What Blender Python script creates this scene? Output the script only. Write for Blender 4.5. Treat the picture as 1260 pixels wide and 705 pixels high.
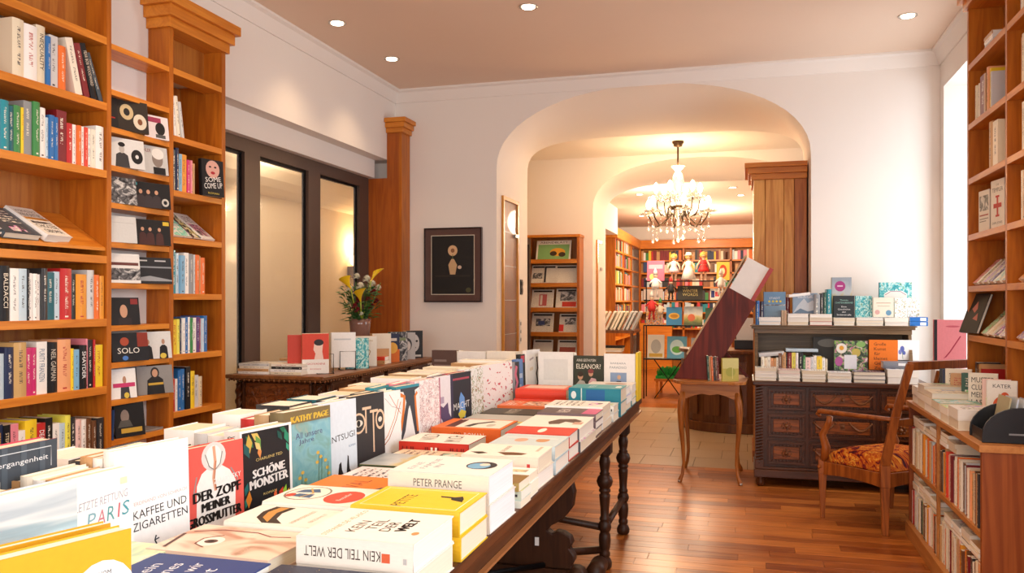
import bpy, math, random
from mathutils import Matrix, Vector
PI = math.pi
C = bpy.context.scene.collection
for o in list(bpy.data.objects): bpy.data.objects.remove(o)
random.seed(7)

# ------------------------------------------------------------ camera, sky, lights, exposure
scn = bpy.context.scene
cam_d = bpy.data.cameras.new('camera'); cam = bpy.data.objects.new('camera', cam_d); C.objects.link(cam)
cam.location = (0, 0, 1.4); cam.rotation_euler = (PI/2, 0, math.atan(290/1020))
cam_d.sensor_width = 36; cam_d.lens = 36*1020/1260; cam_d.shift_y = 18.5/1260; cam_d.clip_start = .05
scn.camera = cam
w = bpy.data.worlds.new('sky'); scn.world = w; w.use_nodes = True
w.node_tree.nodes['Background'].inputs[0].default_value = (.90, .94, 1, 1)
w.node_tree.nodes['Background'].inputs[1].default_value = .85
scn.view_settings.view_transform = 'Standard'; scn.view_settings.look = 'None'
scn.view_settings.exposure = .5; scn.view_settings.gamma = 1; scn.view_settings.use_curve_mapping = False

def area(name, loc, rot, sx, sy, power, col, spread=PI):
    d = bpy.data.lights.new(name, 'AREA'); d.shape = 'RECTANGLE'; d.size = sx; d.size_y = sy
    d.energy = power; d.color = col; d.spread = spread
    o = bpy.data.objects.new(name, d); o.location = loc; o.rotation_euler = rot; C.objects.link(o); return o
def point(name, loc, power, col, r=.05):
    d = bpy.data.lights.new(name, 'POINT'); d.energy = power; d.color = col; d.shadow_soft_size = r
    o = bpy.data.objects.new(name, d); o.location = loc; C.objects.link(o); return o
def spot(name, loc, power, col, ang=120, blend=.6, rot=(0, 0, 0), r=.05):
    d = bpy.data.lights.new(name, 'SPOT'); d.energy = power; d.color = col; d.spot_size = math.radians(ang)
    d.spot_blend = blend; d.shadow_soft_size = r
    o = bpy.data.objects.new(name, d); o.location = loc; o.rotation_euler = rot; C.objects.link(o); return o
WARM = (1, .70, .42); DAY = (.88, .94, 1); SHOP = (1, .955, .91)
area('shop_window_daylight', (-.6, -2.75, 1.7), (PI/2, 0, 0), 3.6, 2.2, 92, SHOP)     # the shop front behind the camera
area('side_window_daylight', (1.99, 6.40, 1.75), (PI/2, 0, PI/2), .8, 2.3, 24, DAY)   # the window in the right wall
area('near_side_window_daylight', (1.40, 1.2, 1.9), (PI/2, 0, PI/2), 2.4, 1.8, 54, DAY)

# ------------------------------------------------------------ colours and materials
def lin(h):
    h = h.lstrip('#'); h = ''.join(c+c for c in h) if len(h) == 3 else h; v = [int(h[i:i+2], 16)/255 for i in (0, 2, 4)]
    return tuple(c/12.92 if c <= .04045 else ((c+.055)/1.055)**2.4 for c in v) + (1,)
COL = dict(white='#f4f2ee', cream='#e9dcc0', ivory='#efe7d6', grey='#8f9294', pale_grey='#cfd0d0', charcoal='#2f3033', black='#17171a',
    red='#c22a2a', dark_red='#7c1c24', scarlet='#e0442e', orange='#e8722a', amber='#e79a2d', yellow='#f0cf2b', lemon='#ece55a',
    green='#3f8a4a', dark_green='#1f5340', lime='#a5c13a', teal='#1f8f9e', dark_teal='#15616e', blue='#2a6fb3', sky_blue='#7fb6d9', pale_blue='#c3d9e6',
    navy='#1d2a4d', purple='#5e3a7a', magenta='#c8286e', pink='#e58a9a', pale_pink='#edc9c4', brown='#6b4428', tan='#c79a68',
    peach='#eba777', beige='#d9c7a6', mottled='#c9a46a', gold='#c9a23c', slate='#44525c', kraft='#b99870')
MATS = {}
def newmat(name):
    m = bpy.data.materials.new(name); m.use_nodes = True; nt = m.node_tree
    return m, nt, nt.nodes['Principled BSDF']
def N(nt, typ, **kw):
    n = nt.nodes.new(typ)
    for k, v in kw.items():
        if k.startswith('i_'): n.inputs[int(k[2:])].default_value = v
        else: setattr(n, k, v)
    return n
def L(nt, a, b): nt.links.new(a, b)
def mth(nt, op, a, b=None, c=None):
    n = nt.nodes.new('ShaderNodeMath'); n.operation = op
    for i, v in enumerate((a, b, c)):
        if v is None: continue
        if isinstance(v, (int, float)): n.inputs[i].default_value = v
        else: L(nt, v, n.inputs[i])
    return n.outputs[0]
def mixc(nt, f, a, b):
    n = nt.nodes.new('ShaderNodeMix'); n.data_type = 'RGBA'
    for s, v in ((n.inputs[0], f), (n.inputs[6], a), (n.inputs[7], b)):
        if isinstance(v, (int, float, tuple)): s.default_value = v
        else: L(nt, v, s)
    return n.outputs[2]
def flat(col, rough=.55, metal=0, spec=.4, key=None):
    k = ('flat', col, rough, metal)
    if k in MATS: return MATS[k]
    m, nt, b = newmat((key or 'plain_'+str(col).strip('#')))
    c = lin(COL.get(col, col)); nz = N(nt, 'ShaderNodeTexNoise'); nz.inputs['Scale'].default_value = 14
    d = tuple(x*.88 for x in c[:3])+(1,)
    L(nt, mixc(nt, nz.outputs[0], c, d), b.inputs['Base Color'])
    b.inputs['Roughness'].default_value = rough; b.inputs['Metallic'].default_value = metal
    b.inputs['Specular IOR Level'].default_value = spec
    MATS[k] = m; return m
def wood(name, dark, light, axis='Z', scale=1, rough=.38, rings=.5, rnd=0, coat=.15):
    k = ('wood', name, axis)
    if k in MATS: return MATS[k]
    m, nt, b = newmat(name)
    tc = N(nt, 'ShaderNodeTexCoord'); mp = N(nt, 'ShaderNodeMapping')
    s = {'X': (.7, 9, 9), 'Y': (9, .7, 9), 'Z': (9, 9, .7)}[axis]
    mp.inputs['Scale'].default_value = tuple(v*scale for v in s)
    L(nt, tc.outputs['Object'], mp.inputs['Vector'])
    vec = mp.outputs[0]
    if rnd:
        oi = N(nt, 'ShaderNodeObjectInfo'); ad = N(nt, 'ShaderNodeVectorMath', operation='ADD')
        cb = N(nt, 'ShaderNodeCombineXYZ'); r9 = mth(nt, 'MULTIPLY', oi.outputs['Random'], 90)
        for i in range(3): L(nt, r9, cb.inputs[i])
        L(nt, vec, ad.inputs[0]); L(nt, cb.outputs[0], ad.inputs[1]); vec = ad.outputs[0]
    n1 = N(nt, 'ShaderNodeTexNoise'); n1.inputs['Scale'].default_value = 1.3; n1.inputs['Detail'].default_value = 5
    n1.inputs['Distortion'].default_value = 1.2; L(nt, vec, n1.inputs['Vector'])
    n2 = N(nt, 'ShaderNodeTexNoise'); n2.inputs['Scale'].default_value = 9; n2.inputs['Detail'].default_value = 3; L(nt, vec, n2.inputs['Vector'])
    rg = mth(nt, 'SINE', mth(nt, 'MULTIPLY', n1.outputs[0], 26)); rg = mth(nt, 'MULTIPLY_ADD', rg, .5*rings, .5)
    f = mth(nt, 'ADD', mth(nt, 'MULTIPLY', rg, .6), mth(nt, 'MULTIPLY', n2.outputs[0], .4))
    if rnd: f = mth(nt, 'ADD', f, mth(nt, 'MULTIPLY_ADD', oi.outputs['Random'], rnd, -rnd/2))
    cr = N(nt, 'ShaderNodeValToRGB'); L(nt, f, cr.inputs[0])
    cr.color_ramp.elements[0].position = .15; cr.color_ramp.elements[0].color = lin(dark)
    cr.color_ramp.elements[1].position = .85; cr.color_ramp.elements[1].color = lin(light)
    L(nt, cr.outputs[0], b.inputs['Base Color'])
    b.inputs['Roughness'].default_value = rough; b.inputs['Coat Weight'].default_value = coat*.35; b.inputs['Specular IOR Level'].default_value = .28; b.inputs['Coat Roughness'].default_value = .25
    bp = N(nt, 'ShaderNodeBump'); bp.inputs['Strength'].default_value = .12; bp.inputs['Distance'].default_value = .002
    L(nt, n2.outputs[0], bp.inputs['Height']); L(nt, bp.outputs[0], b.inputs['Normal'])
    MATS[k] = m; return m
def plaster(name, col, var=.04, rough=.85):
    if name in MATS: return MATS[name]
    m, nt, b = newmat(name); c = lin(col)
    tc = N(nt, 'ShaderNodeTexCoord'); nz = N(nt, 'ShaderNodeTexNoise'); nz.inputs['Scale'].default_value = 1.7; nz.inputs['Detail'].default_value = 6
    L(nt, tc.outputs['Object'], nz.inputs['Vector'])
    L(nt, mixc(nt, nz.outputs[0], c, tuple(x*(1-var) for x in c[:3])+(1,)), b.inputs['Base Color'])
    n2 = N(nt, 'ShaderNodeTexNoise'); n2.inputs['Scale'].default_value = 120; L(nt, tc.outputs['Object'], n2.inputs['Vector'])
    bp = N(nt, 'ShaderNodeBump'); bp.inputs['Strength'].default_value = .06; bp.inputs['Distance'].default_value = .002
    L(nt, n2.outputs[0], bp.inputs['Height']); L(nt, bp.outputs[0], b.inputs['Normal'])
    b.inputs['Roughness'].default_value = rough; MATS[name] = m; return m
def glass(name='clear_glass', col=(1, 1, 1, 1), alpha=.12, rough=.03):
    if name in MATS: return MATS[name]
    m, nt, b = newmat(name)
    b.inputs['Base Color'].default_value = col; b.inputs['Roughness'].default_value = rough; b.inputs['Alpha'].default_value = alpha
    b.inputs['Specular IOR Level'].default_value = .8
    MATS[name] = m; return m
def crystal():
    if 'crystal' in MATS: return MATS['crystal']
    m, nt, b = newmat('crystal_glass'); b.inputs['Base Color'].default_value = (1, .97, .92, 1)
    b.inputs['Transmission Weight'].default_value = .75; b.inputs['Roughness'].default_value = .04; b.inputs['IOR'].default_value = 1.5
    b.inputs['Alpha'].default_value = .65
    MATS['crystal'] = m; return m
def emit(name, col, st):
    if name in MATS: return MATS[name]
    m, nt, b = newmat(name); b.inputs['Base Color'].default_value = col; b.inputs['Emission Color'].default_value = col
    b.inputs['Emission Strength'].default_value = st; MATS[name] = m; return m
def attr(nt, name, out='Color'):
    a = N(nt, 'ShaderNodeAttribute'); a.attribute_name = name; return a.outputs[out]
def pages(merged=False):
    if merged:
        if 'pages_m' in MATS: return MATS['pages_m']
        m, nt, b = newmat('page_paper_joined'); L(nt, attr(nt, 'bk_col'), b.inputs['Base Color']); b.inputs['Roughness'].default_value = .9; MATS['pages_m'] = m; return m
    if 'pages' in MATS: return MATS['pages']
    m, nt, b = newmat('page_paper'); tc = N(nt, 'ShaderNodeTexCoord'); mp = N(nt, 'ShaderNodeMapping'); mp.inputs['Scale'].default_value = (900, 3, 3)
    L(nt, tc.outputs['Object'], mp.inputs[0]); nz = N(nt, 'ShaderNodeTexNoise'); nz.inputs['Scale'].default_value = 1; L(nt, mp.outputs[0], nz.inputs['Vector'])
    oi = N(nt, 'ShaderNodeObjectInfo')
    L(nt, mixc(nt, mth(nt, 'MULTIPLY', nz.outputs[0], .5), oi.outputs['Color'], lin('#b9ab92')), b.inputs['Base Color'])
    b.inputs['Roughness'].default_value = .9; MATS['pages'] = m; return m
def cover_mat(kind, merged=False):
    """printed cover: base colour from the object's colour; flat print on spine (u 0..1) and front (u 2..3)"""
    if ('cover', kind, merged) in MATS: return MATS[('cover', kind, merged)]
    m, nt, b = newmat('printed_cover_'+kind+('_joined' if merged else ''))
    oi = N(nt, 'ShaderNodeObjectInfo'); uv = N(nt, 'ShaderNodeUVMap'); sp = N(nt, 'ShaderNodeSeparateXYZ'); L(nt, uv.outputs[0], sp.inputs[0])
    u, v = sp.outputs[0], sp.outputs[1]; base = oi.outputs['Color']; rnd = oi.outputs['Random']
    if merged: base = attr(nt, 'bk_col'); rnd = attr(nt, 'bk_rnd', 'Fac')
    bw = N(nt, 'ShaderNodeRGBToBW'); L(nt, base, bw.inputs[0])
    dk = mth(nt, 'GREATER_THAN', bw.outputs[0], .30)
    ink = mixc(nt, dk, (.85, .80, .68, 1), (.035, .03, .04, 1))
    red = mth(nt, 'GREATER_THAN', mth(nt, 'FRACT', mth(nt, 'MULTIPLY', rnd, 7.3)), .78)
    ink = mixc(nt, mth(nt, 'MULTIPLY', red, dk), ink, (.45, .03, .02, 1))
    def rng(x, a, c): return mth(nt, 'MULTIPLY', mth(nt, 'GREATER_THAN', x, a), mth(nt, 'LESS_THAN', x, c))
    off = mth(nt, 'MULTIPLY', rnd, 57)
    def marks(x, y, fx, fy, thr):
        cb = N(nt, 'ShaderNodeCombineXYZ'); L(nt, mth(nt, 'MULTIPLY', x, fx), cb.inputs[0]); L(nt, mth(nt, 'MULTIPLY', y, fy), cb.inputs[1]); L(nt, off, cb.inputs[2])
        nz = N(nt, 'ShaderNodeTexNoise'); nz.inputs['Scale'].default_value = 1; nz.inputs['Detail'].default_value = 0; L(nt, cb.outputs[0], nz.inputs['Vector'])
        return mth(nt, 'GREATER_THAN', nz.outputs[0], thr)
    lo = mth(nt, 'MULTIPLY_ADD', rnd, .2, .18)
    sp_f = mth(nt, 'MULTIPLY', mth(nt, 'MULTIPLY', rng(u, .36, .64), rng(v, lo, .86)), marks(u, v, 4.0, 75, .52))
    gap = mth(nt, 'GREATER_THAN', mth(nt, 'ABSOLUTE', mth(nt, 'SUBTRACT', v, mth(nt, 'MULTIPLY_ADD', rnd, .2, .45))), .035)
    sp_f = mth(nt, 'MULTIPLY', sp_f, gap)
    c = mixc(nt, mth(nt, 'MULTIPLY', sp_f, .8), base, ink)
    # publisher's block at the foot of the spine
    bl = mth(nt, 'MULTIPLY', rng(u, .35, .65), rng(v, .045, .075)); c = mixc(nt, mth(nt, 'MULTIPLY', bl, mth(nt, 'GREATER_THAN', mth(nt, 'FRACT', mth(nt, 'MULTIPLY', rnd, 3.7)), .55)), c, ink)
    fu = mth(nt, 'SUBTRACT', u, 2.0)
    if kind in ('photo', 'art', 'type'):
        hue = N(nt, 'ShaderNodeHueSaturation'); hue.inputs['Color'].default_value = (.75, .28, .12, 1); hue.inputs['Saturation'].default_value = .8
        L(nt, mth(nt, 'FRACT', mth(nt, 'MULTIPLY', rnd, 13.7)), hue.inputs['Hue'])
        cb = N(nt, 'ShaderNodeCombineXYZ'); L(nt, mth(nt, 'MULTIPLY', fu, 2.6), cb.inputs[0]); L(nt, mth(nt, 'MULTIPLY', v, 3.4), cb.inputs[1]); L(nt, off, cb.inputs[2])
        nz = N(nt, 'ShaderNodeTexNoise'); nz.inputs['Scale'].default_value = 1.2; nz.inputs['Detail'].default_value = 4; nz.inputs['Distortion'].default_value = 1.5; L(nt, cb.outputs[0], nz.inputs['Vector'])
        cr = N(nt, 'ShaderNodeValToRGB'); L(nt, nz.outputs[0], cr.inputs[0]); e = cr.color_ramp.elements
        e[0].position = .40; e[0].color = (.04, .04, .05, 1); e[1].position = .62; e[1].color = (.85, .80, .72, 1)
        mid = e.new(.5); mid.color = (.4, .4, .4, 1)
        pic = mixc(nt, rng(nz.outputs[0], .46, .56), cr.outputs[0], hue.outputs[0])
        if kind == 'photo': reg = mth(nt, 'MULTIPLY', rng(fu, .12, .88), rng(v, .12, .58)); title = (.66, .88, 14, 16)
        elif kind == 'art': reg = mth(nt, 'MULTIPLY', rng(fu, 0, 1), mth(nt, 'MULTIPLY', rng(v, 0, 1), mth(nt, 'GREATER_THAN', nz.outputs[0], .47))); title = (.70, .90, 10, 12)
        else: reg = mth(nt, 'MULTIPLY', rng(fu, .3, .7), rng(v, .08, .30)); title = (.42, .88, 7, 10)
        c = mixc(nt, reg, c, pic)
        rows = mth(nt, 'GREATER_THAN', mth(nt, 'SINE', mth(nt, 'MULTIPLY', v, title[3]*6)), -.1)
        tf = mth(nt, 'MULTIPLY', mth(nt, 'MULTIPLY', rng(fu, .14, .86), rng(v, title[0], title[1])), mth(nt, 'MULTIPLY', rows, marks(fu, v, title[2]*2.2, 30, .5)))
        c = mixc(nt, tf, c, ink)
    L(nt, c, b.inputs['Base Color']); b.inputs['Roughness'].default_value = .38; b.inputs['Coat Weight'].default_value = .15
    MATS[('cover', kind, merged)] = m; return m
def paint(kind):
    """procedural flat prints for pictures on covers and posters, in UV or object space"""
    if ('paint', kind) in MATS: return MATS[('paint', kind)]
    m, nt, b = newmat('print_'+kind); uv = N(nt, 'ShaderNodeUVMap'); b.inputs['Roughness'].default_value = .4
    def nz(scale, detail=4, dist=0, mapping=(1, 1, 1)):
        mp = N(nt, 'ShaderNodeMapping'); mp.inputs['Scale'].default_value = mapping; L(nt, uv.outputs[0], mp.inputs[0])
        n = N(nt, 'ShaderNodeTexNoise'); n.inputs['Scale'].default_value = scale; n.inputs['Detail'].default_value = detail; n.inputs['Distortion'].default_value = dist
        L(nt, mp.outputs[0], n.inputs['Vector']); return n.outputs[0]
    def ramp(f, stops, const=False):
        cr = N(nt, 'ShaderNodeValToRGB'); L(nt, f, cr.inputs[0]); e = cr.color_ramp.elements
        if const: cr.color_ramp.interpolation = 'CONSTANT'
        e[0].position, e[0].color = stops[0][0], lin(stops[0][1]); e[1].position, e[1].color = stops[-1][0], lin(stops[-1][1])
        for p, c in stops[1:-1]: x = e.new(p); x.color = lin(c)
        return cr.outputs[0]
    sp = N(nt, 'ShaderNodeSeparateXYZ'); L(nt, uv.outputs[0], sp.inputs[0])
    if kind == 'sea':
        f = mth(nt, 'ADD', sp.outputs[1], mth(nt, 'MULTIPLY_ADD', nz(1.3, 2, .15, (.5, 6, 1)), .5, -.25))
        c = ramp(f, [(.0, '#0f6fae'), (.34, '#1f86c2'), (.46, '#4aa3d2'), (.54, '#c3dde6'), (.64, '#9fb6c0'), (.74, '#e2e4e2'), (.86, '#b4bec4'), (1, '#e9ecea')])
    elif kind == 'jungle':
        c = ramp(nz(5, 3, 2.5), [(.0, '#12343a'), (.45, '#1e5a55'), (.52, '#4d8a4a'), (.58, '#d9b25a'), (.64, '#2b6a60')], True)
    elif kind == 'meadow':
        f = nz(4, 6, 1); a = ramp(f, [(.3, '#3f8fa8'), (.5, '#86b9bd'), (.62, '#6f9a80'), (.75, '#c49a4a')])
        t = ramp(sp.outputs[1], [(.0, '#5d8a78'), (.6, '#7fb4c2'), (.8, '#8fbfcb'), (.88, '#6e6a50'), (1, '#7a6a48')]); c = mixc(nt, .5, a, t)
    elif kind == 'night':
        c = ramp(nz(30, 1, 0), [(.0, '#1c2440'), (.70, '#1c2440'), (.72, '#e9c04a')], True)
    elif kind == 'face':
        c = ramp(nz(1.6, 2, 1.2), [(.35, '#b98f78'), (.45, '#e5cdb9'), (.6, '#efdccb'), (.7, '#d3ae98')])
    elif kind == 'pastel_green':
        c = ramp(nz(2.5, 4, 1), [(.3, '#8fb8a8'), (.5, '#d6e2b4'), (.65, '#e8e6cf'), (.8, '#8fb0a0')])
    elif kind == 'floral':
        c = ramp(nz(9, 3, 2), [(.0, '#f4f3ee'), (.52, '#f4f3ee'), (.55, '#7aa25a'), (.60, '#c05a68'), (.64, '#f0e3c0')], True)
    elif kind == 'redprint':
        c = ramp(nz(12, 1, .6), [(.0, '#f8f5f2'), (.62, '#f8f5f2'), (.64, '#c94a58')], True)
    elif kind == 'sketch':
        c = ramp(nz(6, 3, 3), [(.0, '#f7f1ef'), (.47, '#f7f1ef'), (.50, '#b07a86'), (.53, '#f2e2de'), (.62, '#7d5a6c'), (.66, '#f6eeea')], True)
    elif kind == 'photo_bw':
        c = ramp(nz(4, 4, 1.5), [(.35, '#161618'), (.5, '#6a6a6c'), (.62, '#d6d4d0'), (.75, '#40403f')])
    elif kind == 'landscape':
        f = mth(nt, 'ADD', sp.outputs[1], mth(nt, 'MULTIPLY_ADD', nz(4, 4, .4), .4, -.2))
        c = ramp(f, [(.1, '#4a5a36'), (.3, '#8a8f4c'), (.5, '#c9b884'), (.6, '#b9bfc0'), (.9, '#8f9aa4')])
    elif kind == 'aqua':
        c = ramp(nz(5, 4, 2), [(.3, '#0f6f7c'), (.48, '#49b4b9'), (.56, '#d8efe9'), (.64, '#3a8f6a'), (.75, '#16707a')])
    elif kind == 'colour':
        c = ramp(nz(6, 3, 2), [(.3, '#3a6aa8'), (.42, '#e0b040'), (.5, '#c84838'), (.56, '#f0ead8'), (.63, '#4a9a5a'), (.72, '#2a3a6a')], True)
    elif kind == 'food':
        c = ramp(nz(7, 3, 1), [(.3, '#2f3a2c'), (.44, '#55705a'), (.5, '#7fae4a'), (.56, '#b35a8a'), (.62, '#d9d4c4'), (.7, '#6a4a30')], True)
    elif kind == 'news':
        rows = mth(nt, 'GREATER_THAN', mth(nt, 'SINE', mth(nt, 'MULTIPLY', sp.outputs[1], 190)), .0)
        f = mth(nt, 'MULTIPLY', rows, mth(nt, 'GREATER_THAN', nz(1, 1, 0, (70, 30, 1)), .47)); c = mixc(nt, mth(nt, 'MULTIPLY', f, .6), lin('#e8e2d4'), lin('#55524c'))
    elif kind == 'carpet_red':
        f = nz(9, 4, 3); c = ramp(f, [(.34, '#40181c'), (.43, '#8e2610'), (.49, '#c4701c'), (.54, '#9c3010'), (.6, '#dc9a34'), (.68, '#701c14')]); b.inputs['Roughness'].default_value = .95; b.inputs['Specular IOR Level'].default_value = .1
    L(nt, c, b.inputs['Base Color']); MATS[('paint', kind)] = m; return m

# ------------------------------------------------------------ mesh building
class MB:
    def __init__(s): s.v = []; s.f = []; s.mi = []; s.sm = []
    def add(s, vs, fs, mi=0, smooth=False):
        n = len(s.v); s.v += [tuple(x) for x in vs]
        for f in fs: s.f.append(tuple(i+n for i in f)); s.mi.append(mi); s.sm.append(smooth)
        return s
    def box(s, x0, x1, y0, y1, z0, z1, mi=0):
        vs = [(x, y, z) for z in (z0, z1) for y in (y0, y1) for x in (x0, x1)]
        return s.add(vs, [(0, 2, 3, 1), (4, 5, 7, 6), (0, 1, 5, 4), (2, 6, 7, 3), (0, 4, 6, 2), (1, 3, 7, 5)], mi)
    def prism(s, poly, axis, a, b, mi=0, smooth=False):
        """poly in the two other axes (cyclic order), extruded along axis from a to b"""
        def P(p, t): return {'X': (t, p[0], p[1]), 'Y': (p[0], t, p[1]), 'Z': (p[0], p[1], t)}[axis]
        n = len(poly); vs = [P(p, a) for p in poly] + [P(p, b) for p in poly]
        s.add(vs, [tuple(range(n))[::-1], tuple(range(n, 2*n))], mi)
        k = len(s.v)-2*n
        for i in range(n):
            j = (i+1) % n; s.f.append((k+i, k+j, k+n+j, k+n+i)); s.mi.append(mi); s.sm.append(smooth)
        return s
    def lathe(s, prof, n=16, c=(0, 0, 0), mi=0, smooth=True):
        vs = []; fs = []
        for r, z in prof:
            for i in range(n): a = 2*PI*i/n; vs.append((c[0]+r*math.cos(a), c[1]+r*math.sin(a), c[2]+z))
        for k in range(len(prof)-1):
            for i in range(n): j = (i+1) % n; fs.append((k*n+i, k*n+j, (k+1)*n+j, (k+1)*n+i))
        fs.append(tuple(range(n))[::-1]); fs.append(tuple(range((len(prof)-1)*n, len(prof)*n)))
        return s.add(vs, fs, mi, smooth)
    def tube(s, pts, r, n=8, mi=0, smooth=True, flatz=1):
        pts = [Vector(p) for p in pts]; rs = r if isinstance(r, (list, tuple)) else [r]*len(pts); vs = []; fs = []
        t0 = (pts[1]-pts[0]).normalized(); up = Vector((0, 0, 1)) if abs(t0.z) < .9 else Vector((1, 0, 0)); side = t0.cross(up).normalized()
        for k, p in enumerate(pts):
            t = (pts[min(k+1, len(pts)-1)]-pts[max(k-1, 0)]).normalized()
            side = (side - t*side.dot(t)).normalized(); u2 = t.cross(side)
            for i in range(n):
                a = 2*PI*i/n; vs.append(p+side*math.cos(a)*rs[k]+u2*math.sin(a)*rs[k]*flatz)
        for k in range(len(pts)-1):
            for i in range(n): j = (i+1) % n; fs.append((k*n+i, k*n+j, (k+1)*n+j, (k+1)*n+i))
        fs.append(tuple(range(n))[::-1]); fs.append(tuple(range((len(pts)-1)*n, len(pts)*n)))
        return s.add(vs, fs, mi, smooth)
    def beam(s, a, b, wx, wy, wx2=None, wy2=None, mi=0):
        """square bar from a to b with cross-section widths in X and Y"""
        wx2 = wx2 or wx; wy2 = wy2 or wy; a = Vector(a); b = Vector(b); vs = []
        for p, ax, ay in ((a, wx, wy), (b, wx2, wy2)):
            for dx, dy in ((-1, -1), (1, -1), (1, 1), (-1, 1)): vs.append((p.x+dx*ax/2, p.y+dy*ay/2, p.z))
        return s.add(vs, [(0, 3, 2, 1), (4, 5, 6, 7), (0, 1, 5, 4), (1, 2, 6, 5), (2, 3, 7, 6), (3, 0, 4, 7)], mi)
    def ball(s, c, r, n=8, m=6, mi=0, sz=1):
        return s.lathe([(max(r*math.sin(PI*k/m), .0002), -r*sz*math.cos(PI*k/m)) for k in range(m+1)], n, c, mi)
    def build(s, name, mats, parent=None, loc=None, rot=None, bevel=0, world=True):
        me = bpy.data.meshes.new(name); me.from_pydata(s.v, [], s.f)
        if not isinstance(mats, (list, tuple)): mats = [mats]
        for m in mats: me.materials.append(m)
        me.polygons.foreach_set('material_index', s.mi); me.polygons.foreach_set('use_smooth', s.sm)
        me.update()
        o = bpy.data.objects.new(name, me); C.objects.link(o)
        if parent:
            o.parent = parent
            if world and loc is None:
                p = parent; t = Vector((0, 0, 0))
                while p: t += p.location; p = p.parent
                o.location = -t
        if loc is not None: o.location = loc
        if rot is not None: o.rotation_euler = rot
        if bevel:
            md = o.modifiers.new('bevel', 'BEVEL'); md.width = bevel; md.segments = 2; md.limit_method = 'ANGLE'; md.harden_normals = False
        return o
def tag(o, label=None, cat=None, group=None, kind=None):
    if label: o['label'] = label
    if cat: o['category'] = cat
    if group: o['group'] = group
    if kind: o['kind'] = kind
    return o
def empty(name, loc, label, cat, group=None, rz=0):
    o = bpy.data.objects.new(name, None); o.empty_display_size = .05; o.location = loc; o.rotation_euler = (0, 0, rz); C.objects.link(o)
    return tag(o, label, cat, group)
def struct(name, mb, mats, parent=None, **k):
    o = mb.build(name, mats, parent, **k)
    if not parent: o['kind'] = 'structure'
    return o
ORD = ['first', 'second', 'third', 'fourth', 'fifth', 'sixth', 'seventh', 'eighth', 'ninth', 'tenth', 'eleventh', 'twelfth', 'thirteenth', 'fourteenth', 'fifteenth', 'sixteenth', 'seventeenth', 'eighteenth', 'nineteenth', 'twentieth']
def ordi(i):
    if i < 20: return ORD[i]
    t = {2: 'twenty', 3: 'thirty', 4: 'forty', 5: 'fifty', 6: 'sixty'}; n = i+1
    return {2: 'twentieth', 3: 'thirtieth', 4: 'fortieth', 5: 'fiftieth', 6: 'sixtieth'}[n//10] if n % 10 == 0 else t[n//10]+'-'+ORD[n % 10-1]

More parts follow.
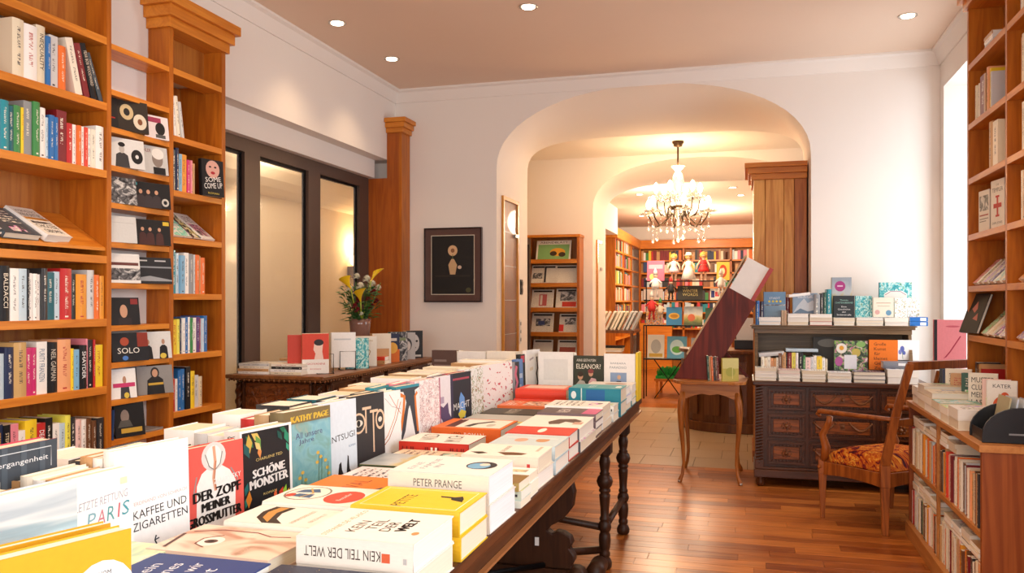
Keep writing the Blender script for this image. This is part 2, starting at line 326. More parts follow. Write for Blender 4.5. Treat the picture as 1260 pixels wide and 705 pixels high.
# ------------------------------------------------------------ flat text as mesh
TXT = {}
def text_geo(s):
    if s in TXT: return TXT[s]
    c = bpy.data.curves.new('t', 'FONT'); c.body = s; c.resolution_u = 2; c.fill_mode = 'FRONT'
    o = bpy.data.objects.new('t', c); me = bpy.data.meshes.new_from_object(o)
    vs = [(v.co.x, v.co.y) for v in me.vertices]; fs = [tuple(p.vertices) for p in me.polygons]
    x0 = min(v[0] for v in vs); x1 = max(v[0] for v in vs); y0 = min(v[1] for v in vs); y1 = max(v[1] for v in vs)
    vs = [((x-x0)/(x1-x0)-.5, (y-y0)/(y1-y0)-.5) for x, y in vs]
    bpy.data.objects.remove(o); bpy.data.curves.remove(c); bpy.data.meshes.remove(me)
    TXT[s] = (vs, fs); return TXT[s]
def print_on(parent, name, origin, U, V, w, h, shapes, step=.00012):
    """flat print on a face. U, V unit vectors, w, h face size; shape coordinates are fractions of the face."""
    U = Vector(U); V = Vector(V); O = Vector(origin); Nn = U.cross(V); vs = []; fs = []; mi = []; uvs = []; mats = []
    def mat(c):
        m = paint(c[2:]) if c.startswith('M:') else flat(c)
        if m not in mats: mats.append(m)
        return mats.index(m)
    for k, sh in enumerate(shapes):
        e = .0004+step*k; kind = sh[0]
        if kind == 'rect': _, x0, y0, x1, y1, c = sh; pts = [(x0, y0), (x1, y0), (x1, y1), (x0, y1)]; F = [(0, 1, 2, 3)]
        elif kind == 'ell': _, cx, cy, rx, ry, c = sh; pts = [(cx+rx*math.cos(a*PI/10), cy+ry*math.sin(a*PI/10)) for a in range(20)]; F = [tuple(range(20))]
        elif kind == 'poly': _, pts, c = sh; F = [tuple(range(len(pts)))]
        elif kind == 'line':
            _, P, wd, c = sh; pts = []; F = []
            for i, p in enumerate(P):
                a = P[max(i-1, 0)]; b2 = P[min(i+1, len(P)-1)]; dx, dy = (b2[0]-a[0])*w, (b2[1]-a[1])*h; l = math.hypot(dx, dy) or 1
                nx, ny = -dy/l*wd/2, dx/l*wd/2; pts += [(p[0]+nx/w, p[1]+ny/h), (p[0]-nx/w, p[1]-ny/h)]
            for i in range(len(P)-1): F.append((2*i, 2*i+1, 2*i+3, 2*i+2))
        elif kind == 'text':
            _, s, cx, cy, tw, th, c = sh[:7]; rot = sh[7] if len(sh) > 7 else 0; sl = sh[8] if len(sh) > 8 else 0; bold = s[0] == '!'; tv, F0 = text_geo(s.lstrip('!')); F = list(F0)
            cr, sr = math.cos(rot*PI/180), math.sin(rot*PI/180); pts = []
            W2, H2 = (tw*w, th*h) if rot % 180 == 0 or abs(rot) < 45 else (tw*h, th*w)
            for x, y in tv:
                a = x*W2+sl*y*H2; b2 = y*H2; pts.append((cx+(a*cr-b2*sr)/w, cy+(a*sr+b2*cr)/h))
            if bold:
                k0 = len(pts); p0 = list(pts)
                for q, (dx, dy) in enumerate(((.010, .002), (-.010, -.002))): pts += [(x+dx, y+dy) for x, y in p0]; F += [tuple(i+k0*(q+1) for i in f) for f in F0]
        n = len(vs); m = mat(c)
        for x, y in pts: vs.append(O+U*(x*w)+V*(y*h)+Nn*e); uvs.append((x, y))
        for f in F: fs.append(tuple(i+n for i in f)); mi.append(m)
    me = bpy.data.meshes.new(name); me.from_pydata([tuple(v) for v in vs], [], fs)
    for m in mats: me.materials.append(m)
    me.polygons.foreach_set('material_index', mi); ul = me.uv_layers.new(name='UVMap')
    for lp in me.loops: ul.data[lp.index].uv = uvs[lp.vertex_index]
    o = bpy.data.objects.new(name, me); C.objects.link(o); o.parent = parent; return o

# ------------------------------------------------------------ books
def cover_mesh(t, d, h, hard):
    c = .0026 if hard else .0008; b = min(.14*t, .006) if hard else .0008
    out = [(0, d)] + [(t*(k/6), -b*math.sin(PI*k/6)) for k in range(7)] + [(t, d)]
    inn = [(c, d)] + [(c, c), (t-c, c)] + [(t-c, d)]
    vs = [(x, y, z) for z in (0, h) for x, y in out] + [(x, y, z) for z in (0, h) for x, y in inn]
    n = len(out); q = 2*n; fs = []; uv = []
    for i in range(n-1):
        fs.append((i, i+1, n+i+1, n+i))
        if i == 0: uv.append([(5, 0), (4, 0), (4, 1), (5, 1)])
        elif i == n-2: uv.append([(2, 0), (3, 0), (3, 1), (2, 1)])
        else: a, b2 = (i-1)/6, i/6; uv.append([(a, 0), (b2, 0), (b2, 1), (a, 1)])
    dead = [(-1, -1)]*4
    for i in range(3): fs.append((q+i+1, q+i, q+4+i, q+5+i)); uv.append(dead)
    for z, r in ((0, 0), (1, 1)):
        o0 = z*n; i0 = q+z*4
        F = [(o0, o0+1, i0+1, i0), (o0+n-2, o0+n-1, i0+3, i0+2)]
        F.append(tuple(range(o0+1, o0+n-1)) + (i0+2, i0+1))
        for f in F: fs.append(f if z else f[::-1]); uv.append([(-1, -1)]*len(f))
    fs.append((0, q, q+4, n)); uv.append(dead); fs.append((n-1, 2*n-1, q+7, q+3)); uv.append(dead)
    me = bpy.data.meshes.new('cover'); me.from_pydata(vs, [], fs); ul = me.uv_layers.new(name='UVMap')
    k = 0
    for f, u in zip(fs, uv):
        for p in u: ul.data[k].uv = p; k += 1
    return me
def page_mesh(t, d, h, hard):
    c = .0026 if hard else .0008; g = .003 if hard else .0003
    mb = MB().box(c, t-c, c, d-g, g, h-g); me = bpy.data.meshes.new('page_block'); me.from_pydata(mb.v, [], mb.f); return me
RX = {'stand': Matrix.Identity(3), 'flat': Matrix(((0, 0, -1), (0, 1, 0), (1, 0, 0)))}
MESHC = {}
def book(t, d, h, col, loc, label, group=None, rz=0, pose='stand', lean=0, tip=0, hard=True, kind='spine', front=None, spine=None, page=None, cat='book', parts=True, name='book'):
    """local axes: x thickness (front cover at +x), y from spine to fore-edge, z height. rz turns it, lean tilts sideways, tip tilts back."""
    M = Matrix.Rotation(rz, 3, 'Z') @ Matrix.Rotation(lean, 3, 'Y') @ Matrix.Rotation(tip, 3, 'X') @ RX[pose]
    o = bpy.data.objects.new(name, None); o.empty_display_size = .03; C.objects.link(o)
    o.location = loc; o.rotation_euler = M.to_euler(); tag(o, label, cat, group)
    key = (round(t, 4), round(d, 4), round(h, 4), hard)
    if key not in MESHC: MESHC[key] = (cover_mesh(t, d, h, hard), page_mesh(t, d, h, hard))
    cm, pm = MESHC[key]
    c = bpy.data.objects.new('cover', cm); C.objects.link(c); c.parent = o; c.color = lin(COL.get(col, col))
    m = cover_mat(kind) if kind != 'plain' else None
    if not cm.materials: cm.materials.append(None)
    c.material_slots[0].link = 'OBJECT'; c.material_slots[0].material = m or flat(col, .4)
    p = bpy.data.objects.new('page_block', pm); C.objects.link(p); p.parent = o
    if not pm.materials: pm.materials.append(pages())
    p.color = lin(page or random.choice(['#f6f1e6', '#efe5d0', '#f7f4ec', '#ece0c8']))
    if front: print_on(o, 'cover_print', (t, 0, 0), (0, 1, 0), (0, 0, 1), d, h, front)
    if spine: print_on(o, 'spine_lettering', (0, -(min(.14*t, .006) if hard else .0008), 0), (1, 0, 0), (0, 0, 1), t, h, spine)
    return o
def spt(s, cy, ln, c, wd=.55, rot=-90):
    return ('text', s, .5, cy, ln, wd, c, rot)
def slab(t, d, h, mi=0): return MB().box(0, t, 0, d, 0, h)
WORDS = {'pale_grey': 'pale grey', 'dark_red': 'dark red', 'dark_green': 'dark green', 'dark_teal': 'dark teal', 'sky_blue': 'sky blue', 'pale_blue': 'pale blue', 'pale_pink': 'pale pink', 'mottled': 'mottled tan', 'kraft': 'kraft brown', 'peach': 'peach orange'}
def cw(c): return WORDS.get(c, c)
def row(spec, start, direction, rz, z, depth, label, group, rev=False, dense=1.0, front_off=0, hard=.6):
    """a row of books, spines out. spec: 'colour thickness_mm height_mm[ TEXT ink rot]' separated by |. label gets {c} {k} {o}"""
    items = [s.strip().split(' ') for s in spec.split('|')]; n = len(items); pos = 0; ax = Vector(direction); prev = 0
    back = Matrix.Rotation(rz, 3, 'Z') @ Vector((0, 1, 0))
    for i, it in enumerate(items):
        t = int(it[1])/1000; h = int(it[2])/1000; rn = random.Random(int(z*1000)*31+i*7+len(spec))
        d = depth-rn.uniform(0, .02); lean = 0
        if it[-1][0] == 'L' and it[-1][1:].lstrip('-').isdigit(): lean = float(it.pop()[1:])*PI/180
        txt = it[3].replace('_', ' ') if len(it) > 3 else None
        if lean < 0 and prev == 0: pos += h*math.sin(-lean)
        if lean < prev < 0: pos += h*(math.sin(-lean)-math.sin(-prev))
        if prev > 0 and lean == 0: pos += h*math.sin(prev)
        P = Vector(start)+ax*pos + back*(rn.uniform(0, .012)+front_off)
        sp = [spt(txt, .55, .62, it[4] if len(it) > 4 else '#f2ead8', .5, int(it[5]) if len(it) > 5 else -90)] if txt else None
        hd = rn.random() < hard
        book(t-.0006, d, h, it[0], (P.x, P.y, z + (t*math.sin(lean) if lean > 0 else 0)), label.format(c=cw(it[0]), o=ordi(n-1-i if rev else i), k='hardback' if hd else 'paperback'), group,
             rz=rz, lean=lean, hard=hd, kind='plain' if txt else 'spine', spine=sp)
        pos += t/math.cos(lean); prev = lean
    return pos
# ================================================================ the room shell
W_WALL = plaster('white_plaster', '#ece4dc'); W_CEIL = plaster('ceiling_plaster', '#e8cfb9'); W_WHITE = plaster('white_paint', '#f0eeea', .02)
M_CREAM = plaster('cream_plaster', '#e6d2ae')
FLOOR_W = wood('plank_wood', '#7c3c16', '#cc7d38', 'X', 1.0, .30, .35, rnd=.55, coat=.3)
OAK = wood('cherry_wood_upright', '#8e420f', '#cc7a22', 'Z', .8, .35, .35); OAKY = wood('cherry_wood_shelf', '#b25a16', '#ea9c3a', 'Y', .8, .33, .3)
OAKX = wood('cherry_wood_crossboard', '#ac5414', '#e29434', 'X', .8, .33, .3); OAKB = wood('cherry_wood_back', '#8f4a1a', '#bf7c34', 'Z', .6, .4, .5)
DARKW = wood('dark_carved_walnut', '#2a140a', '#623418', 'X', 1, .35, .4, coat=.3); DARKZ = wood('dark_walnut_upright', '#2a140a', '#623418', 'Z', 1, .35, .4, coat=.3)
BRONZE = flat('#5a463c', .4, .1); IRON = flat('#18181a', .45, .6)

# floor: base, planks and tiles
fl = MB().box(-3.6, 2.2, -3, 7.18, -.06, -.013); fl.box(-3.6, 3.4, 7.18, 18.2, -.06, -.013)
floor = struct('floor', fl, flat('#3a2010', .8))
rn = random.Random(3)
pl = {}
def plank_mesh(l, w=.1085):
    k = round(l, 3)
    if k not in pl:
        mb = MB(); a = .0012; mb.add([(0, 0, -.012), (l, 0, -.012), (l, w, -.012), (0, w, -.012), (a, a, 0), (l-a, a, 0), (l-a, w-a, 0), (a, w-a, 0), (0, 0, -.002), (l, 0, -.002), (l, w, -.002), (0, w, -.002)],
            [(4, 5, 6, 7), (8, 9, 5, 4), (9, 10, 6, 5), (10, 11, 7, 6), (11, 8, 4, 7), (0, 1, 9, 8), (1, 2, 10, 9), (2, 3, 11, 10), (3, 0, 8, 11)])
        me = bpy.data.meshes.new('plank'); me.from_pydata(mb.v, [], mb.f); me.materials.append(FLOOR_W); pl[k] = me
    return pl[k]
rest = MB(); lens = [.44, .62, .78, .96]; count = 0; nrow = 0; y = 7.18-.11
def rest_plank(x, yy, l):
    a = .0012; rest.add([(x+a, yy+a, 0), (x+l-a, yy+a, 0), (x+l-a, yy+.1085-a, 0), (x+a, yy+.1085-a, 0), (x, yy, -.012), (x+l, yy, -.012), (x+l, yy+.1085, -.012), (x, yy+.1085, -.012)],
        [(0, 1, 2, 3), (4, 5, 1, 0), (5, 6, 2, 1), (6, 7, 3, 2), (7, 4, 0, 3)])
while y > -3.05:
    x = -3.45-rn.random()*.6
    while x < 1.46:
        l = rn.choice(lens)
        seen = y > 3.7 and x+l > -.75-(.2 if y > 5.4 else 0) and x < 1.35 and x+l > -1.0
        if seen and x+l < 1.9 and count < 290:
            o = bpy.data.objects.new('plank', plank_mesh(l)); o.location = (x, y, 0); o.parent = floor; C.objects.link(o); count += 1
        elif x+l > -3.5: rest_plank(x, y, min(l, 1.5-x) if x < 1.4 else .05)
        x += l+.0012
    y -= .11
y = 11.05
while y < 18:
    x = -3.4-rn.random()*.5
    while x < 3: l = rn.choice(lens)*1.5; rest_plank(x, y, l); x += l+.001
    y += .11
tag(rest.build('plank_field', FLOOR_W, floor), kind='stuff')
tl = MB().box(0, .446, 0, .446, -.012, 0); TILE = plaster('sandstone_tile', '#b9a080', .25, .3)
b = TILE.node_tree.nodes['Principled BSDF']; tme = bpy.data.meshes.new('tile'); tme.from_pydata(tl.v, [], tl.f); tme.materials.append(TILE)
for i in range(-6, 8):
    for j in range(9):
        x = i*.45; y = 7.19+j*.4295
        if x < -2.7 or x > 2.9 or (y > 9.8 and (x < -1.8)): continue
        o = bpy.data.objects.new('tile', tme); o.location = (x+(.225 if j % 2 else 0), y, -rn.random()*.0012); o.scale = (1, .953, 1); o.parent = floor; C.objects.link(o)

# ceiling
struct('ceiling', MB().box(-3.7, 2.1, -3, 7.18, 3.37, 3.45), W_CEIL)
# left wall: upper beam face, second lintel, wall behind the bookcases
lw = MB(); lw.box(-3.46, -3.18, -3, 7.18, 2.70, 3.37); lw.box(-3.7, -3.30, 4.40, 6.986, 2.535, 2.70); lw.box(-3.7, -3.42, -3, 4.36, 0, 2.70); lw.box(-3.46, -3.43, 6.985, 7.18, 0, 2.7)
lw.box(-3.45, -3.33, 4.36, 7.0, 0, .42)
struct('wall_left', lw, W_WALL)
def cornice(mb, x, y0, y1, sgn, z=3.37):
    prof = [(0, -.115), (.012*sgn, -.115), (.018*sgn, -.10), (.05*sgn, -.03), (.075*sgn, -.018), (.075*sgn, 0), (0, 0)]
    mb.prism([(x+a, z+b) for a, b in prof], 'Y', y0, y1)
t1 = MB(); cornice(t1, -3.18, -3, 7.18, 1); struct('trim_1', t1, W_WALL)
t2 = MB(); t2.prism([(7.18-a, 3.37+b) for a, b in [(0, -.115), (.012, -.115), (.018, -.10), (.05, -.03), (.075, -.018), (.075, 0), (0, 0)]], 'X', -3.18, 1.4546); struct('trim_2', t2, W_WALL)
t3 = MB(); cornice(t3, 1.4546, -3, 7.18, -1); struct('trim_3', t3, W_WALL)

# arches
def arch_pts(x0, x1, zs, zc, n, N_=28, m=None):
    cx, hw = (x0+x1)/2, (x1-x0)/2; pts = []
    for i in range(N_+1):
        a = PI*(1-i/N_); c, s = math.cos(a), math.sin(a)
        pts.append((cx+hw*math.copysign(abs(c)**(2/n), c), zs+(zc-zs)*abs(s)**(2/n)))
    return pts
def wall_arch(y0, y1, X0, X1, Z, A, B):
    """wall between y0 (front) and y1 (rear) with an opening whose front outline is A and rear outline is B"""
    mb = MB(); n = len(A)
    for y, P, flip in ((y0, A, 0), (y1, B, 1)):
        vs = [(X0, y, 0), (P[0][0], y, 0)] + [(p[0], y, p[1]) for p in P] + [(P[-1][0], y, 0), (X1, y, 0), (X1, y, Z), (X0, y, Z)]
        fs = [(0, 1, 2, len(vs)-1)]
        vs += [(p[0], y, Z) for p in P]; k = 2+n+4
        fs.append((len(vs)-n-1, 2, k)) ; 
        for i in range(n-1): fs.append((2+i, 3+i, k+i+1, k+i))
        fs.append((2+n-1, 2+n, 2+n+1, 2+n+2, k+n-1))
        mb.add(vs, [f[::-1] for f in fs] if flip else fs)
    AA = [(A[0][0], 0)]+A+[(A[-1][0], 0)]; BB = [(B[0][0], 0)]+B+[(B[-1][0], 0)]; vs = []; S = 6
    for k in range(S+1):
        f = k/S; g = f*f*(3-2*f)
        vs += [(a[0]+(b[0]-a[0])*g, y0+(y1-y0)*f, a[1]+(b[1]-a[1])*g) for a, b in zip(AA, BB)]
    m = len(AA); fs = [(k*m+i, k*m+i+1, (k+1)*m+i+1, (k+1)*m+i) for k in range(S) for i in range(m-1)]
    mb.add(vs, fs, 0, True); mb.box(X0-.02, X0, y0, y1, 0, Z); mb.box(X1, X1+.02, y0, y1, 0, Z); mb.box(X0, X1, y0, y1, Z, Z+.02)
    return mb
ws = wall_arch(7.18, 8.27, -3.45, 1.4546, 3.37, arch_pts(-2.187, .498, 2.60, 3.27, 2.15), arch_pts(-2.187, .51, 2.62, 3.05, 4.2))
struct('wall_back', ws, W_WALL)
ws2 = wall_arch(9.8, 10.5, -2.8, 3.4, 3.3, arch_pts(-1.78, .70, 2.50, 3.07, 2.3), arch_pts(-1.745, .70, 2.42, 2.88, 3.2))
struct('wall_passage', ws2, W_WALL)
pr = MB(); zc = 3.12
pr.box(-2.9, 3.4, 8.27, 9.8, zc, zc+.2); struct('ceiling_passage', pr, W_WALL)
mw = MB().box(-2.9, -2.72, 8.27, 9.8, 0, zc); mw.box(3.2, 3.4, 8.27, 9.8, 0, zc); struct('wall_passage_side', mw, M_CREAM)
struct('ceiling_far', MB().box(-3.6, 3.4, 10.5, 18, 3.0, 3.1), W_CEIL)
struct('wall_far', MB().box(-3.6, 3.4, 17.85, 18, 0, 3.0), W_WALL)
fw = MB().box(-3.6, -3.4, 10.5, 18, 0, 3.0); fw.box(-3.4, -2.0, 12.9, 13.1, 0, 3.0) if 0 else None; struct('wall_far_left', fw, W_WALL)
struct('wall_far_right', MB().box(3.3, 3.4, 10.5, 18, 0, 3.0), W_WALL)
# stepped white bulkhead on the left of the far room
struct('trim_4', MB().box(-2.75, -1.95, 10.5, 11.4, 2.42, 3.0).box(-2.75, -2.15, 11.4, 14.2, 2.55, 3.0), W_WALL)

# right wall with window niche
rw = MB(); X = 1.4546
rw.box(X, 2.1, -3, -.1, 0, 3.37); rw.box(X, 2.1, 2.5, 5.6, 0, 3.37); rw.box(X, 2.1, 7.06, 7.18, 0, 3.37); rw.box(X, 2.1, 5.6, 7.06, 3.06, 3.37); rw.box(X, 2.1, 5.6, 7.06, 0, .5)
rw.box(X, 2.1, -.1, 2.5, 0, .95); rw.box(X, 2.1, -.1, 2.5, 2.9, 3.37)
struct('wall_right', rw, W_WALL)
def window_frame(name, x, y0, y1, z0, z1, nm):
    f = MB(); t = .05
    f.box(x, x+.06, y0, y0+t, z0, z1); f.box(x, x+.06, y1-t, y1, z0, z1); f.box(x, x+.06, y0+t, y1-t, z0, z0+t); f.box(x, x+.06, y0+t, y1-t, z1-t, z1); f.box(x, x+.06, (y0+y1)/2-t/2, (y0+y1)/2+t/2, z0+t, z1-t)
    o = struct(name, f, flat('#efeeea', .4)); 
    MB().box(x+.03, x+.034, y0+t, y1-t, z0+t, z1-t).build('pane', glass('window_glass', (1, 1, 1, 1), .08), o)
window_frame('window_2', 2.03, 5.6, 7.06, .5, 3.06, 2); window_frame('window_3', 2.03, -.1, 2.5, .95, 2.9, 2)
# front wall behind the camera, with the shop windows
fwall = MB().box(-3.7, -3.0, -3.2, -3, 0, 3.45).box(1.6, 2.1, -3.2, -3, 0, 3.45).box(-3.0, 1.6, -3.2, -3, 2.9, 3.45).box(-3.0, 1.6, -3.2, -3, 0, .45)
struct('wall_front', fwall, W_WALL)
sf = MB(); 
for x in (-3.0, -1.5, 0, 1.54): sf.box(x, x+.06, -3.1, -3.04, .45, 2.9)
sf.box(-3, 1.6, -3.1, -3.04, .45, .52); sf.box(-3, 1.6, -3.1, -3.04, 2.83, 2.9); so = struct('window_4', sf, BRONZE)
MB().box(-2.95, 1.55, -3.075, -3.07, .5, 2.85).build('pane', glass('window_glass'), so)

# the interior glazing on the left, three tall panes in bronze frames
gf = MB(); ys = [4.40, 5.02, 5.20, 5.905, 6.10, 6.76, 6.985]
for a, b2 in ((4.40, 4.60), (5.03, 5.22), (5.90, 6.09), (6.80, 6.985)):
    gf.box(-3.42, -3.36, a, b2, .50, 2.44)
gf.box(-3.42, -3.36, 4.4, 6.985, 2.44, 2.535); gf.box(-3.42, -3.36, 4.4, 6.985, .42, .50)
win1 = struct('window_1', gf, BRONZE)
for a, b2 in ((4.60, 5.03), (5.22, 5.90), (6.09, 6.80)):
    MB().box(-3.40, -3.395, a, b2, .50, 2.44).build('pane', glass('foyer_glass', (.80, .76, .70, 1), .15, .06), win1)
    s2 = MB(); s2.box(-3.41, -3.385, a, a+.02, .5, 2.44); s2.box(-3.41, -3.385, b2-.02, b2, .5, 2.44); s2.box(-3.41, -3.385, a+.02, b2-.02, 2.42, 2.44); s2.build('glazing_bead', IRON, win1)
# the foyer seen through it
fy = MB().box(-5.3, -4.6, 4, 10.2, 0, 3.1); fy.box(-4.6, -3.5, 10, 10.2, 0, 3.1); fy.box(-4.6, -3.7, 4.0, 4.1, 0, 3.1); fy.box(-5.3, -3.7, 4, 10.2, 3.1, 3.2)
fy.box(-3.55, -3.46, 7.19, 10.2, 0, 3.1)
struct('wall_foyer', fy, M_CREAM)
struct('floor_foyer', MB().box(-4.6, -3.7, 4, 10.2, -.05, 0), plaster('foyer_stone', '#b09a7c', .2, .4))
struct('trim_5', MB().prism([(-4.6, 2.45)]+[(-4.6+.5*math.sin(a), 3.1-.65*math.cos(a)) for a in [PI/2*i/8 for i in range(9)]]+[(-4.6, 3.1)], 'Y', 4.1, 10), M_CREAM)
sc = empty('wall_sconce', (-4.59, 9.05, 1.9), 'glowing uplight wall lamp seen through the third pane of the interior glazing', 'wall lamp')
MB().box(-4.60, -4.53, 8.99, 9.11, 1.68, 1.82).build('bracket', BRONZE, sc)
MB().lathe([(.03, 0), (.06, .02), (.075, .12), (.07, .12), (.05, .03)], 14, (-4.52, 9.05, 1.83)).build('shade', emit('lamp_shade_glow', (1, .72, .38, 1), 5), sc)
point('sconce_light', (-4.46, 9.05, 2.08), 9, (1, .70, .40), .04); point('foyer_light', (-4.0, 6.6, 2.8), 26, (1, .88, .74), .15)

# wood panelled end post in the corner left of the portrait
ep = empty('corner_panel', (-3.2, 7.08, 0), 'tall reddish wooden end panel with stepped cap in corner beside the picture', 'panel')
MB().box(-3.425, -3.056, 6.988, 7.175, 0, 2.53).box(-3.178, -3.056, 6.99, 7.175, 2.53, 2.94).build('side_panel', wood('red_cherry_panel', '#8a3f14', '#b9641f', 'Z', .9, .4, .35), ep)
MB().box(-3.056, -3.03, 6.985, 7.175, 0, 2.94).build('front_edge', OAK, ep)
cp = MB()
for i, (e, z0, z1) in enumerate(((.02, 2.94, 2.985), (.04, 2.985, 3.03), (.06, 3.03, 3.07))): cp.box(-3.178, -3.03+e, 6.985-e, 7.178, z0, z1)
cp.build('cap', OAKX, ep, bevel=.003)

# ---------------------------------------------------------------- recessed downlights
def downlight(x, y, z, label, on=14, real=True):
    e = empty('downlight', (x, y, z), label, 'ceiling light', 'recessed ceiling downlights')
    MB().lathe([(.055, -.004), (.062, -.006), (.062, 0), (.048, 0), (.046, -.003)], 20, (x, y, z)).build('rim', flat('#d8d4cc', .25, .8), e)
    MB().lathe([(.044, -.009), (.044, -.008)], 16, (x, y, z)).build('lamp_face', emit('downlight_glow', (1, .86, .68, 1), 6), e)
    if real: spot('downlight_beam', (x, y, z-.03), on, WARM, 105, .8)
downlight(-2.79, 5.297, 3.37, 'recessed ceiling downlight nearer to us of the two along the left cornice', 16)
downlight(-2.776, 6.198, 3.37, 'recessed ceiling downlight farther from us, close to the corner above the wood panel', 16)
downlight(-1.409, 5.354, 3.37, 'recessed ceiling downlight at the top edge of the photo, in front of the arch', 32)
downlight(1.06, 6.236, 3.37, 'recessed ceiling downlight on the right, above the desk', 22)
for x, y, pw in ((-2.3, 3.6, 34), (-1.2, 3.2, 42), (-1.0, 1.6, 42), (-2.3, 1.8, 34), (.35, 4.2, 34), (.4, 2.2, 26)): spot('ceiling_spot', (x, y, 3.34), pw, WARM, 120, .8)
for i, (x, y) in enumerate(((-1.55, 12.4), (-1.15, 14.0), (-.2, 12.0), (-.1, 12.9), (-1.9, 15.5))):
    downlight(x, y, 3.0, ['far room downlight left of the chandelier, nearest', 'small far room downlight behind the chandelier arms on the left', 'far room downlight right of the chandelier, nearer', 'far room downlight right of the chandelier, farther', 'tiny far room downlight above the corner bookcase'][i], 0, False)
point('far_room_light', (-1.2, 11.6, 2.55), 55, (1, .80, .58), .2); point('far_room_light', (-.9, 14.8, 2.4), 130, (1, .80, .58), .2); point('far_room_light', (1.2, 13.2, 2.4), 60, (1, .80, .58), .2)  # points without fixtures, added to brighten the far room and its ceiling
# ================================================================ left wall bookcases
XF = -3.04
def shelf_board(parent, x0, x1, y0, y1, z, th=.034, m=None, name='shelf'):
    return MB().box(x0, x1, y0, y1, z-th, z).build(name, m or OAKY, parent, bevel=.0015)
bcA = empty('bookcase', (XF, 2.9, 0), 'tall wooden bookcase at the far left edge, crowded with book spines', 'bookcase')
MB().box(-3.41, XF, 3.387, 3.417, 0, 3.34).build('side_panel', OAK, bcA, bevel=.0015)
MB().box(-3.41, XF, 2.37, 2.40, 0, 2.69).build('side_panel', OAK, bcA)
MB().box(-3.34, -3.328, 2.40, 3.387, 0, 2.69).build('back_panel', OAKB, bcA)
SA = (2.703, 2.379, 2.046, 1.625, 1.316, .983, .63, .28)
for z in SA: shelf_board(bcA, -3.175 if z > 2.6 else -3.328, XF, 2.40, 3.387, z, .038)
MB().box(-3.175, -3.165, 2.40, 3.387, 2.70, 3.34).build('back_panel', OAKB, bcA)
MB().prism([(-3.32, 1.84), (-3.05, 1.665), (-3.05, 1.650), (-3.32, 1.825)], 'Y', 2.40, 3.387).build('sloping_board', OAKY, bcA)
LBLM = {2.379: 'upper filled shelf', 2.046: 'second filled shelf from top', 1.316: 'shelf just below sloping display', .983: 'second shelf below sloping display', .63: 'lowest visible shelf'}
rowsA = {
 2.379: 'cream 60 250|white 75 245|cream 50 262 INEQUALITY #3a3020|blue 24 225|pale_grey 48 240|orange 42 205|ivory 44 262 L-14|dark_red 34 250 L-15|black 38 262 FEAR_BOB_WOODWARD #e8dcc8 -90 L-17|slate 26 235 L-22',
 2.046: 'orange 70 205|scarlet 26 200|blue 34 205|teal 44 215|dark_teal 30 200|green 36 208|yellow 14 205|grey 44 240|green 36 245|white 38 228|pale_blue 18 190|blue 26 205|blue 20 200|dark_red 58 240|red 34 190|white 22 190|orange 24 190|white 22 190|scarlet 20 190|white 24 188|ivory 26 190|white 50 212',
 1.316: 'navy 70 215|charcoal 34 225|black 46 238 BALDACCI #f2ead8|white 44 228|pale_blue 40 228|black 10 225|white 22 210|white 22 208|white 20 206|charcoal 34 234|dark_teal 46 216|pale_blue 34 222|red 66 238|black 26 215|amber 66 214|pale_grey 42 236|orange 34 214|amber 28 210',
 .983: 'pale_grey 80 190|pale_blue 66 195|navy 46 220|mottled 66 238|magenta 32 212|magenta 32 212|white 58 236 PURITY_FRANZEN #51708f|black 56 230 NEIL_GAIMAN #d8d0c0|peach 78 240|yellow 14 196|sky_blue 30 190|black 46 208 SHAYDER #ffffff|pink 12 238|black 34 232|red 12 232|yellow 52 205',
 .63: 'tan 40 215|navy 44 245 STEPHEN_KING #e0b050|black 34 240 STEPHEN_KING #e8d8b8|pink 42 240|white 34 205|yellow 62 245|red 52 222 DEATHS_END #ffffff|black 40 240|white 38 210|pale_blue 28 206|lemon 32 238|charcoal 34 225|pale_pink 34 210|white 34 205|brown 34 205|brown 30 190|charcoal 40 200',
}
for z, spec in rowsA.items():
    tot = 0
    for it in spec.split('|'):
        p = it.split(); tot += int(p[1])/1000
        if p[-1].startswith('L-'): tot += .0
    extra = .245*math.sin(math.radians(14)) if z > 2.3 else 0
    y0 = 3.380-tot-extra-(.03 if z > 2.3 else 0)
    row(spec, (XF-.012, y0, 0), (0, 1, 0), PI/2, z, .17, '{c} {k}, {o} from right, '+LBLM[z]+' of leftmost bookcase', 'books on the '+LBLM[z]+' of the leftmost bookcase', rev=True)
# sloping display: books lying on it
def on_slope(y, t, d, h, col, lb, front=None, kind='art', dx=0, rzz=0):
    return book(t, d, h, col, (-3.052-dx, y, 1.672+dx*.65), lb, 'books lying on the sloping display of the leftmost bookcase', rz=rzz, lean=-math.radians(57), kind=kind, front=front)
on_slope(3.02, .035, .17, .25, 'white', 'white book with black lettering and scattered marks lying on the sloping display', kind='plain',
    front=[('rect', 0, 0, 1, 1, '#f3efe6'), ('text', 'AN ORCHESTRA OF', .5, .86, .8, .09, '#1a1a1a'), ('text', 'MINORITIES', .5, .72, .85, .12, '#1a1a1a'), ('rect', .1, .42, .9, .5, 'M:photo_bw'), ('text', 'CHIGOZIE', .5, .33, .8, .12, '#1a1a1a'), ('text', 'OBIOMA', .5, .16, .7, .12, '#1a1a1a'), ('rect', .05, .55, .95, .63, '#c98a3a')], rzz=.15)
on_slope(2.80, .03, .20, .23, 'slate', 'grey-blue book lying face up on the sloping display by the left picture edge', kind='type', rzz=.05)
on_slope(2.62, .045, .17, .22, 'pale_grey', 'pale book stacked at the left end of the sloping display', kind='photo', rzz=.1)

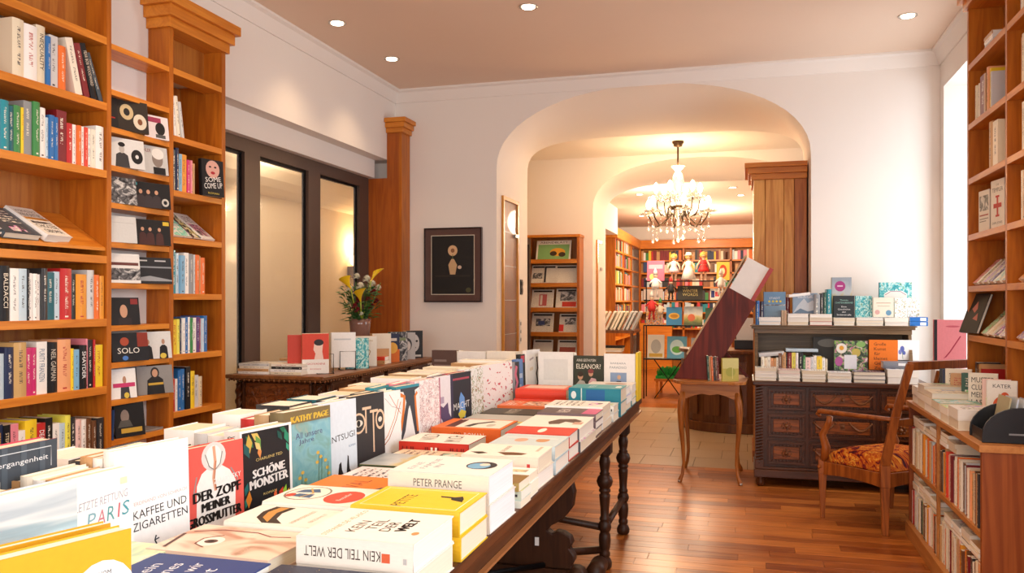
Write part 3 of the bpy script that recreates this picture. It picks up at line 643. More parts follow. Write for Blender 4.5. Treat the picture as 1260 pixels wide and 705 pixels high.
# bookcase C
bcC = empty('bookcase', (XF, 4.1, 0), 'narrow tall wooden bookcase with stepped cornice beside the interior glazing', 'bookcase')
MB().box(-3.178, XF, 3.846, 3.880, 2.70, 2.90).box(-3.32, XF, 3.846, 3.880, 0, 2.70).build('side_panel', OAK, bcC, bevel=.0015)
MB().box(-3.178, XF, 4.315, 4.352, 2.70, 2.90).box(-3.41, XF, 4.315, 4.352, 0, 2.70).build('side_panel', OAK, bcC, bevel=.0015)
MB().box(-3.175, -3.165, 3.88, 4.315, 2.70, 2.90).build('back_panel', OAKB, bcC); MB().box(-3.34, -3.328, 3.88, 4.315, 0, 2.69).build('back_panel', OAKB, bcC)
SC = (2.688, 2.317, 2.015, 1.756, 1.444, 1.107, .79, .50, .12)
for z in SC: shelf_board(bcC, -3.163 if z > 2.6 else -3.328, XF, 3.88, 4.315, z, .034)
cc = bcC
for i, (e, z0, z1) in enumerate(((.018, 2.90, 2.955), (.04, 2.955, 3.015), (.065, 3.015, 3.07))):
    MB().box(-3.178, XF+e, 3.846-e, 4.352+e, z0, z1).build('cornice_board', OAKX if i == 9 else OAKY, cc, bevel=.002)
LC = {2.317: 'top filled shelf', 2.015: 'second filled shelf', 1.444: 'middle shelf', 1.107: 'second lowest clear shelf', .79: 'lowest clear shelf'}
rowsC = {
 2.317: 'white 22 215 L-5|ivory 28 225 L-7|pale_grey 24 200 L-9',
 2.015: 'slate 34 225|navy 28 240|sky_blue 30 212|amber 44 215|magenta 26 190|pink 14 190|tan 20 175',
 1.444: 'teal 34 240|pale_blue 36 225|sky_blue 40 215|white 40 232|grey 40 228|pale_grey 14 225|orange 34 225|tan 14 220|orange 44 212',
 1.107: 'yellow 52 190|lemon 26 195|navy 14 200|white 24 200|blue 24 205|white 24 205|pale_green 2 2|green 16 200|white 38 200|purple 30 205|red 14 195|pale_blue 18 195|blue 30 210'.replace('|pale_green 2 2', ''),
 .79: 'charcoal 16 170|red 20 180|white 20 180|blue 26 225|blue 36 230|black 40 240|yellow 44 212|pale_grey 40 185|beige 34 175',
}
for z, spec in rowsC.items():
    row(spec, (XF-.012, 3.884, 0), (0, 1, 0), PI/2, z, .17, '{c} {k}, {o} from left on the '+LC[z]+' of the corniced bookcase', 'books on the '+LC[z]+' of the corniced bookcase')
book(.03, .155, .215, 'black', (XF-.02, 4.13, 2.015), 'black book with pale face picture and brush lettering facing out beside the coloured spines', None, kind='plain', rz=-.25, lean=-.06,
     front=[('rect', 0, 0, 1, 1, '#151214'), ('ell', .5, .74, .32, .24, '#d9a89a'), ('ell', .38, .80, .06, .025, '#301818'), ('ell', .62, .80, .06, .025, '#301818'), ('ell', .5, .64, .10, .04, '#b02030'), ('text', 'SOME', .5, .46, .72, .13, '#f6f2ec', 6), ('text', 'COME UP', .5, .29, .84, .15, '#f6f2ec', 6), ('text', 'ROMAN', .5, .08, .5, .05, '#d9c04a')])
for i, (y, c) in enumerate(((3.90, 'white'), (3.985, 'dark_red'), (4.07, 'charcoal'), (4.15, 'white'))):
    book(.012, .15, .235, c, (-3.06, y, 1.757+.004), ('slim %s title, %s from the left in the reclining row of the corniced bookcase' % (c.replace('_', ' '), ORD[i])), 'slim books reclining in the corniced bookcase', lean=-math.radians(50), rz=.05*i, kind=('art', 'photo')[i % 2], hard=False)
for i, (y, c) in enumerate(((3.89, 'cream'), (3.90, 'pale_grey'), (3.91, 'white'))):
    book(.018, .13, .19, c, (-3.25, y, .50+.0185*i), '%s paperback, %s up in the low pile of the corniced bookcase' % (c.replace('_', ' '), ORD[i]), 'low pile in the corniced bookcase', pose='flat', rz=PI/2, hard=False)
row('red 16 150|yellow 18 160|blue 18 150|amber 16 155|navy 18 150|lime 16 140|red 14 145', (XF-.012, 4.10, 0), (0, 1, 0), PI/2, .50, .12, 'small {c} {k}, {o} from left on the bottom shelf of the corniced bookcase', 'small coloured books at the bottom of the corniced bookcase')

# compact disc shelves between them
cdB = empty('disc_rack', (XF, 3.63, 0), 'narrow rack of wooden shelves holding compact discs between the two bookcases', 'shelf rack')
MB().box(-3.20, -3.19, 3.417, 3.846, 0, 2.68).build('back_panel', W_WHITE, cdB); tag(cdB.children[0] if cdB.children else cdB)
SB = (2.683, 2.456, 2.27, 2.079, 1.893, 1.697, 1.493, 1.28, 1.094, .907, .708, .50, .30)
for z in SB: shelf_board(cdB, -3.178 if z > 2.67 else -3.19, XF, 3.417, 3.846, z, .028)
def figure(cx, sk, body, s=1): return [('poly', [(cx-.16*s, 0), (cx-.13*s, .42), (cx-.05*s, .5), (cx+.05*s, .5), (cx+.13*s, .42), (cx+.16*s, 0)], body), ('ell', cx, .62, .06*s, .11*s, sk)]
def disc(y, z, wd, ht, col, label, front, rz=-.30, th=.011, x=XF-.03):
    o = empty('disc_case', (x, y, z), label, 'CD', 'compact discs on the rack'); o.rotation_euler = (0, -math.radians(7), rz)
    slab(th, wd, ht).build('case', flat(col, .2), o, loc=(0, 0, 0)); print_on(o, 'cover_print', (th, 0, 0), (0, 1, 0), (0, 0, 1), wd, ht, front)
    return o
K = '#1b1a1c'; G = '#9a9c9e'; SKN = '#c99a7c'
disc(3.425, 2.27, .06, .165, 'charcoal', 'tall black disc box with red letters at the left of the top filled rack shelf', [('rect', 0, 0, 1, 1, K), ('rect', .3, .3, .7, .34, '#b02828')], -.1)
disc(3.49, 2.27, .17, .165, '#2a2622', 'disc cover with gold and brown turntable pictures on the top filled rack shelf', [('rect', 0, 0, 1, 1, '#2c241e'), ('ell', .3, .6, .22, .25, '#c9b48a'), ('ell', .3, .6, .1, .12, K), ('ell', .72, .35, .22, .25, '#d9d0bc'), ('ell', .72, .35, .08, .1, '#7a4a2a')])
disc(3.68, 2.27, .15, .125, '#e3dadd', 'pale disc cover with black record player and pink label, top filled rack shelf', [('rect', 0, 0, 1, 1, '#e6dde0'), ('rect', .1, .7, .7, .92, '#a03a5a'), ('ell', .65, .45, .2, .28, K), ('rect', .45, .05, .85, .2, '#555')], -.25)
disc(3.435, 2.079, .19, .15, '#d8d8d6', 'grey disc cover with dark haired man and vinyl record', [('rect', 0, 0, 1, 1, '#dcdcda')]+figure(.35, '#b9b4ae', '#3a3a3c', 1.3)+[('ell', .35, .78, .1, .08, K), ('ell', .78, .42, .17, .25, K), ('ell', .78, .42, .05, .07, '#ddd')])
disc(3.63, 2.079, .19, .15, '#cfcfcd', 'grey disc cover with grey haired man in profile', [('rect', 0, 0, 1, 1, '#c9c9c8'), ('ell', .66, .55, .18, .3, '#8d8078'), ('ell', .68, .74, .2, .2, '#e8e6e2'), ('rect', .5, 0, .9, .25, K), ('text', 'MAHLER', .26, .82, .4, .12, '#7a2030')], -.22)
disc(3.43, 1.893, .15, .135, '#6a655e', 'disc cover with old brown photograph on the rack', [('rect', 0, 0, 1, 1, 'M:photo_bw')])
disc(3.60, 1.893, .21, .135, '#1c1c1e', 'black disc cover with several musicians and a round logo', [('rect', 0, 0, 1, 1, K)]+sum([figure(x, SKN, '#3b3335', .8) for x in (.2, .4, .62)], [])+[('ell', .85, .25, .1, .16, '#c9c4bc'), ('ell', .85, .25, .05, .08, K), ('rect', .02, .85, .12, .95, '#3a9a9a')], -.35)
disc(3.43, 1.697, .15, .135, '#dcdcd8', 'plain pale grey disc case without picture on the rack', [('rect', 0, 0, 1, 1, '#d3d3d0'), ('rect', .05, .75, .9, .76, '#aaaaa8')])
disc(3.60, 1.697, .21, .135, '#201e1e', 'dark disc cover of seated group with small yellow tag', [('rect', 0, 0, 1, 1, '#1c1a1b')]+sum([figure(x, SKN, '#4a2a26', .7) for x in (.25, .45, .7)], [])+[('rect', .8, .8, .97, .95, '#d9b93a')], -.35)
disc(3.43, 1.493, .17, .15, '#e6e4e0', 'white disc cover with dark figures of an orchestra', [('rect', 0, 0, 1, 1, '#e6e4e0'), ('rect', 0, .1, 1, .5, 'M:photo_bw'), ('rect', .05, .6, .95, .7, '#6a3a34')])
disc(3.61, 1.493, .21, .14, '#28292c', 'dark grey disc cover with pale horizon and lettering', [('rect', 0, 0, 1, 1, '#26272a'), ('rect', 0, .6, 1, .66, '#8d9298'), ('poly', [(0, .2), (.4, .3), (1, .15), (1, .1), (0, .1)], '#9a9ea2'), ('rect', .1, .85, .35, .9, '#ccc'), ('rect', .55, .85, .85, .9, '#ccc')], -.35)
disc(3.44, 1.28, .17, .14, '#171517', 'single black disc cover with lit face of man on the rack', [('rect', 0, 0, 1, 1, '#171517'), ('ell', .45, .5, .13, .24, SKN), ('rect', .25, 0, .7, .25, '#2b2022'), ('rect', .7, .75, .95, .95, '#8a2a2a')], -.2)
disc(3.45, 1.094, .20, .145, '#1a1a1e', 'black disc cover with small blue emblem and white capital letters', [('rect', 0, 0, 1, 1, '#1a1a1e'), ('ell', .35, .7, .12, .15, '#a8482e'), ('text', 'SOLO', .45, .38, .6, .2, '#e8e4dc'), ('ell', .35, .12, .08, .08, '#4a7ac0'), ('rect', .7, .5, 1, 1, '#8a3020')], -.3)
disc(3.65, 1.094, .185, .145, '#d6d6d4', 'pale disc cover with two men in dark suits', [('rect', 0, 0, 1, 1, '#dcdcda')]+figure(.25, '#b48a70', K, .9)+figure(.74, '#b48a70', K, .9)+[('ell', .72, .1, .1, .1, '#d9c04a')], -.3)
disc(3.44, .907, .145, .15, '#eeeeec', 'white disc cover with seated man and pink lettering', [('rect', 0, 0, 1, 1, '#f0f0ee')]+figure(.55, '#b48a70', '#3a3a40', 1.2)+[('rect', .1, .38, .95, .52, '#c8386e'), ('ell', .6, .1, .1, .1, '#d9c04a')], -.25)
disc(3.63, .907, .21, .15, '#8c8a88', 'grey disc cover with long haired person in black and gold lettering', [('rect', 0, 0, 1, 1, '#8f8d8b'), ('poly', [(.25, 0), (.28, .5), (.4, .62), (.6, .62), (.72, .5), (.75, 0)], K), ('ell', .5, .75, .12, .2, '#2a2422'), ('ell', .5, .74, .08, .14, SKN), ('rect', .3, .32, .72, .40, '#c9a23c')], -.3)
disc(3.47, .708, .17, .17, '#141416', 'black disc cover with portrait and yellow lettering near the rack bottom', [('rect', 0, 0, 1, 1, '#141416'), ('ell', .35, .62, .14, .2, '#8f8078'), ('poly', [(.1, .3), (.6, .3), (.5, .5), (.2, .5)], '#56544f'), ('rect', .2, .12, .9, .26, '#c9a23c')], -.25)
disc(3.425, .708, .03, .15, 'navy', 'slim navy blue disc box standing at the rack bottom', [('rect', 0, 0, 1, 1, '#1c3a6a')], -1.2)
o = disc(3.68, .709, .14, .125, 'grey', 'grey disc case lying flat at the bottom of the rack', [('rect', .1, .1, .9, .9, '#9a9a9c')], 0); o.rotation_euler = (0, -PI/2, 0); o.location = (XF-.02, 3.68, .709)

# ================================================================ carved sideboard under the glazing
ch = empty('carved_chest', (-3.0, 5.78, 0), 'long dark carved wooden chest below the interior glazing with books and flowers on it', 'chest')
x0, x1, y0, y1, zt = -3.35, -2.66, 4.82, 6.76, .915
MB().box(x0+.04, x1-.02, y0+.06, y1-.04, .06, .86).build('body', DARKZ, ch)
tp = MB().box(x0, x1+.04, y0-.03, y1+.02, .888, zt).box(x0+.01, x1+.015, y0-.01, y1, .875, .888)
tp.build('top', wood('walnut_top', '#54301a', '#9a6438', 'Y', .8, .4, .4), ch, bevel=.006)
mo = MB(); 
for i in range(52): mo.ball((x1+.035, y0+i*.0375, .880), .009, 6, 4)
for i in range(19): mo.ball((x0+.03+i*.0375, y0-.025, .880), .009, 6, 4)
tag(mo.build('beaded_moulding', wood('walnut_carving', '#4a2815', '#8f5c34', 'Z', 1, .35, .4), ch), kind='stuff')
MB().box(x0+.02, x1+.01, y0+.02, y1, 0, .10).build('plinth', DARKZ, ch, bevel=.004)
CARV = wood('carved_panel_wood', '#4a2210', '#9c5628', 'X', 1.2, .4, .4)
def twisted(cx, cy, z0, z1, r=.022):
    m = MB(); n = 46; m.lathe([(r*.8, z0), (r*.8, z1)], 10, (cx, cy, 0))
    for s in range(2): m.tube([(cx+math.cos(a+s*PI)*r*.75, cy+math.sin(a+s*PI)*r*.75, z0+(z1-z0)*k/n) for k in range(n+1) for a in (k*.75,)], r*.45, 5)
    return m.build('twisted_column', DARKZ, ch)
for cx, cy in ((x0+.055, y0+.045), (x1-.035, y0+.04)): twisted(cx, cy, .12, .85)
# end panel, facing the camera: recessed frame, rosettes
pf = MB(); Y = y0+.055
pf.box(x0+.085, x1-.085, Y-.02, Y, .855, .87).box(x0+.085, x1-.085, Y-.02, Y, .655, .675).box(x0+.085, x0+.105, Y-.02, Y, .675, .855).box(x1-.105, x1-.085, Y-.02, Y, .675, .855)
pf.build('panel_frame', DARKZ, ch, bevel=.004)
def rosette(cx, cz, r, style, plane, off):
    """carved rosette on a face. plane 'Y': in XZ at y=off (towards -y), plane 'X': in YZ at x=off (towards +x)"""
    m = MB(); P = (lambda a, b2, c: (cx+a, off-c, cz+b2)) if plane == 'Y' else (lambda a, b2, c: (off+c, cx+a, cz+b2))
    if style == 'swirl':
        for k in range(8):
            a = k*PI/4; vs = []; 
            for t in range(7):
                f = t/6; b2 = a+f*.9; wd = .30*math.sin(PI*min(f*.9+.1, 1))*r
                rr = r*f; vs += [P(rr*math.cos(b2)-wd*math.sin(b2)*.5, rr*math.sin(b2)+wd*math.cos(b2)*.5, 0), P(rr*math.cos(b2), rr*math.sin(b2), .013), P(rr*math.cos(b2)+wd*math.sin(b2)*.5, rr*math.sin(b2)-wd*math.cos(b2)*.5, 0)]
            m.add(vs, [(3*t, 3*t+3, 3*t+4, 3*t+1) for t in range(6)]+[(3*t+1, 3*t+4, 3*t+5, 3*t+2) for t in range(6)])
        m.tube([P(r*1.06*math.cos(a), r*1.06*math.sin(a), .002) for a in [PI*k/14 for k in range(29)]], .005, 5)
    else:
        for k in range(6):
            a = k*PI/3; vs = [P(0, 0, .003), P(r*.5*math.cos(a-.28), r*.5*math.sin(a-.28), 0), P(r*math.cos(a), r*math.sin(a), .003), P(r*.5*math.cos(a+.28), r*.5*math.sin(a+.28), 0), P(r*.5*math.cos(a), r*.5*math.sin(a), .013)]
            m.add(vs, [(0, 1, 4), (1, 2, 4), (2, 3, 4), (3, 0, 4)])
            m.tube([P(r*math.cos(a), r*math.sin(a), .002), P(r*math.cos(a+PI/3), r*math.sin(a+PI/3), .002)], .004, 4)
            for q in (.55, .78): m.tube([P(r*q*math.cos(a+.2), r*q*math.sin(a+.2), .001), P(r*q*math.cos(a+PI/3-.2), r*q*math.sin(a+PI/3-.2), .001)], .003, 4)
    return m
MB().box(x0+.105, x1-.105, Y-.006, Y-.001, .675, .855).build('end_panel', CARV, ch)
for dx, st in ((-.17, 'star'), (0, 'swirl'), (.17, 'star')): rosette((x0+x1)/2+dx, .765, .072 if st == 'star' else .082, st, 'Y', Y-.006).build('rosette', CARV, ch)
pf = MB().box(x0+.10, x1-.10, Y-.014, Y, .14, .17).box(x0+.10, x1-.10, Y-.014, Y, .58, .61); pf.build('lower_panel_frame', DARKZ, ch)
# long side facing the room: drawers with scroll carving
XS = x1-.02
for k in range(4):
    a = y0+.16+k*.445; b2 = a+.38
    f = MB().box(XS, XS+.02, a, b2, .848, .866).box(XS, XS+.02, a, b2, .68, .70).box(XS, XS+.02, a, a+.02, .70, .848).box(XS, XS+.02, b2-.02, b2, .70, .848)
    d = f.build('drawer_front', DARKZ, ch, bevel=.003)
    s = MB()
    for sg in (-1, 1):
        c = (a+b2)/2
        for q in range(3):
            cc2 = c+sg*(.035+q*.048); s.tube([(XS+.006, cc2+sg*(.020*(1-t/14))*math.cos(t*.7), .775+(.028*(1-t/14))*math.sin(t*.7)) for t in range(13)], [.006*(1-t/16) for t in range(13)], 5)
            s.ball((XS+.004, cc2+sg*.024, .745), .010, 6, 4); s.ball((XS+.004, cc2+sg*.024, .808), .009, 6, 4)
    s.ball((XS+.008, (a+b2)/2, .775), .018, 8, 5); o = s.build('scroll_carving', CARV, ch)
    MB().box(XS, XS+.014, a, b2, .14, .62).build('lower_panel', DARKZ, ch, bevel=.006)
for k in range(5):
    a = y0+.095+k*.445
    m = MB(); 
    for q in range(3): m.tube([(XS+.012, a+.012+q*.02, .14), (XS+.012, a+.012+q*.02, .85)], .008, 6)
    m.build('fluted_pilaster', DARKZ, ch)
# ================================================================ things on the carved sideboard
ZC = .915
for i, (x, y, n, cols) in enumerate(((-3.30, 4.86, 4, ('white', 'tan', 'ivory', 'pale_grey')), (-3.06, 4.87, 4, ('cream', 'white', 'charcoal', 'ivory')), (-3.16, 5.12, 5, ('white', 'ivory', 'cream', 'pale_grey', 'tan')))):
    for k in range(n):
        book(.017, .2, .23, cols[k], (x+.23, y+.006*k, ZC+.0175*k), '%s thin paperback, %s from bottom of the %s pile on the sideboard' % (cw(cols[k]), ORD[k], ('left front', 'right front', 'rear')[i]), 'piles of thin books on the carved sideboard', pose='flat', rz=.05*(k % 2)-.02, hard=False, kind='type')
def facing(x, y, z, rz, t, d, h, col, lb, front, grp=None, n=1, spinecol=None, **k):
    return book(t, d, h, col, (x, y, z), lb, grp, rz=rz, kind='plain' if front else k.pop('kind', 'art'), front=front, **k)
facing(-2.90, 5.00, ZC, -1.0, .075, .175, .27, 'tan', 'red and white book with woman in profile, upright in a sideboard wire stand',
    [('rect', 0, 0, 1, 1, '#f0ece6'), ('rect', 0, .36, 1, 1, '#d8462f'), ('poly', [(.45, .36), (.5, .5), (.42, .6), (.45, .75), (.6, .82), (.78, .75), (.75, .55), (.8, .36)], '#f0cfc0'), ('ell', .62, .78, .18, .08, '#2a2022'), ('text', 'GIOVANNI', .5, .25, .7, .05, '#c84a3a'), ('text', 'ROMAN', .5, .12, .4, .03, '#c84a3a')], hard=False)
facing(-2.99, 4.97, ZC, -1.0, .03, .16, .26, 'red', 'thin red backed book standing behind the red and white one on the sideboard', [('rect', 0, 0, 1, 1, '#c8402c')], hard=False)
book(.05, .17, .25, 'white', (-2.87, 5.36, ZC+.01), 'white book tilted sideways in a wire stand on the sideboard', None, rz=-1.05, tip=.0, lean=-.12, kind='plain', front=[('rect', 0, 0, 1, 1, '#f2f3f2'), ('rect', .1, .78, .8, .82, '#c9d2d8')])
book(.03, .16, .22, 'dark_green', (-2.80, 5.45, ZC), 'small book with a dark green and grey picture behind the wire stand on the sideboard', None, rz=-1.05, kind='plain', front=[('rect', 0, 0, 1, 1, 'M:aqua')])
facing(-2.86, 5.70, ZC, -1.0, .07, .16, .225, 'tan', 'cream book with a small cat drawing, standing right of the wire stands on the sideboard',
    [('rect', 0, 0, 1, 1, '#f4efe2'), ('text', 'KATZEN', .5, .85, .6, .05, '#b89a5a'), ('line', [(.25, .3), (.3, .36), (.5, .33), (.65, .38), (.7, .5), (.62, .55)], .006, '#a8884a'), ('line', [(.4, .34), (.38, .22)], .004, '#a8884a'), ('line', [(.6, .36), (.6, .24)], .004, '#a8884a')])
IR = IRON
def wire_stand(x, y, rz, lb):
    e = empty('book_stand', (x, y, ZC), lb, 'book stand', 'wire book stands on the sideboard', rz=rz)
    s = MB(); r = .0028
    s.tube([(.012, -.07, .003), (.012, -.07, .13), (.012, .04, .13), (.012, .04, .003)], r, 6); s.tube([(-.10, -.07, .003), (.06, -.07, .003), (.06, .04, .003), (-.10, .04, .003)], r, 6)
    s.build('frame', IR, e, loc=(0, 0, 0))
    s = MB(); s.tube([(-.10, -.015, .003), (-.10, -.015, .05), (-.085, -.015, .075), (-.06, -.015, .06), (-.075, -.015, .04), (-.09, -.015, .055)], r, 6); s.build('scroll', IR, e, loc=(0, 0, 0))
wire_stand(-2.735, 5.05, -1.0, 'black wire book stand in front of the red and white book'); wire_stand(-2.735, 5.38, -1.0, 'black wire book stand in front of the tilted white book'); wire_stand(-2.73, 5.58, -1.0, 'black wire book stand left of the cream cat book')
fr5 = [('tan', [('rect', 0, 0, 1, 1, '#e9dfcb'), ('rect', .1, .1, .9, .5, '#c79a68')], 'cream and tan book, leftmost of the five standing at the far end of the sideboard'),
       ('navy', [('rect', 0, 0, 1, 1, '#2c3550'), ('rect', 0, 0, 1, .45, '#d9702a'), ('ell', .6, .5, .3, .2, '#e8b04a'), ('rect', .15, .75, .85, .85, '#d8cfc0')], 'dark blue and orange cover, second of the five at the far end of the sideboard'),
       ('dark_green', [('rect', 0, 0, 1, 1, 'M:photo_bw'), ('rect', .1, .7, .9, .8, '#7f8f6a')], 'grey-green forest cover, third of the five at the far end of the sideboard'),
       ('grey', [('rect', 0, 0, 1, 1, '#b9b7b4'), ('ell', .5, .55, .3, .25, '#3a3a3c'), ('ell', .55, .5, .18, .18, '#d4ccc4')], 'grey photo cover, fourth of the five at the far end of the sideboard'),
       ('tan', [('rect', 0, 0, 1, 1, '#2a2c2f'), ('ell', .5, .55, .3, .32, '#c9c6c2'), ('ell', .38, .62, .07, .04, '#222'), ('ell', .64, .62, .07, .04, '#222'), ('ell', .5, .38, .1, .03, '#444'), ('rect', .1, .05, .9, .12, '#d9d4cc')], 'book with black and white face, rightmost of the five on the sideboard')]
for i, (c, f, lb) in enumerate(fr5):
    facing(-2.84, 5.93+.165*i, ZC, -.75, .05, .155, .235-.01*(i % 2), c, lb, f)
for k in range(2): book(.028, .13, .19, ('tan', 'scarlet')[k], (-2.70, 5.90, ZC+.0285*k), ('tan paperback lying under a red one', 'small red paperback lying on a tan one')[k]+' by the cat book on the sideboard', None, pose='flat', rz=.1, hard=False)

# vase with flowers
vx, vy = -3.02, 6.12
vs_ = empty('flower_vase', (vx, vy, ZC), 'brownish glass vase filled with yellow callas, white and dark red blooms on the sideboard', 'vase')
MB().lathe([(.055, 0), (.065, .01), (.07, .12), (.085, .30), (.09, .345), (.086, .345), (.078, .25), (.06, .03), (.0, .02)], 20, (vx, vy, ZC)).build('glass_body', flat('#8a6254', .15, 0, .8), vs_)
rf = random.Random(11); LEAF = flat('#2f5a26', .5); LEAF2 = flat('#48702f', .5)
stems = MB()
for i in range(34):
    a = rf.uniform(0, 2*PI); r = rf.uniform(.02, .17); zt2 = rf.uniform(1.36, 1.56)
    stems.tube([(vx+.03*math.cos(a), vy+.03*math.sin(a), ZC+.05), (vx+.05*math.cos(a), vy+.05*math.sin(a), ZC+.34), (vx+r*math.cos(a), vy+r*math.sin(a), zt2)], .003, 5)
stems.build('stems', LEAF2, vs_)
for i in range(190):
    a = rf.uniform(0, 2*PI); r = rf.uniform(.01, .17); z = rf.uniform(1.24, 1.52); r *= (.5+.5*(z-1.2)/.3); l = rf.uniform(.045, .085); wd = l*.3; t = rf.uniform(-.6, .9); b2 = a+rf.uniform(-.7, .7)
    cx, cy = vx+r*math.cos(a), vy+r*math.sin(a); dx, dy = math.cos(b2), math.sin(b2)
    m = MB().add([(cx, cy, z), (cx+dx*l*.5-dy*wd, cy+dy*l*.5+dx*wd, z+t*l*.5), (cx+dx*l, cy+dy*l, z+t*l*.6), (cx+dx*l*.5+dy*wd, cy+dy*l*.5-dx*wd, z+t*l*.5), (cx+dx*l*.5, cy+dy*l*.5, z+t*l*.5+.008)], [(0, 1, 4), (1, 2, 4), (2, 3, 4), (3, 0, 4)])
    m.build('leaf', LEAF if i % 3 else LEAF2, vs_)
def bloom(x, y, z, r, col, name, n=12):
    m = MB().ball((x, y, z), r*.35, 6, 4); N3 = n*3
    for k in range(N3):
        cz = 1-1.5*(k+.5)/N3; ph = k*2.39996; sr = math.sqrt(1-cz*cz); d = Vector((sr*math.cos(ph), sr*math.sin(ph), cz)); t = d.cross(Vector((.3, .2, 1))).normalized()*r*.30; c0 = Vector((x, y, z)); b3 = c0+d*r*.2
        m.add([b3, b3+d*r*.5+t, c0+d*r, b3+d*r*.5-t], [(0, 1, 2, 3)])
    return m.build(name, flat(col, .5), vs_)
for x, y, z, r in ((-.02, -.15, 1.50, .035), (.05, -.10, 1.52, .04), (-.03, .0, 1.60, .035), (.03, .06, 1.58, .04), (.02, .17, 1.54, .045), (.0, .22, 1.50, .04), (.07, .19, 1.51, .035), (.08, -.14, 1.30, .022)): bloom(vx+x, vy+y, z, r, '#efe9d4', 'white_bloom', 14)
for x, y, z in ((.06, -.14, 1.44), (.09, -.05, 1.42), (.04, -.18, 1.36), (.07, -.19, 1.33), (.1, .04, 1.47), (.09, .10, 1.46), (.1, 0, 1.36), (.05, .14, 1.48), (.11, .07, 1.40), (.03, -.10, 1.40)): bloom(vx+x, vy+y, z, .032, '#7c1a22', 'dark_red_bloom', 10)
for x, y, z, dx, dy in ((.02, -.20, 1.50, -.15, -.3), (.08, -.15, 1.40, .1, -.4), (.05, .10, 1.57, .1, .3)):
    m = MB(); cx, cy = vx+x, vy+y; vv = []; ff = []; n = 12
    for t in range(6):
        f = t/5
        for k in range(n):
            a = 2*PI*k/n; R = .006+.040*f**1.7*(1+.35*math.cos(a)); vv.append((cx+dx*.22*f+R*math.cos(a), cy+dy*.22*f+R*math.sin(a), z+.085*f+.02*f*math.cos(a)))
    for t in range(5):
        for k in range(n): j = (k+1) % n; ff.append((t*n+k, t*n+j, (t+1)*n+j, (t+1)*n+k))
    m.add(vv, ff, 0, True); o = m.build('calla_flower', flat('#f2c81e', .4), vs_); m2 = MB().tube([(cx, cy, z), (vx+x*.8, vy+y*.7, z-.12), (vx+.02, vy, ZC+.34)], .005, 6); m2.build('calla_stem', flat('#a8b83a', .4), vs_)

# ================================================================ the long display table
TZ = .782
tb = empty('display_table', (-1.36, 2.9, 0), 'long dark wooden display table with turned legs and scrolled trestle, covered in books', 'table')
TOPW = wood('worn_walnut_top', '#2c160c', '#6a4026', 'Y', 1, .4, .5); TLEG = wood('dark_turned_wood', '#20100a', '#4c2c18', 'Z', 1, .42, .3, coat=.0)
MB().box(-2.08, -.655, -.4, 5.36, TZ-.035, TZ).build('table_top', TOPW, tb, bevel=.006)
MB().box(-.70, -.668, -.38, 5.33, TZ-.078, TZ-.035).box(-2.06, -2.03, -.38, 5.33, TZ-.078, TZ-.035).box(-2.03, -.70, 5.29, 5.33, TZ-.078, TZ-.035).build('apron', TOPW, tb)
LP = [(.034, 0), (.044, .012), (.046, .035), (.036, .055), (.028, .065), (.034, .075), (.034, .09), (.028, .10), (.034, .12), (.038, .16), (.036, .19), (.027, .205), (.036, .215), (.042, .235), (.036, .258), (.027, .268), (.033, .275), (.033, .285), (.026, .295), (.028, .34), (.034, .40), (.036, .415), (.026, .425), (.037, .435), (.037, .445), (.030, .452), (.044, .468), (.052, .492), (.044, .515), (.028, .53), (.034, .535), (.026, .545), (.032, .575), (.036, .60), (.030, .625), (.026, .632), (.034, .64), (.034, .65), (.03, .655)]
LP = [(r*.84, z*.93) for r, z in LP]
for x, y in ((-.722, 4.32), (-.722, 4.99), (-2.0, 4.32), (-2.0, 4.99)):
    m = MB().lathe(LP, 18, (x, y, 0)); m.box(x-.036, x+.036, y-.036, y+.036, .605, TZ-.078); m.build('turned_leg', TLEG, tb)
m = MB().tube([(-.722, 4.36, .215), (-.722, 4.95, .215)], .018, 10); m.build('side_stretcher', TLEG, tb)
m = MB().tube([(-.75, 4.32, .215), (-1.15, 4.42, .235), (-1.60, 4.42, .235), (-1.97, 4.32, .215)], .018, 10); m.build('cross_stretcher', TLEG, tb)
m = MB().tube([(-.75, 4.30, .10), (-1.0, 4.05, .13)], .02, 10); m.build('low_stretcher', TLEG, tb)
MB().box(-.667, -.651, -.38, 5.34, TZ-.086, TZ-.078).build('edge_strip', flat('#9a643a', .5), tb)
# scrolled trestle boards
half = [(.0, .70), (.42, .70), (.50, .64), (.555, .56), (.575, .48), (.565, .41), (.52, .35), (.46, .315), (.44, .29), (.465, .275), (.485, .29), (.52, .285), (.555, .265), (.565, .235), (.55, .21), (.56, .195), (.575, .175), (.575, .15), (.56, .13), (.56, .11), (.0, .11)]
for y in (3.94, .6):
    pol = [(-1.375+x, z) for x, z in half]+[(-1.375-x, z) for x, z in half[::-1][1:-1]]
    MB().prism(pol, 'Y', y-.03, y+.03).build('trestle_board', TLEG, tb, bevel=.006)
    f = MB().box(-2.0, -.80, y-.045, y+.045, .03, .11); f.tube([(-.80, y-.05, .065), (-.80, y+.05, .065)], .052, 14); f.tube([(-1.98, y-.05, .065), (-1.98, y+.05, .065)], .052, 14); f.box(-1.95, -.85, y-.05, y+.05, 0, .03)
    f.build('trestle_foot', TLEG, tb)
f = MB().tube([(-.735, 4.06, .045), (-.735, 4.24, .045)], .045, 14); f.build('rail_end', TLEG, tb)
m = MB().tube([(-.95, 3.90, .125), (-1.30, 3.3, .20), (-1.375, 2.6, .25), (-1.375, .6, .25)], .014, 8); m.build('iron_brace', IRON, tb)
MB().box(-.995, -.975, 3.905, 3.908, .215, .255).build('paper_tag', flat('white'), tb)

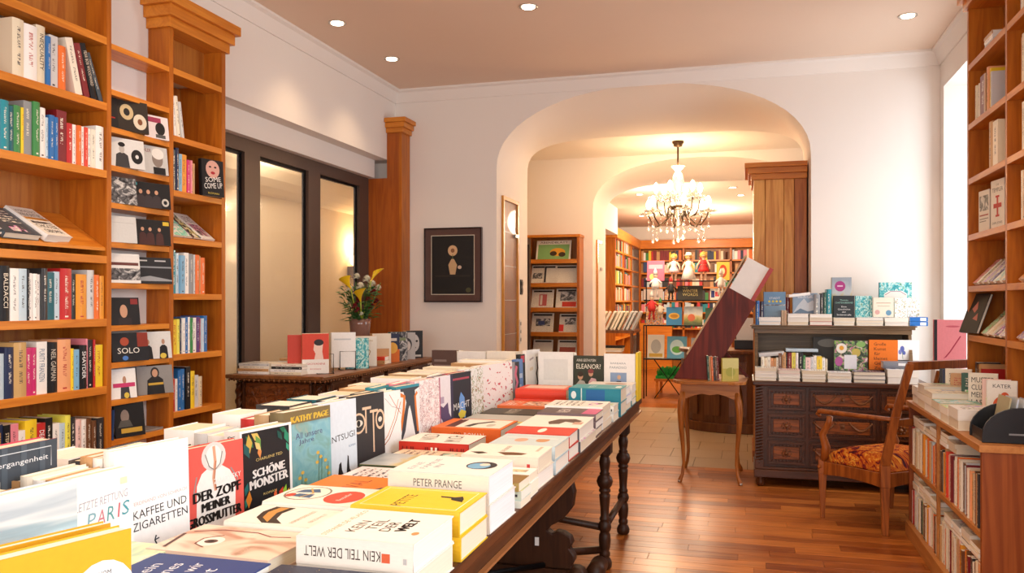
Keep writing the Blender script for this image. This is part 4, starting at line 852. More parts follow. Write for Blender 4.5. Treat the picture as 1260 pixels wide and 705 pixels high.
# ---- front rank: face-out books with copies behind them
XA = -1.41
def slot(yl, yr, h, t, col, lb, short, front, nb=3, spine=None, kind='plain', x=XA, back_to=-1.69, rz=-.16, z=TZ, bcol=None, hard=True):
    d = (yr-yl)*.97; rn = random.Random(int(yl*1000))
    book(t, d, h, col, (x-t, yl+.006, z), lb, None, rz=rz, lean=-.03, kind=kind, front=front, spine=spine, hard=hard)
    xx = x-t-.014
    if yl > 3.3: back_to -= .06
    for k in range(nb):
        tt = max(.02, (xx-back_to)/(nb-k)-.0015) if k == nb-1 else t*rn.uniform(.8, 1.1)
        if xx-tt < back_to-.01: break
        c = (bcol or [col])[k % len(bcol or [col])]
        book(tt, min(d, .16)*rn.uniform(.92, 1), min(h, .255)*rn.uniform(.93, .99), c, (xx-tt, yl+.012, z), '%s %s book standing behind %s' % (ORD[k], cw(c) if not c.startswith('#') else 'matching', short), 'copies standing behind the front rank on the table', rz=0, hard=hard, kind='spine')
        xx -= tt+.001
slot(1.20, 1.43, .245, .035, 'pale_blue', 'book cover with blurred blue and white sea, leftmost of the front rank', 'the blurred sea cover', [('rect', 0, 0, 1, 1, 'M:sea')], 4, x=-1.375, rz=-.12, bcol=['white', 'tan', 'white'])
slot(1.436, 1.60, .24, .035, 'white', 'white cover with slanted pastel PARIS lettering and tiny sketched head', 'the pastel lettered white cover', x=-1.375, rz=-.12, front=
    [('rect', 0, 0, 1, 1, '#f6f5f1'), ('text', 'LETZTE RETTUNG', .48, .74, .86, .075, '#a9a3b0', 4, .15)]+[('text', ch_, x_, y_, w_, .13, c_, 4, .2) for ch_, x_, y_, w_, c_ in (('P', .30, .585, .13, '#7fa8b8'), ('A', .46, .595, .14, '#c87a8a'), ('R', .62, .605, .13, '#5a9aa0'), ('I', .75, .613, .03, '#c86a78'), ('S', .87, .62, .12, '#4a9aa8'))]+
     [('ell', .3, .43, .09, .05, '#c9bf9a'), ('line', [(.25, .42), (.27, .33), (.31, .29), (.35, .33), (.36, .42)], .003, '#4a4438'), ('rect', .78, .85, .9, .91, '#e4dcbc')], nb=4, bcol=['tan', 'white', 'ivory'])
slot(1.60, 1.828, .268, .035, 'white', 'tall plain white cover with thin black two-line title and small bird-like mark', 'the tall plain white cover',
    [('rect', 0, 0, 1, 1, '#fbfbfa'), ('text', 'FERDINAND VON SCHIRACH', .59, .51, .76, .032, '#c9a9a9', 3), ('text', 'KAFFEE UND', .59, .41, .74, .075, '#26282c', 3), ('text', 'ZIGARETTEN', .59, .305, .76, .075, '#26282c', 3), ('line', [(.52, .17), (.5, .13), (.53, .08), (.6, .05)], .004, '#2c3440'), ('line', [(.5, .13), (.56, .14)], .003, '#2c3440')], 4, bcol=['white', 'tan', 'charcoal'])
Hd = '#f1ece6'
slot(1.838, 2.066, .228, .035, '#e0584c', 'salmon red cover with white hooded jacket, braid and heavy black title', 'the salmon red jacket cover',
    [('rect', 0, 0, 1, 1, '#e25b50'), ('poly', [(.20, 0), (.22, .55), (.30, .68), (.42, .74), (.62, .74), (.76, .66), (.86, .52), (.84, 0)], Hd), ('ell', .5, .86, .2, .17, '#d8d3ce'), ('ell', .5, .85, .13, .14, '#efeae4'), ('line', [(.22, .66), (.17, .48), (.28, .47)], .004, '#9a9492'), ('line', [(.78, .68), (.90, .52), (.80, .46)], .004, '#9a9492'),
     ('line', [(.50, .98), (.52, .8), (.49, .6), (.52, .45)], .010, '#d8a080'), ('line', [(.53, .8), (.5, .6), (.53, .45)], .003, '#b0623c'), ('line', [(.36, .9), (.42, .75), (.5, .7)], .003, '#8a8480'), ('line', [(.64, .9), (.6, .76), (.52, .7)], .003, '#8a8480'), ('text', 'ZAREWSKY', .72, .57, .46, .06, '#f8f4f0', 3),
     ('text', '!DER ZOPF', .55, .43, .78, .12, '#17130f', 2), ('text', '!MEINER', .52, .29, .46, .10, '#17130f', 2), ('text', '!GROSSMUTTER', .50, .15, .88, .11, '#17130f', 2)], 4, bcol=['white', 'charcoal', 'white', 'slate'])
slot(2.10, 2.33, .238, .055, 'white', 'black cover with jungle leaves at its corners and white sans title', 'the jungle leaf cover',
    [('rect', 0, 0, 1, 1, '#f4f4f2'), ('rect', .03, .02, .95, .97, '#1b1c1f')]+[('poly', [(x, y), (x+dx*.5-dy*.25, y+dy*.5+dx*.25), (x+dx, y+dy), (x+dx*.5+dy*.25, y+dy*.5-dx*.25)], c) for x, y, dx, dy, c in
        ((.10, .93, .14, -.16, '#2f7a4a'), (.15, .95, .02, -.24, '#c9a94a'), (.2, .95, .18, -.10, '#d8b860'), (.28, .92, .1, -.18, '#6a9a4a'), (.06, .85, .1, -.2, '#1f5a5a'), (.34, .78, .02, -.16, '#d88a4a'), (.26, .84, .12, -.12, '#d8c27a'), (.75, .95, .15, -.05, '#1f6a4a'), (.85, .93, .08, -.2, '#2a8a6a'), (.70, .93, .1, -.14, '#185048'), (.88, .75, .05, -.12, '#3aa080'),
         (.06, .05, .06, .16, '#2a8a7a'), (.12, .04, .02, .22, '#e08a2a'), (.70, .05, .1, .14, '#d8402a'), (.80, .05, .06, .16, '#9ac83a'), (.86, .05, .06, .1, '#e8b83a'), (.62, .06, .03, .13, '#e86a3a'), (.06, .2, .05, .16, '#1a6a6a'))] +
    [('text', 'CHARLENE TED', .53, .62, .52, .035, '#d8c27a', 2), ('text', '!SCHÖNE', .52, .47, .62, .125, '#f8f6f2', 3), ('text', '!MONSTER', .52, .33, .74, .11, '#f8f6f2', 3), ('text', 'ROMAN', .53, .17, .26, .03, '#d8c27a', 2)], 3, spine=[('rect', 0, 0, 1, 1, '#f4f3f0'), spt('R', .93, .035, '#222', .5, 90)], bcol=['white', 'pale_grey'])
slot(2.335, 2.58, .262, .055, '#75694a', 'blue-green watercolour meadow cover with yellow capitals along its olive top', 'the meadow cover',
    [('rect', 0, 0, 1, 1, 'M:meadow'), ('rect', 0, .84, 1, 1, '#7c6c48'), ('text', '!KATHY PAGE', .55, .90, .80, .075, '#e8c44a', 1), ('text', 'All unsere', .52, .69, .58, .075, '#54507a', 2), ('text', 'Jahre', .46, .60, .32, .075, '#54507a', 2)]+
    [('ell', x, y, .035, .022, '#d8b04a') for x, y in ((.7, .42), (.76, .36), (.68, .3), (.3, .16), (.36, .22), (.9, .2), (.42, .12), (.86, .3), (.93, .12))]+[('line', [(x, 0), (x+.02, y)], .002, '#4a6a3a') for x, y in ((.7, .4), (.76, .35), (.33, .2), (.9, .28), (.4, .15))], 3, bcol=['kraft', 'red', 'white'])
slot(2.585, 2.785, .262, .045, '#dbe6f0', 'pale blue cover with thin title and dark bird feet below', 'the pale blue cover',
    [('rect', 0, 0, 1, 1, '#dfe9f2'), ('text', 'KINTSUGI', .50, .50, .88, .085, '#2c3036', 4), ('text', 'ROMAN', .85, .36, .2, .03, '#4a7aa0', 4), ('poly', [(.4, .0), (.44, .14), (.5, .17), (.52, .06), (.56, .0)], K), ('poly', [(.66, .0), (.68, .12), (.7, .24), (.73, .22), (.75, .05), (.8, .0)], K)], 3, bcol=['white', 'ivory', 'charcoal'])
slot(2.79, 3.02, .262, .05, '#2f2e30', 'charcoal cover with cream letters holding an eye in its first round letter', 'the charcoal eye cover',
    [('rect', 0, 0, 1, 1, '#343335'), ('ell', .23, .60, .20, .15, '#e8c8a8'), ('ell', .23, .60, .16, .12, '#343335'), ('ell', .23, .60, .12, .05, '#e8e0d0'), ('ell', .23, .60, .05, .045, '#1a1a1a'), ('rect', .42, .44, .46, .82, '#e8c8a8'), ('rect', .34, .78, .60, .82, '#e8c8a8'), ('rect', .64, .14, .68, .76, '#e8c8a8'), ('rect', .56, .72, .80, .76, '#e8c8a8'), ('ell', .86, .60, .14, .15, '#e8c8a8'), ('ell', .86, .60, .10, .11, '#343335'), ('ell', .86, .60, .06, .04, '#e8e0d0'), ('rect', .75, .0, .95, .06, '#d8a888')], 3, bcol=['tan', 'charcoal', 'dark_teal'])
slot(3.03, 3.20, .25, .045, 'white', 'white cover crossed by fine orange and brown curved lines', 'the cover with fine curved lines',
    [('rect', 0, 0, 1, 1, '#f9f8f6'), ('line', [(.5, .95), (.7, .8), (1, .6)], .003, '#c8795a'), ('line', [(0, .12), (.4, .3), (.7, .55), (.9, .85)], .004, '#d8905a'), ('line', [(0, .06), (.45, .24), (.78, .52), (1, .8)], .004, '#b8602a'), ('line', [(.3, .9), (.6, .75), (1, .68)], .002, '#b0a0a0')], 3, bcol=['teal', 'slate', 'white'])
LG = '#3f434b'
slot(3.21, 3.40, .258, .05, '#2a7d8c', 'white cover with two giant legs in grey and orange stockings', 'the stocking legs cover',
    [('rect', 0, 0, 1, 1, '#f6f6f4'), ('poly', [(0, 1), (0, .92), (.3, .9), (.42, .72), (.3, .5), (.18, .2), (0, .06), (0, 0), (.1, 0), (.35, .25), (.5, .6), (.56, .66), (.62, .55), (.72, .3), (.8, .1), (.95, .1), (.92, .3), (.82, .6), (.8, .9), (1, .94), (1, 1)], LG),
     ('line', [(.16, .86), (.34, .82), (.30, .62), (.18, .32), (.05, .15)], .018, '#e07f34'), ('line', [(.9, .86), (.80, .8), (.84, .5), (.9, .2)], .014, '#e07f34'), ('rect', 0, .955, 1, 1, '#3a93a5')], 3, bcol=['#2a7d8c', 'teal', 'tan'])
slot(3.41, 3.64, .262, .045, '#d9a4ae', 'white cover with dense pink and grey pencil sketch and pink spine', 'the pink sketched cover', [('rect', 0, 0, 1, 1, 'M:sketch'), ('poly', [(.3, .0), (.6, .2), (.9, .05), (.9, 0)], '#d88a88'), ('text', 'MUG', .6, .08, .5, .07, '#f4f0ee', 2), ('rect', .96, 0, 1, 1, '#b8607a')], 3, bcol=['white', 'pink', 'cream'])
slot(3.645, 3.83, .26, .04, '#4a3a5a', 'pale cover with purple rooftops drawing', 'the purple rooftop cover', [('rect', 0, 0, 1, 1, '#efeaf0'), ('poly', [(0, .35), (.2, .5), (.45, .42), (.7, .5), (.75, .3), (1, .1), (1, 0), (.5, .05), (.3, .25), (0, .1)], '#5f4a72'), ('rect', .1, .5, .5, .62, '#b8a8c0'), ('rect', .86, 0, 1, 1, '#3a3350'), ('ell', .3, .12, .12, .1, '#e8dce8')], 3, bcol=['white', 'cream'])
slot(3.85, 4.085, .258, .04, '#b8324a', 'black cover with blue and yellow rocket shape and white capitals, red dotted edge', 'the black rocket cover',
    [('rect', 0, 0, 1, 1, '#2a2830')]+[('rect', .0, .06+.09*k, .05, .11+.09*k, '#d84a60') for k in range(10)]+[('rect', .12, .86, .9, .90, '#b8485a'), ('poly', [(.5, .62), (.42, .5), (.42, .3), (.35, .15), (.5, .2), (.7, .05), (.68, .3), (.66, .5)], '#6f9fe0'), ('poly', [(.35, .2), (.5, .28), (.72, .22), (.66, .12), (.45, .1)], '#e8d04a'), ('text', 'MACHT', .52, .36, .74, .13, '#f4f2ee', 2)], 3, bcol=['black', 'white', 'kraft'])
slot(4.09, 4.30, .262, .045, 'white', 'white cover with green floral spray, far part of the front rank', 'the green floral cover', [('rect', 0, 0, 1, 1, 'M:floral')], 3, bcol=['white', 'cream', 'ivory'])
slot(4.31, 4.76, .262, .045, 'white', 'wide white cover sprinkled with little red marks', 'the red sprinkled cover', [('rect', 0, 0, 1, 1, 'M:redprint')], 3, bcol=['white', 'ivory', 'cream'])
slot(4.77, 4.90, .25, .03, 'charcoal', 'dark cover with pink blossom stripe near the far end of the rank', 'the pink blossom cover', [('rect', 0, 0, 1, 1, '#2a2a30'), ('rect', 0, .0, .5, 1, '#9a9aa0'), ('line', [(.7, .1), (.5, .3), (.75, .5), (.55, .7), (.7, .9)], .03, '#d8708a')], 2, x=-1.36, bcol=['tan'])
slot(4.90, 5.00, .26, .03, '#5a82c0', 'slim blue cover with pale clouds near the far end of the rank', 'the slim blue cover', [('rect', 0, 0, 1, 1, '#6a90cc'), ('rect', .1, .55, .9, .66, '#c3d4ec'), ('rect', .1, .3, .7, .4, '#c3d4ec')], 2, x=-1.36, bcol=['white'])
slot(5.00, 5.07, .285, .03, 'black', 'black narrow cover with red block at the top near the far end', 'the black narrow cover', [('rect', 0, 0, 1, 1, '#1a1a1c'), ('rect', .1, .82, .9, .97, '#c83a4a'), ('rect', .3, .3, .6, .8, '#55555a')], 2, x=-1.36, bcol=['white'])
slot(5.08, 5.30, .305, .03, 'white', 'white cover with black scribbled figure at the far end of the rank', 'the scribbled figure cover', [('rect', 0, 0, 1, 1, '#f4f3f0'), ('line', [(.75, .85), (.8, .6), (.7, .5), (.78, .3), (.6, .1)], .02, '#2a2a2c'), ('line', [(.2, .8), (.5, .84)], .012, '#b8b0b8'), ('line', [(.2, .6), (.45, .62)], .02, '#e8dcc8')], 3, x=-1.34, back_to=-1.46)
# taller book behind at the left
book(.05, .30, .30, '#d2445e', (-1.600, 1.27, TZ), 'tall dark checked cover with thin white frame rising behind the leftmost covers', None, rz=0, kind='plain',
     front=[('rect', 0, 0, 1, 1, '#3f4852')]+[('rect', k/6, 0, k/6+.05, 1, '#4e5964') for k in range(6)]+[('line', [(.06, .80), (.06, .95), (.94, .95), (.94, .80)], .002, '#cfd4d8'), ('text', 'Vergangenheit', .66, .87, .5, .05, '#e8eaec', 0)])
# ---- flat stacks
def stack(xr, y0, H, D, n, t, col, short, front=None, spine=None, yaw=0, hard=True, kind='art', page=None, z=TZ, under=None, grp='stacks of flat books on the long table'):
    rn = random.Random(int(abs(xr*1000)+y0*777)); zz = z
    for k in range(n):
        top = k == n-1; c = col if top or not under else under[k % len(under)]
        lb = short if top else '%s copy below the %s' % (['', 'first', 'second', 'third', 'fourth', 'fifth'][n-1-k], short.split(', ')[0] if len(short.split()) > 12 else short)
        tt = t if not under or top else t*rn.uniform(.8, 1.15)
        book(tt, D, H, c, (xr+rn.uniform(-.006, .004), y0+rn.uniform(0, .008), zz), lb, grp, pose='flat', rz=yaw+rn.uniform(-.02, .02), hard=hard, kind=('plain' if front else kind) if top or not under else kind, front=front if top else None, spine=spine, page=page)
        zz += tt+.0006
def F(*sh): return list(sh)
# on a flat book, cover right = away from camera, cover up = away from the aisle
stack(-.662, 1.30, .265, .235, 2, .034, '#1d2440', 'dark blue flat book sprinkled with gold dots, bottom photo edge', F(('rect', 0, 0, 1, 1, 'M:night'), ('text', 'SOMMERNACHT', .55, .5, .7, .06, '#e0b848')), F(('rect', 0, 0, 1, 1, '#4a2a5a'), ('text', 'THE', .5, .15, .5, .1, '#f0e8f0', 90)))
stack(-.945, 1.26, .27, .25, 2, .038, '#2e4482', 'royal blue flat book with white handwriting, bottom photo edge', F(('rect', 0, 0, 1, 1, '#2e4482'), ('text', 'So ein', .5, .80, .5, .10, '#e8ecf6', 8), ('text', 'schönes', .5, .64, .6, .10, '#e8ecf6', 8), ('text', 'dürfen wir', .5, .48, .7, .10, '#e8ecf6', 8), ('text', 'nicht', .5, .32, .5, .10, '#e8ecf6', 8)))
stack(-1.225, 1.30, .17, .28, 2, .035, '#cfdcb0', 'pale green and yellow watercolour flat book, bottom photo edge', F(('rect', 0, 0, 1, 1, 'M:pastel_green'), ('text', 'Die Wahrheit', .5, .5, .5, .07, '#8a9a80', 0)))
stack(-.967, 1.535, .31, .205, 2, .036, '#e4cbb8', 'flat book with a pale face and one dark eye', F(('rect', 0, 0, 1, 1, 'M:face'), ('ell', .42, .66, .17, .09, '#f4ece4'), ('ell', .42, .66, .07, .05, '#5a4034'), ('ell', .42, .66, .03, .022, '#1a1210'), ('line', [(.2, .62), (.3, .74), (.5, .76), (.66, .66)], .004, '#7a4a40'), ('line', [(.7, .95), (.85, .75), (.85, .45), (.75, .3), (.8, .15)], .005, '#9a5a58'), ('line', [(.1, .9), (.6, .98)], .008, '#5a3a34'), ('text', 'DAS MÄDCHEN', .22, .3, .34, .05, '#c8a890', 0)))
WF = '#f3efe6'
stack(-.655, 1.575, .268, .235, 2, .060, '#f3efe6', 'thick cream flat book with spaced title and inverted spine title', F(('rect', 0, 0, 1, 1, WF), ('text', 'STEFANIE DE VELASCO', .5, .80, .9, .05, '#c8925a'), ('text', 'KEIN', .40, .64, .38, .09, '#3a2a22'), ('text', 'TEIL', .50, .51, .36, .09, '#3a2a22'), ('text', 'DER', .46, .38, .32, .09, '#3a2a22'), ('text', '!WELT', .54, .25, .42, .09, '#2a1a14'), ('ell', .3, .10, .05, .03, '#c8925a')),
    F(('rect', 0, 0, 1, 1, '#efe9df'), ('text', 'KEIN TEIL DER WELT', .5, .60, .66, .36, '#3a2a22', 90), ('rect', .3, .19, .62, .26, '#d8603a'), ('rect', .3, .05, .5, .08, '#bbb')))
stack(-.975, 1.755, .262, .165, 2, .04, '#f2ede2', 'cream flat book with a strip photograph of a brown train', F(('rect', 0, 0, 1, 1, '#f4efe6'), ('poly', [(.05, .62), (.30, .78), (.62, .84), (.95, .82), (.95, .60), (.6, .62), (.3, .56), (.08, .42)], '#3a2a20'), ('poly', [(.1, .58), (.32, .72), (.62, .78), (.92, .76), (.92, .66), (.6, .68), (.3, .62)], '#c9924a')) + [('text', 'ROMAN EINER REISE', .5, .35, .7, .05, '#d0b8a0'), ('text', 'ERZÄHLT', .5, .2, .5, .05, '#d8c4b0')])
stack(-.655, 1.85, .285, .215, 2, .058, '#edc32c', 'bright yellow flat book with white frame line and black fox silhouette', F(('rect', 0, 0, 1, 1, '#eec62e'), ('line', [(.08, .06), (.08, .94), (.93, .94), (.93, .06), (.08, .06)], .003, '#f8f4e0'), ('text', 'PETITE', .38, .62, .55, .1, '#6a5410', 0), ('poly', [(.45, .10), (.52, .22), (.60, .24), (.62, .34), (.68, .36), (.66, .22), (.72, .16), (.6, .12)], '#1c1812')), None)
stack(-.985, 1.945, .262, .205, 2, .042, '#f2eee6', 'cream flat book with a blue globe emblem and a red sticker', F(('rect', 0, 0, 1, 1, '#f4f0e9'), ('ell', .55, .72, .38, .24, '#8a8478'), ('ell', .55, .72, .35, .22, '#f2ece0'), ('poly', [(.3, .6), (.35, .85), (.5, .8), (.5, .62)], '#4a668a'), ('poly', [(.55, .88), (.72, .84), (.8, .68), (.62, .6)], '#4a668a'), ('ell', .4, .86, .10, .05, '#c84a38'), ('line', [(.3, .72), (.55, .66), (.8, .78)], .006, '#c8a86a'), ('ell', .45, .26, .34, .20, '#d8503a'), ('text', 'Bestseller', .45, .26, .4, .05, '#f8ece4', 0)))
stack(-.66, 2.10, .29, .24, 2, .076, '#ece8e0', 'very thick off-white flat book with blue oval picture near the aisle', F(('rect', 0, 0, 1, 1, '#eeebe6'), ('text', 'EINE', .35, .84, .4, .06, '#9aa4b0'), ('text', 'FAMILIE', .5, .73, .6, .06, '#9aa4b0'), ('text', 'IN', .4, .62, .2, .06, '#9aa4b0'), ('ell', .55, .22, .22, .15, '#2c2c34'), ('ell', .52, .24, .17, .11, '#7ab0d4'), ('ell', .6, .2, .08, .05, '#e8d8c8')),
    F(('rect', 0, 0, 1, 1, '#e6dccd'), ('text', 'PETER PRANGE', .66, .50, .48, .27, '#5a5652', -90), ('rect', .08, .05, .14, .3, '#8a8480')), page='#eef2f8')
stack(-1.0, 2.19, .30, .235, 1, .055, '#e8802a', 'orange flat book with leaping whale and dark spine', F(('rect', 0, 0, 1, 1, '#e8842c'), ('text', 'WAL', .5, .55, .6, .18, '#a84a1a', 0), ('poly', [(0, .35), (.2, .22), (.5, .10), (.85, .05), (.6, .16), (.35, .26), (.1, .38)], '#4a4a54'), ('poly', [(0, .32), (.2, .22), (.1, .2), (0, .26)], '#e8e4e0')),
    F(('rect', 0, 0, 1, 1, '#2a1a20'), ('text', 'ATLANTIK', .4, .62, .42, .5, '#c8702a', -90), ('poly', [(1, .40), (.6, .34), (0, .27), (0, .22), (.7, .24), (1, .28)], '#d8d4d4'), ('rect', .0, .0, 1, .12, '#e8842c')))
stack(-.655, 2.385, .27, .115, 3, .026, '#b8a060', 'thin brown and yellow flat book low beside the aisle', F(('rect', 0, 0, 1, 1, '#8a6a3a'), ('rect', .1, .3, .9, .8, '#d8b04a')), None, hard=False, under=['#dfe6dc', '#c9d4c4'])
stack(-.655, 2.515, .26, .10, 3, .026, 'white', 'white flat paperback low beside the aisle, behind the thick off-white one', None, None, hard=False, under=['#2a3a6a', 'white'], kind='type')
stack(-1.03, 2.46, .27, .19, 1, .04, '#efe0e0', 'pinkish white flat book behind the orange one', None, None, kind='type')
stack(-1.06, 2.69, .27, .22, 1, .04, '#c3b394', 'flat book with brown and dark green landscape', F(('rect', 0, 0, 1, 1, 'M:landscape')), F(('rect', 0, 0, 1, 1, '#3a4a2a')))
stack(-.66, 2.63, .265, .225, 2, .052, '#efe4d4', 'cream flat book with small running figures and blank beige spine', F(('rect', 0, 0, 1, 1, '#f3ece2'), ('poly', [(.1, .8), (.25, .95), (.3, .8), (.2, .7)], '#3a2a1c'), ('poly', [(.1, .45), (.3, .6), (.35, .4), (.3, .2), (.15, .25)], '#6a4424'), ('text', 'DIE KINDER', .62, .55, .5, .06, '#a89888'), ('rect', .5, .1, .9, .14, '#c8b8a8')),
    F(('rect', 0, 0, 1, 1, '#e8d6c4'), ('text', 'GUT KINDER', .5, .55, .34, .3, '#b86a4a', -90), ('rect', .35, .1, .6, .14, '#c83a3a')))
stack(-1.055, 2.92, .27, .13, 1, .03, '#e4d6bc', 'beige flat book just in front of the red spined one', None, None, kind='type')
stack(-.66, 2.875, .25, .24, 2, .050, '#c3d6dc', 'pale blue flat book with two small figures', F(('rect', 0, 0, 1, 1, '#c6d8de'), ('ell', .45, .62, .16, .10, '#d8a890'), ('ell', .5, .3, .18, .10, '#c8946a'), ('rect', .6, .1, .7, .9, '#d8e4e8')), None)
stack(-1.045, 3.07, .295, .22, 1, .058, '#c8281e', 'flat book with bold black and white lettering and red patterned spine', F(('rect', 0, 0, 1, 1, '#f1ede6'), ('text', 'WILD', .55, .72, .7, .22, '#26221f', 12), ('text', 'IM ICH', .5, .34, .7, .22, '#26221f', 12)),
    F(('rect', 0, 0, 1, 1, '#c8301f'))+[('rect', .1+.2*(k % 4), .03*k, .3+.2*(k % 3), .03*k+.016, '#7a140e') for k in range(32)]+[('rect', .3, .44, .7, .47, '#f0e8dc'), ('rect', .3, .5, .7, .53, '#f0e8dc')])
stack(-.66, 3.14, .258, .185, 2, .050, '#cc3a2a', 'flat book with red cover band and white oval near the aisle', F(('rect', 0, 0, 1, 1, '#d04030'), ('ell', .5, .5, .3, .06, '#f4ece4')), None)
stack(-1.03, 3.46, .32, .29, 1, .058, '#e8702a', 'orange flat book with snowy photo and black stripes on its cover', F(('rect', 0, 0, 1, 1, '#ea7630'), ('rect', .12, .05, .95, .85, '#f1ece4'), ('poly', [(.12, .85), (.12, .7), (.9, .72), (.9, .85)], '#5a2a24'), ('line', [(.2, .55), (.5, .5), (.8, .3)], .03, '#3a3836'), ('ell', .4, .25, .15, .06, '#c8c4bc')),
    F(('rect', 0, 0, 1, 1, '#ea6c28'), ('text', 'LEBEN', .5, .62, .16, .4, '#8a3010', -90), ('text', 'ROMAN', .5, .38, .28, .4, '#fbe8dc', -90)))
stack(-.66, 3.34, .27, .36, 2, .052, '#efebe4', 'white flat book with reclining brown figure', F(('rect', 0, 0, 1, 1, '#f1eee8'), ('poly', [(.25, .55), (.45, .62), (.7, .5), (.75, .25), (.6, .1), (.4, .15), (.5, .35), (.3, .4)], '#5a4238'), ('poly', [(.3, .2), (.5, .2), (.5, .05), (.3, .05)], '#c8a090')), F(('rect', 0, 0, 1, 1, '#55565a')), under=['#e8e4dc'])
stack(-1.02, 3.79, .33, .26, 1, .04, '#b5b8b8', 'plain grey flat book with yellow edged photo', F(('rect', 0, 0, 1, 1, '#b9bcbb'), ('rect', 0, 0, .2, 1, '#d8c46a'), ('rect', .05, .2, .14, .8, '#4a4a40')), None)
stack(-.665, 3.73, .275, .19, 3, .034, '#6a5a60', 'flat book with dark cover and pink corner near the aisle', F(('rect', 0, 0, 1, 1, '#5f5258'), ('text', 'NEW', .5, .6, .7, .2, '#e8e0e0'), ('rect', 0, 0, 1, .25, '#c85a8a')), None)
stack(-1.03, 4.09, .30, .22, 1, .04, '#3c3a34', 'dark brown flat book with light lettering toward the far end', F(('rect', 0, 0, 1, 1, '#3f3d36'), ('text', 'WINTER', .5, .5, .8, .2, '#b8b4a8')), None)
stack(-.67, 3.95, .285, .24, 3, .036, '#f2f0ec', 'plain white flat paperback toward the far end, aisle side', None, None, hard=False, kind='type')
stack(-1.02, 4.35, .30, .24, 1, .05, '#e0703a', 'orange flat book with red centre toward the far end', None, F(('rect', 0, 0, 1, 1, '#e0703a')), kind='photo')
stack(-.66, 4.22, .20, .17, 2, .040, '#dfe2de', 'white flat book just in front of the two thick teal ones', None, None, kind='type')
stack(-.655, 4.42, .285, .21, 2, .074, '#2a93a4', 'thick teal flat book on the aisle corner, far end of the table', F(('rect', 0, 0, 1, 1, '#3fa0ae'), ('text', 'MEER', .5, .6, .6, .12, '#bfe0e4'), ('ell', .5, .1, .2, .06, '#e8f0f0')), F(('rect', 0, 0, 1, 1, '#1f8296'), ('rect', .1, .30, .9, .66, '#1f62a0'), ('ell', .5, .9, .28, .05, '#e8f2f2'), ('rect', 0, .74, 1, .76, '#d8e8e8')))
stack(-1.0, 4.63, .30, .26, 2, .055, '#d8422e', 'red flat book with pale picture beneath the plain white standing cover', F(('rect', 0, 0, 1, 1, '#e2543c'), ('rect', .3, .1, .9, .9, '#eac8b8')), None)
stack(-.657, 4.66, .27, .20, 3, .044, '#cfdfe2', 'pale blue flat book with brown picture behind the thick teal ones', F(('rect', 0, 0, 1, 1, '#d6e2e4'), ('ell', .4, .4, .3, .3, '#a87a5a')), None, under=['#3a93a4', 'white'])
stack(-.657, 4.89, .27, .20, 3, .042, '#e9e6e2', 'flat white book with grey picture at far aisle corner', F(('rect', 0, 0, 1, 1, '#ece9e4'), ('ell', .4, .4, .25, .25, '#b89a88')), None, under=['#4a9aa8', 'white'])
stack(-.98, 4.91, .29, .20, 2, .045, '#c9a070', 'flat book with brown picture, before dark green cover', None, None, kind='art')

# ---- far end row facing the camera
def facecam(xl, yf, d, h, t, col, lb, front, grp=None, nb=2, bc=('white', 'ivory')):
    book(t, d, h, col, (xl, yf+t, TZ), lb, grp, rz=-PI/2, kind='plain', front=front)
    for k in range(nb):
        book(t, d, h*(.99-.01*k), bc[k % len(bc)], (xl, yf+t*(k+2)+.002*(k+1), TZ), '%s book behind the %s' % (ORD[k], lb), 'copies at the far end of the long table', rz=-PI/2, kind='type')
ye = 5.16
facecam(-1.29, ye, .225, .295, .035, 'white', 'blank white cover with faint square, far end of the table', [('rect', 0, 0, 1, 1, '#f1f1f0'), ('rect', .15, .4, .85, .85, '#e3e4e4')])
facecam(-1.058, ye, .185, .275, .035, '#2f3326', 'dark green cover with seated couple, far table end', [('rect', 0, 0, 1, 1, '#33372a'), ('rect', 0, 0, 1, .3, '#55603c'), ('text', 'ANNE GESTHUYSEN', .42, .90, .66, .06, '#e8e4d8'), ('text', 'ELEANOR?', .5, .76, .84, .11, '#f4efdf'),
    ('poly', [(.05, 0), (.08, .35), (.2, .45), (.36, .42), (.5, .2), (.45, 0)], '#b8b4ac'), ('ell', .22, .53, .09, .08, '#c99a7c'), ('ell', .22, .58, .1, .06, '#3a2a1c'), ('poly', [(.5, 0), (.5, .4), (.6, .5), (.75, .48), (.95, .1), (.95, 0)], '#d8aeb0'), ('ell', .58, .60, .08, .07, '#c99a7c'), ('ell', .58, .65, .1, .05, '#8a3a3a')])
facecam(-.866, ye, .195, .29, .035, 'white', 'white cover with square blue picture, far table end', [('rect', 0, 0, 1, 1, '#f6f5f2'), ('text', 'BARBARA', .45, .80, .5, .04, '#8a96a0'), ('text', 'PARADISO', .45, .71, .54, .05, '#8a96a0'), ('rect', .2, .2, .72, .60, '#8ea6c8'), ('poly', [(.38, .2), (.4, .42), (.55, .42), (.6, .2)], '#3a3a50'), ('ell', .48, .5, .06, .05, '#d8b090'), ('rect', .3, .2, .65, .25, '#c87a4a')])
book(.014, .17, .30, 'yellow', (-.668, ye-.01, TZ), 'bright yellow backed book closing the far aisle corner of the table', None, rz=0, kind='plain')
facecam(-2.045, ye+.06, .175, .29, .045, '#5a4038', 'dark brown cover with grey lettering, far left table end', [('rect', 0, 0, 1, 1, '#5c443c'), ('rect', .1, .74, .6, .79, '#8a7a74'), ('rect', .1, .62, .9, .67, '#8a7a74'), ('rect', .1, .5, .5, .55, '#8a7a74'), ('rect', .1, .38, .4, .43, '#8a7a74')])
facecam(-1.865, ye+.06, .20, .285, .045, 'white', 'white cover with thin pink lines, far table end', [('rect', 0, 0, 1, 1, '#f1ede8')]+[('rect', .12, .3+.1*k, .88, .315+.1*k, '#dcc6c0') for k in range(6)])
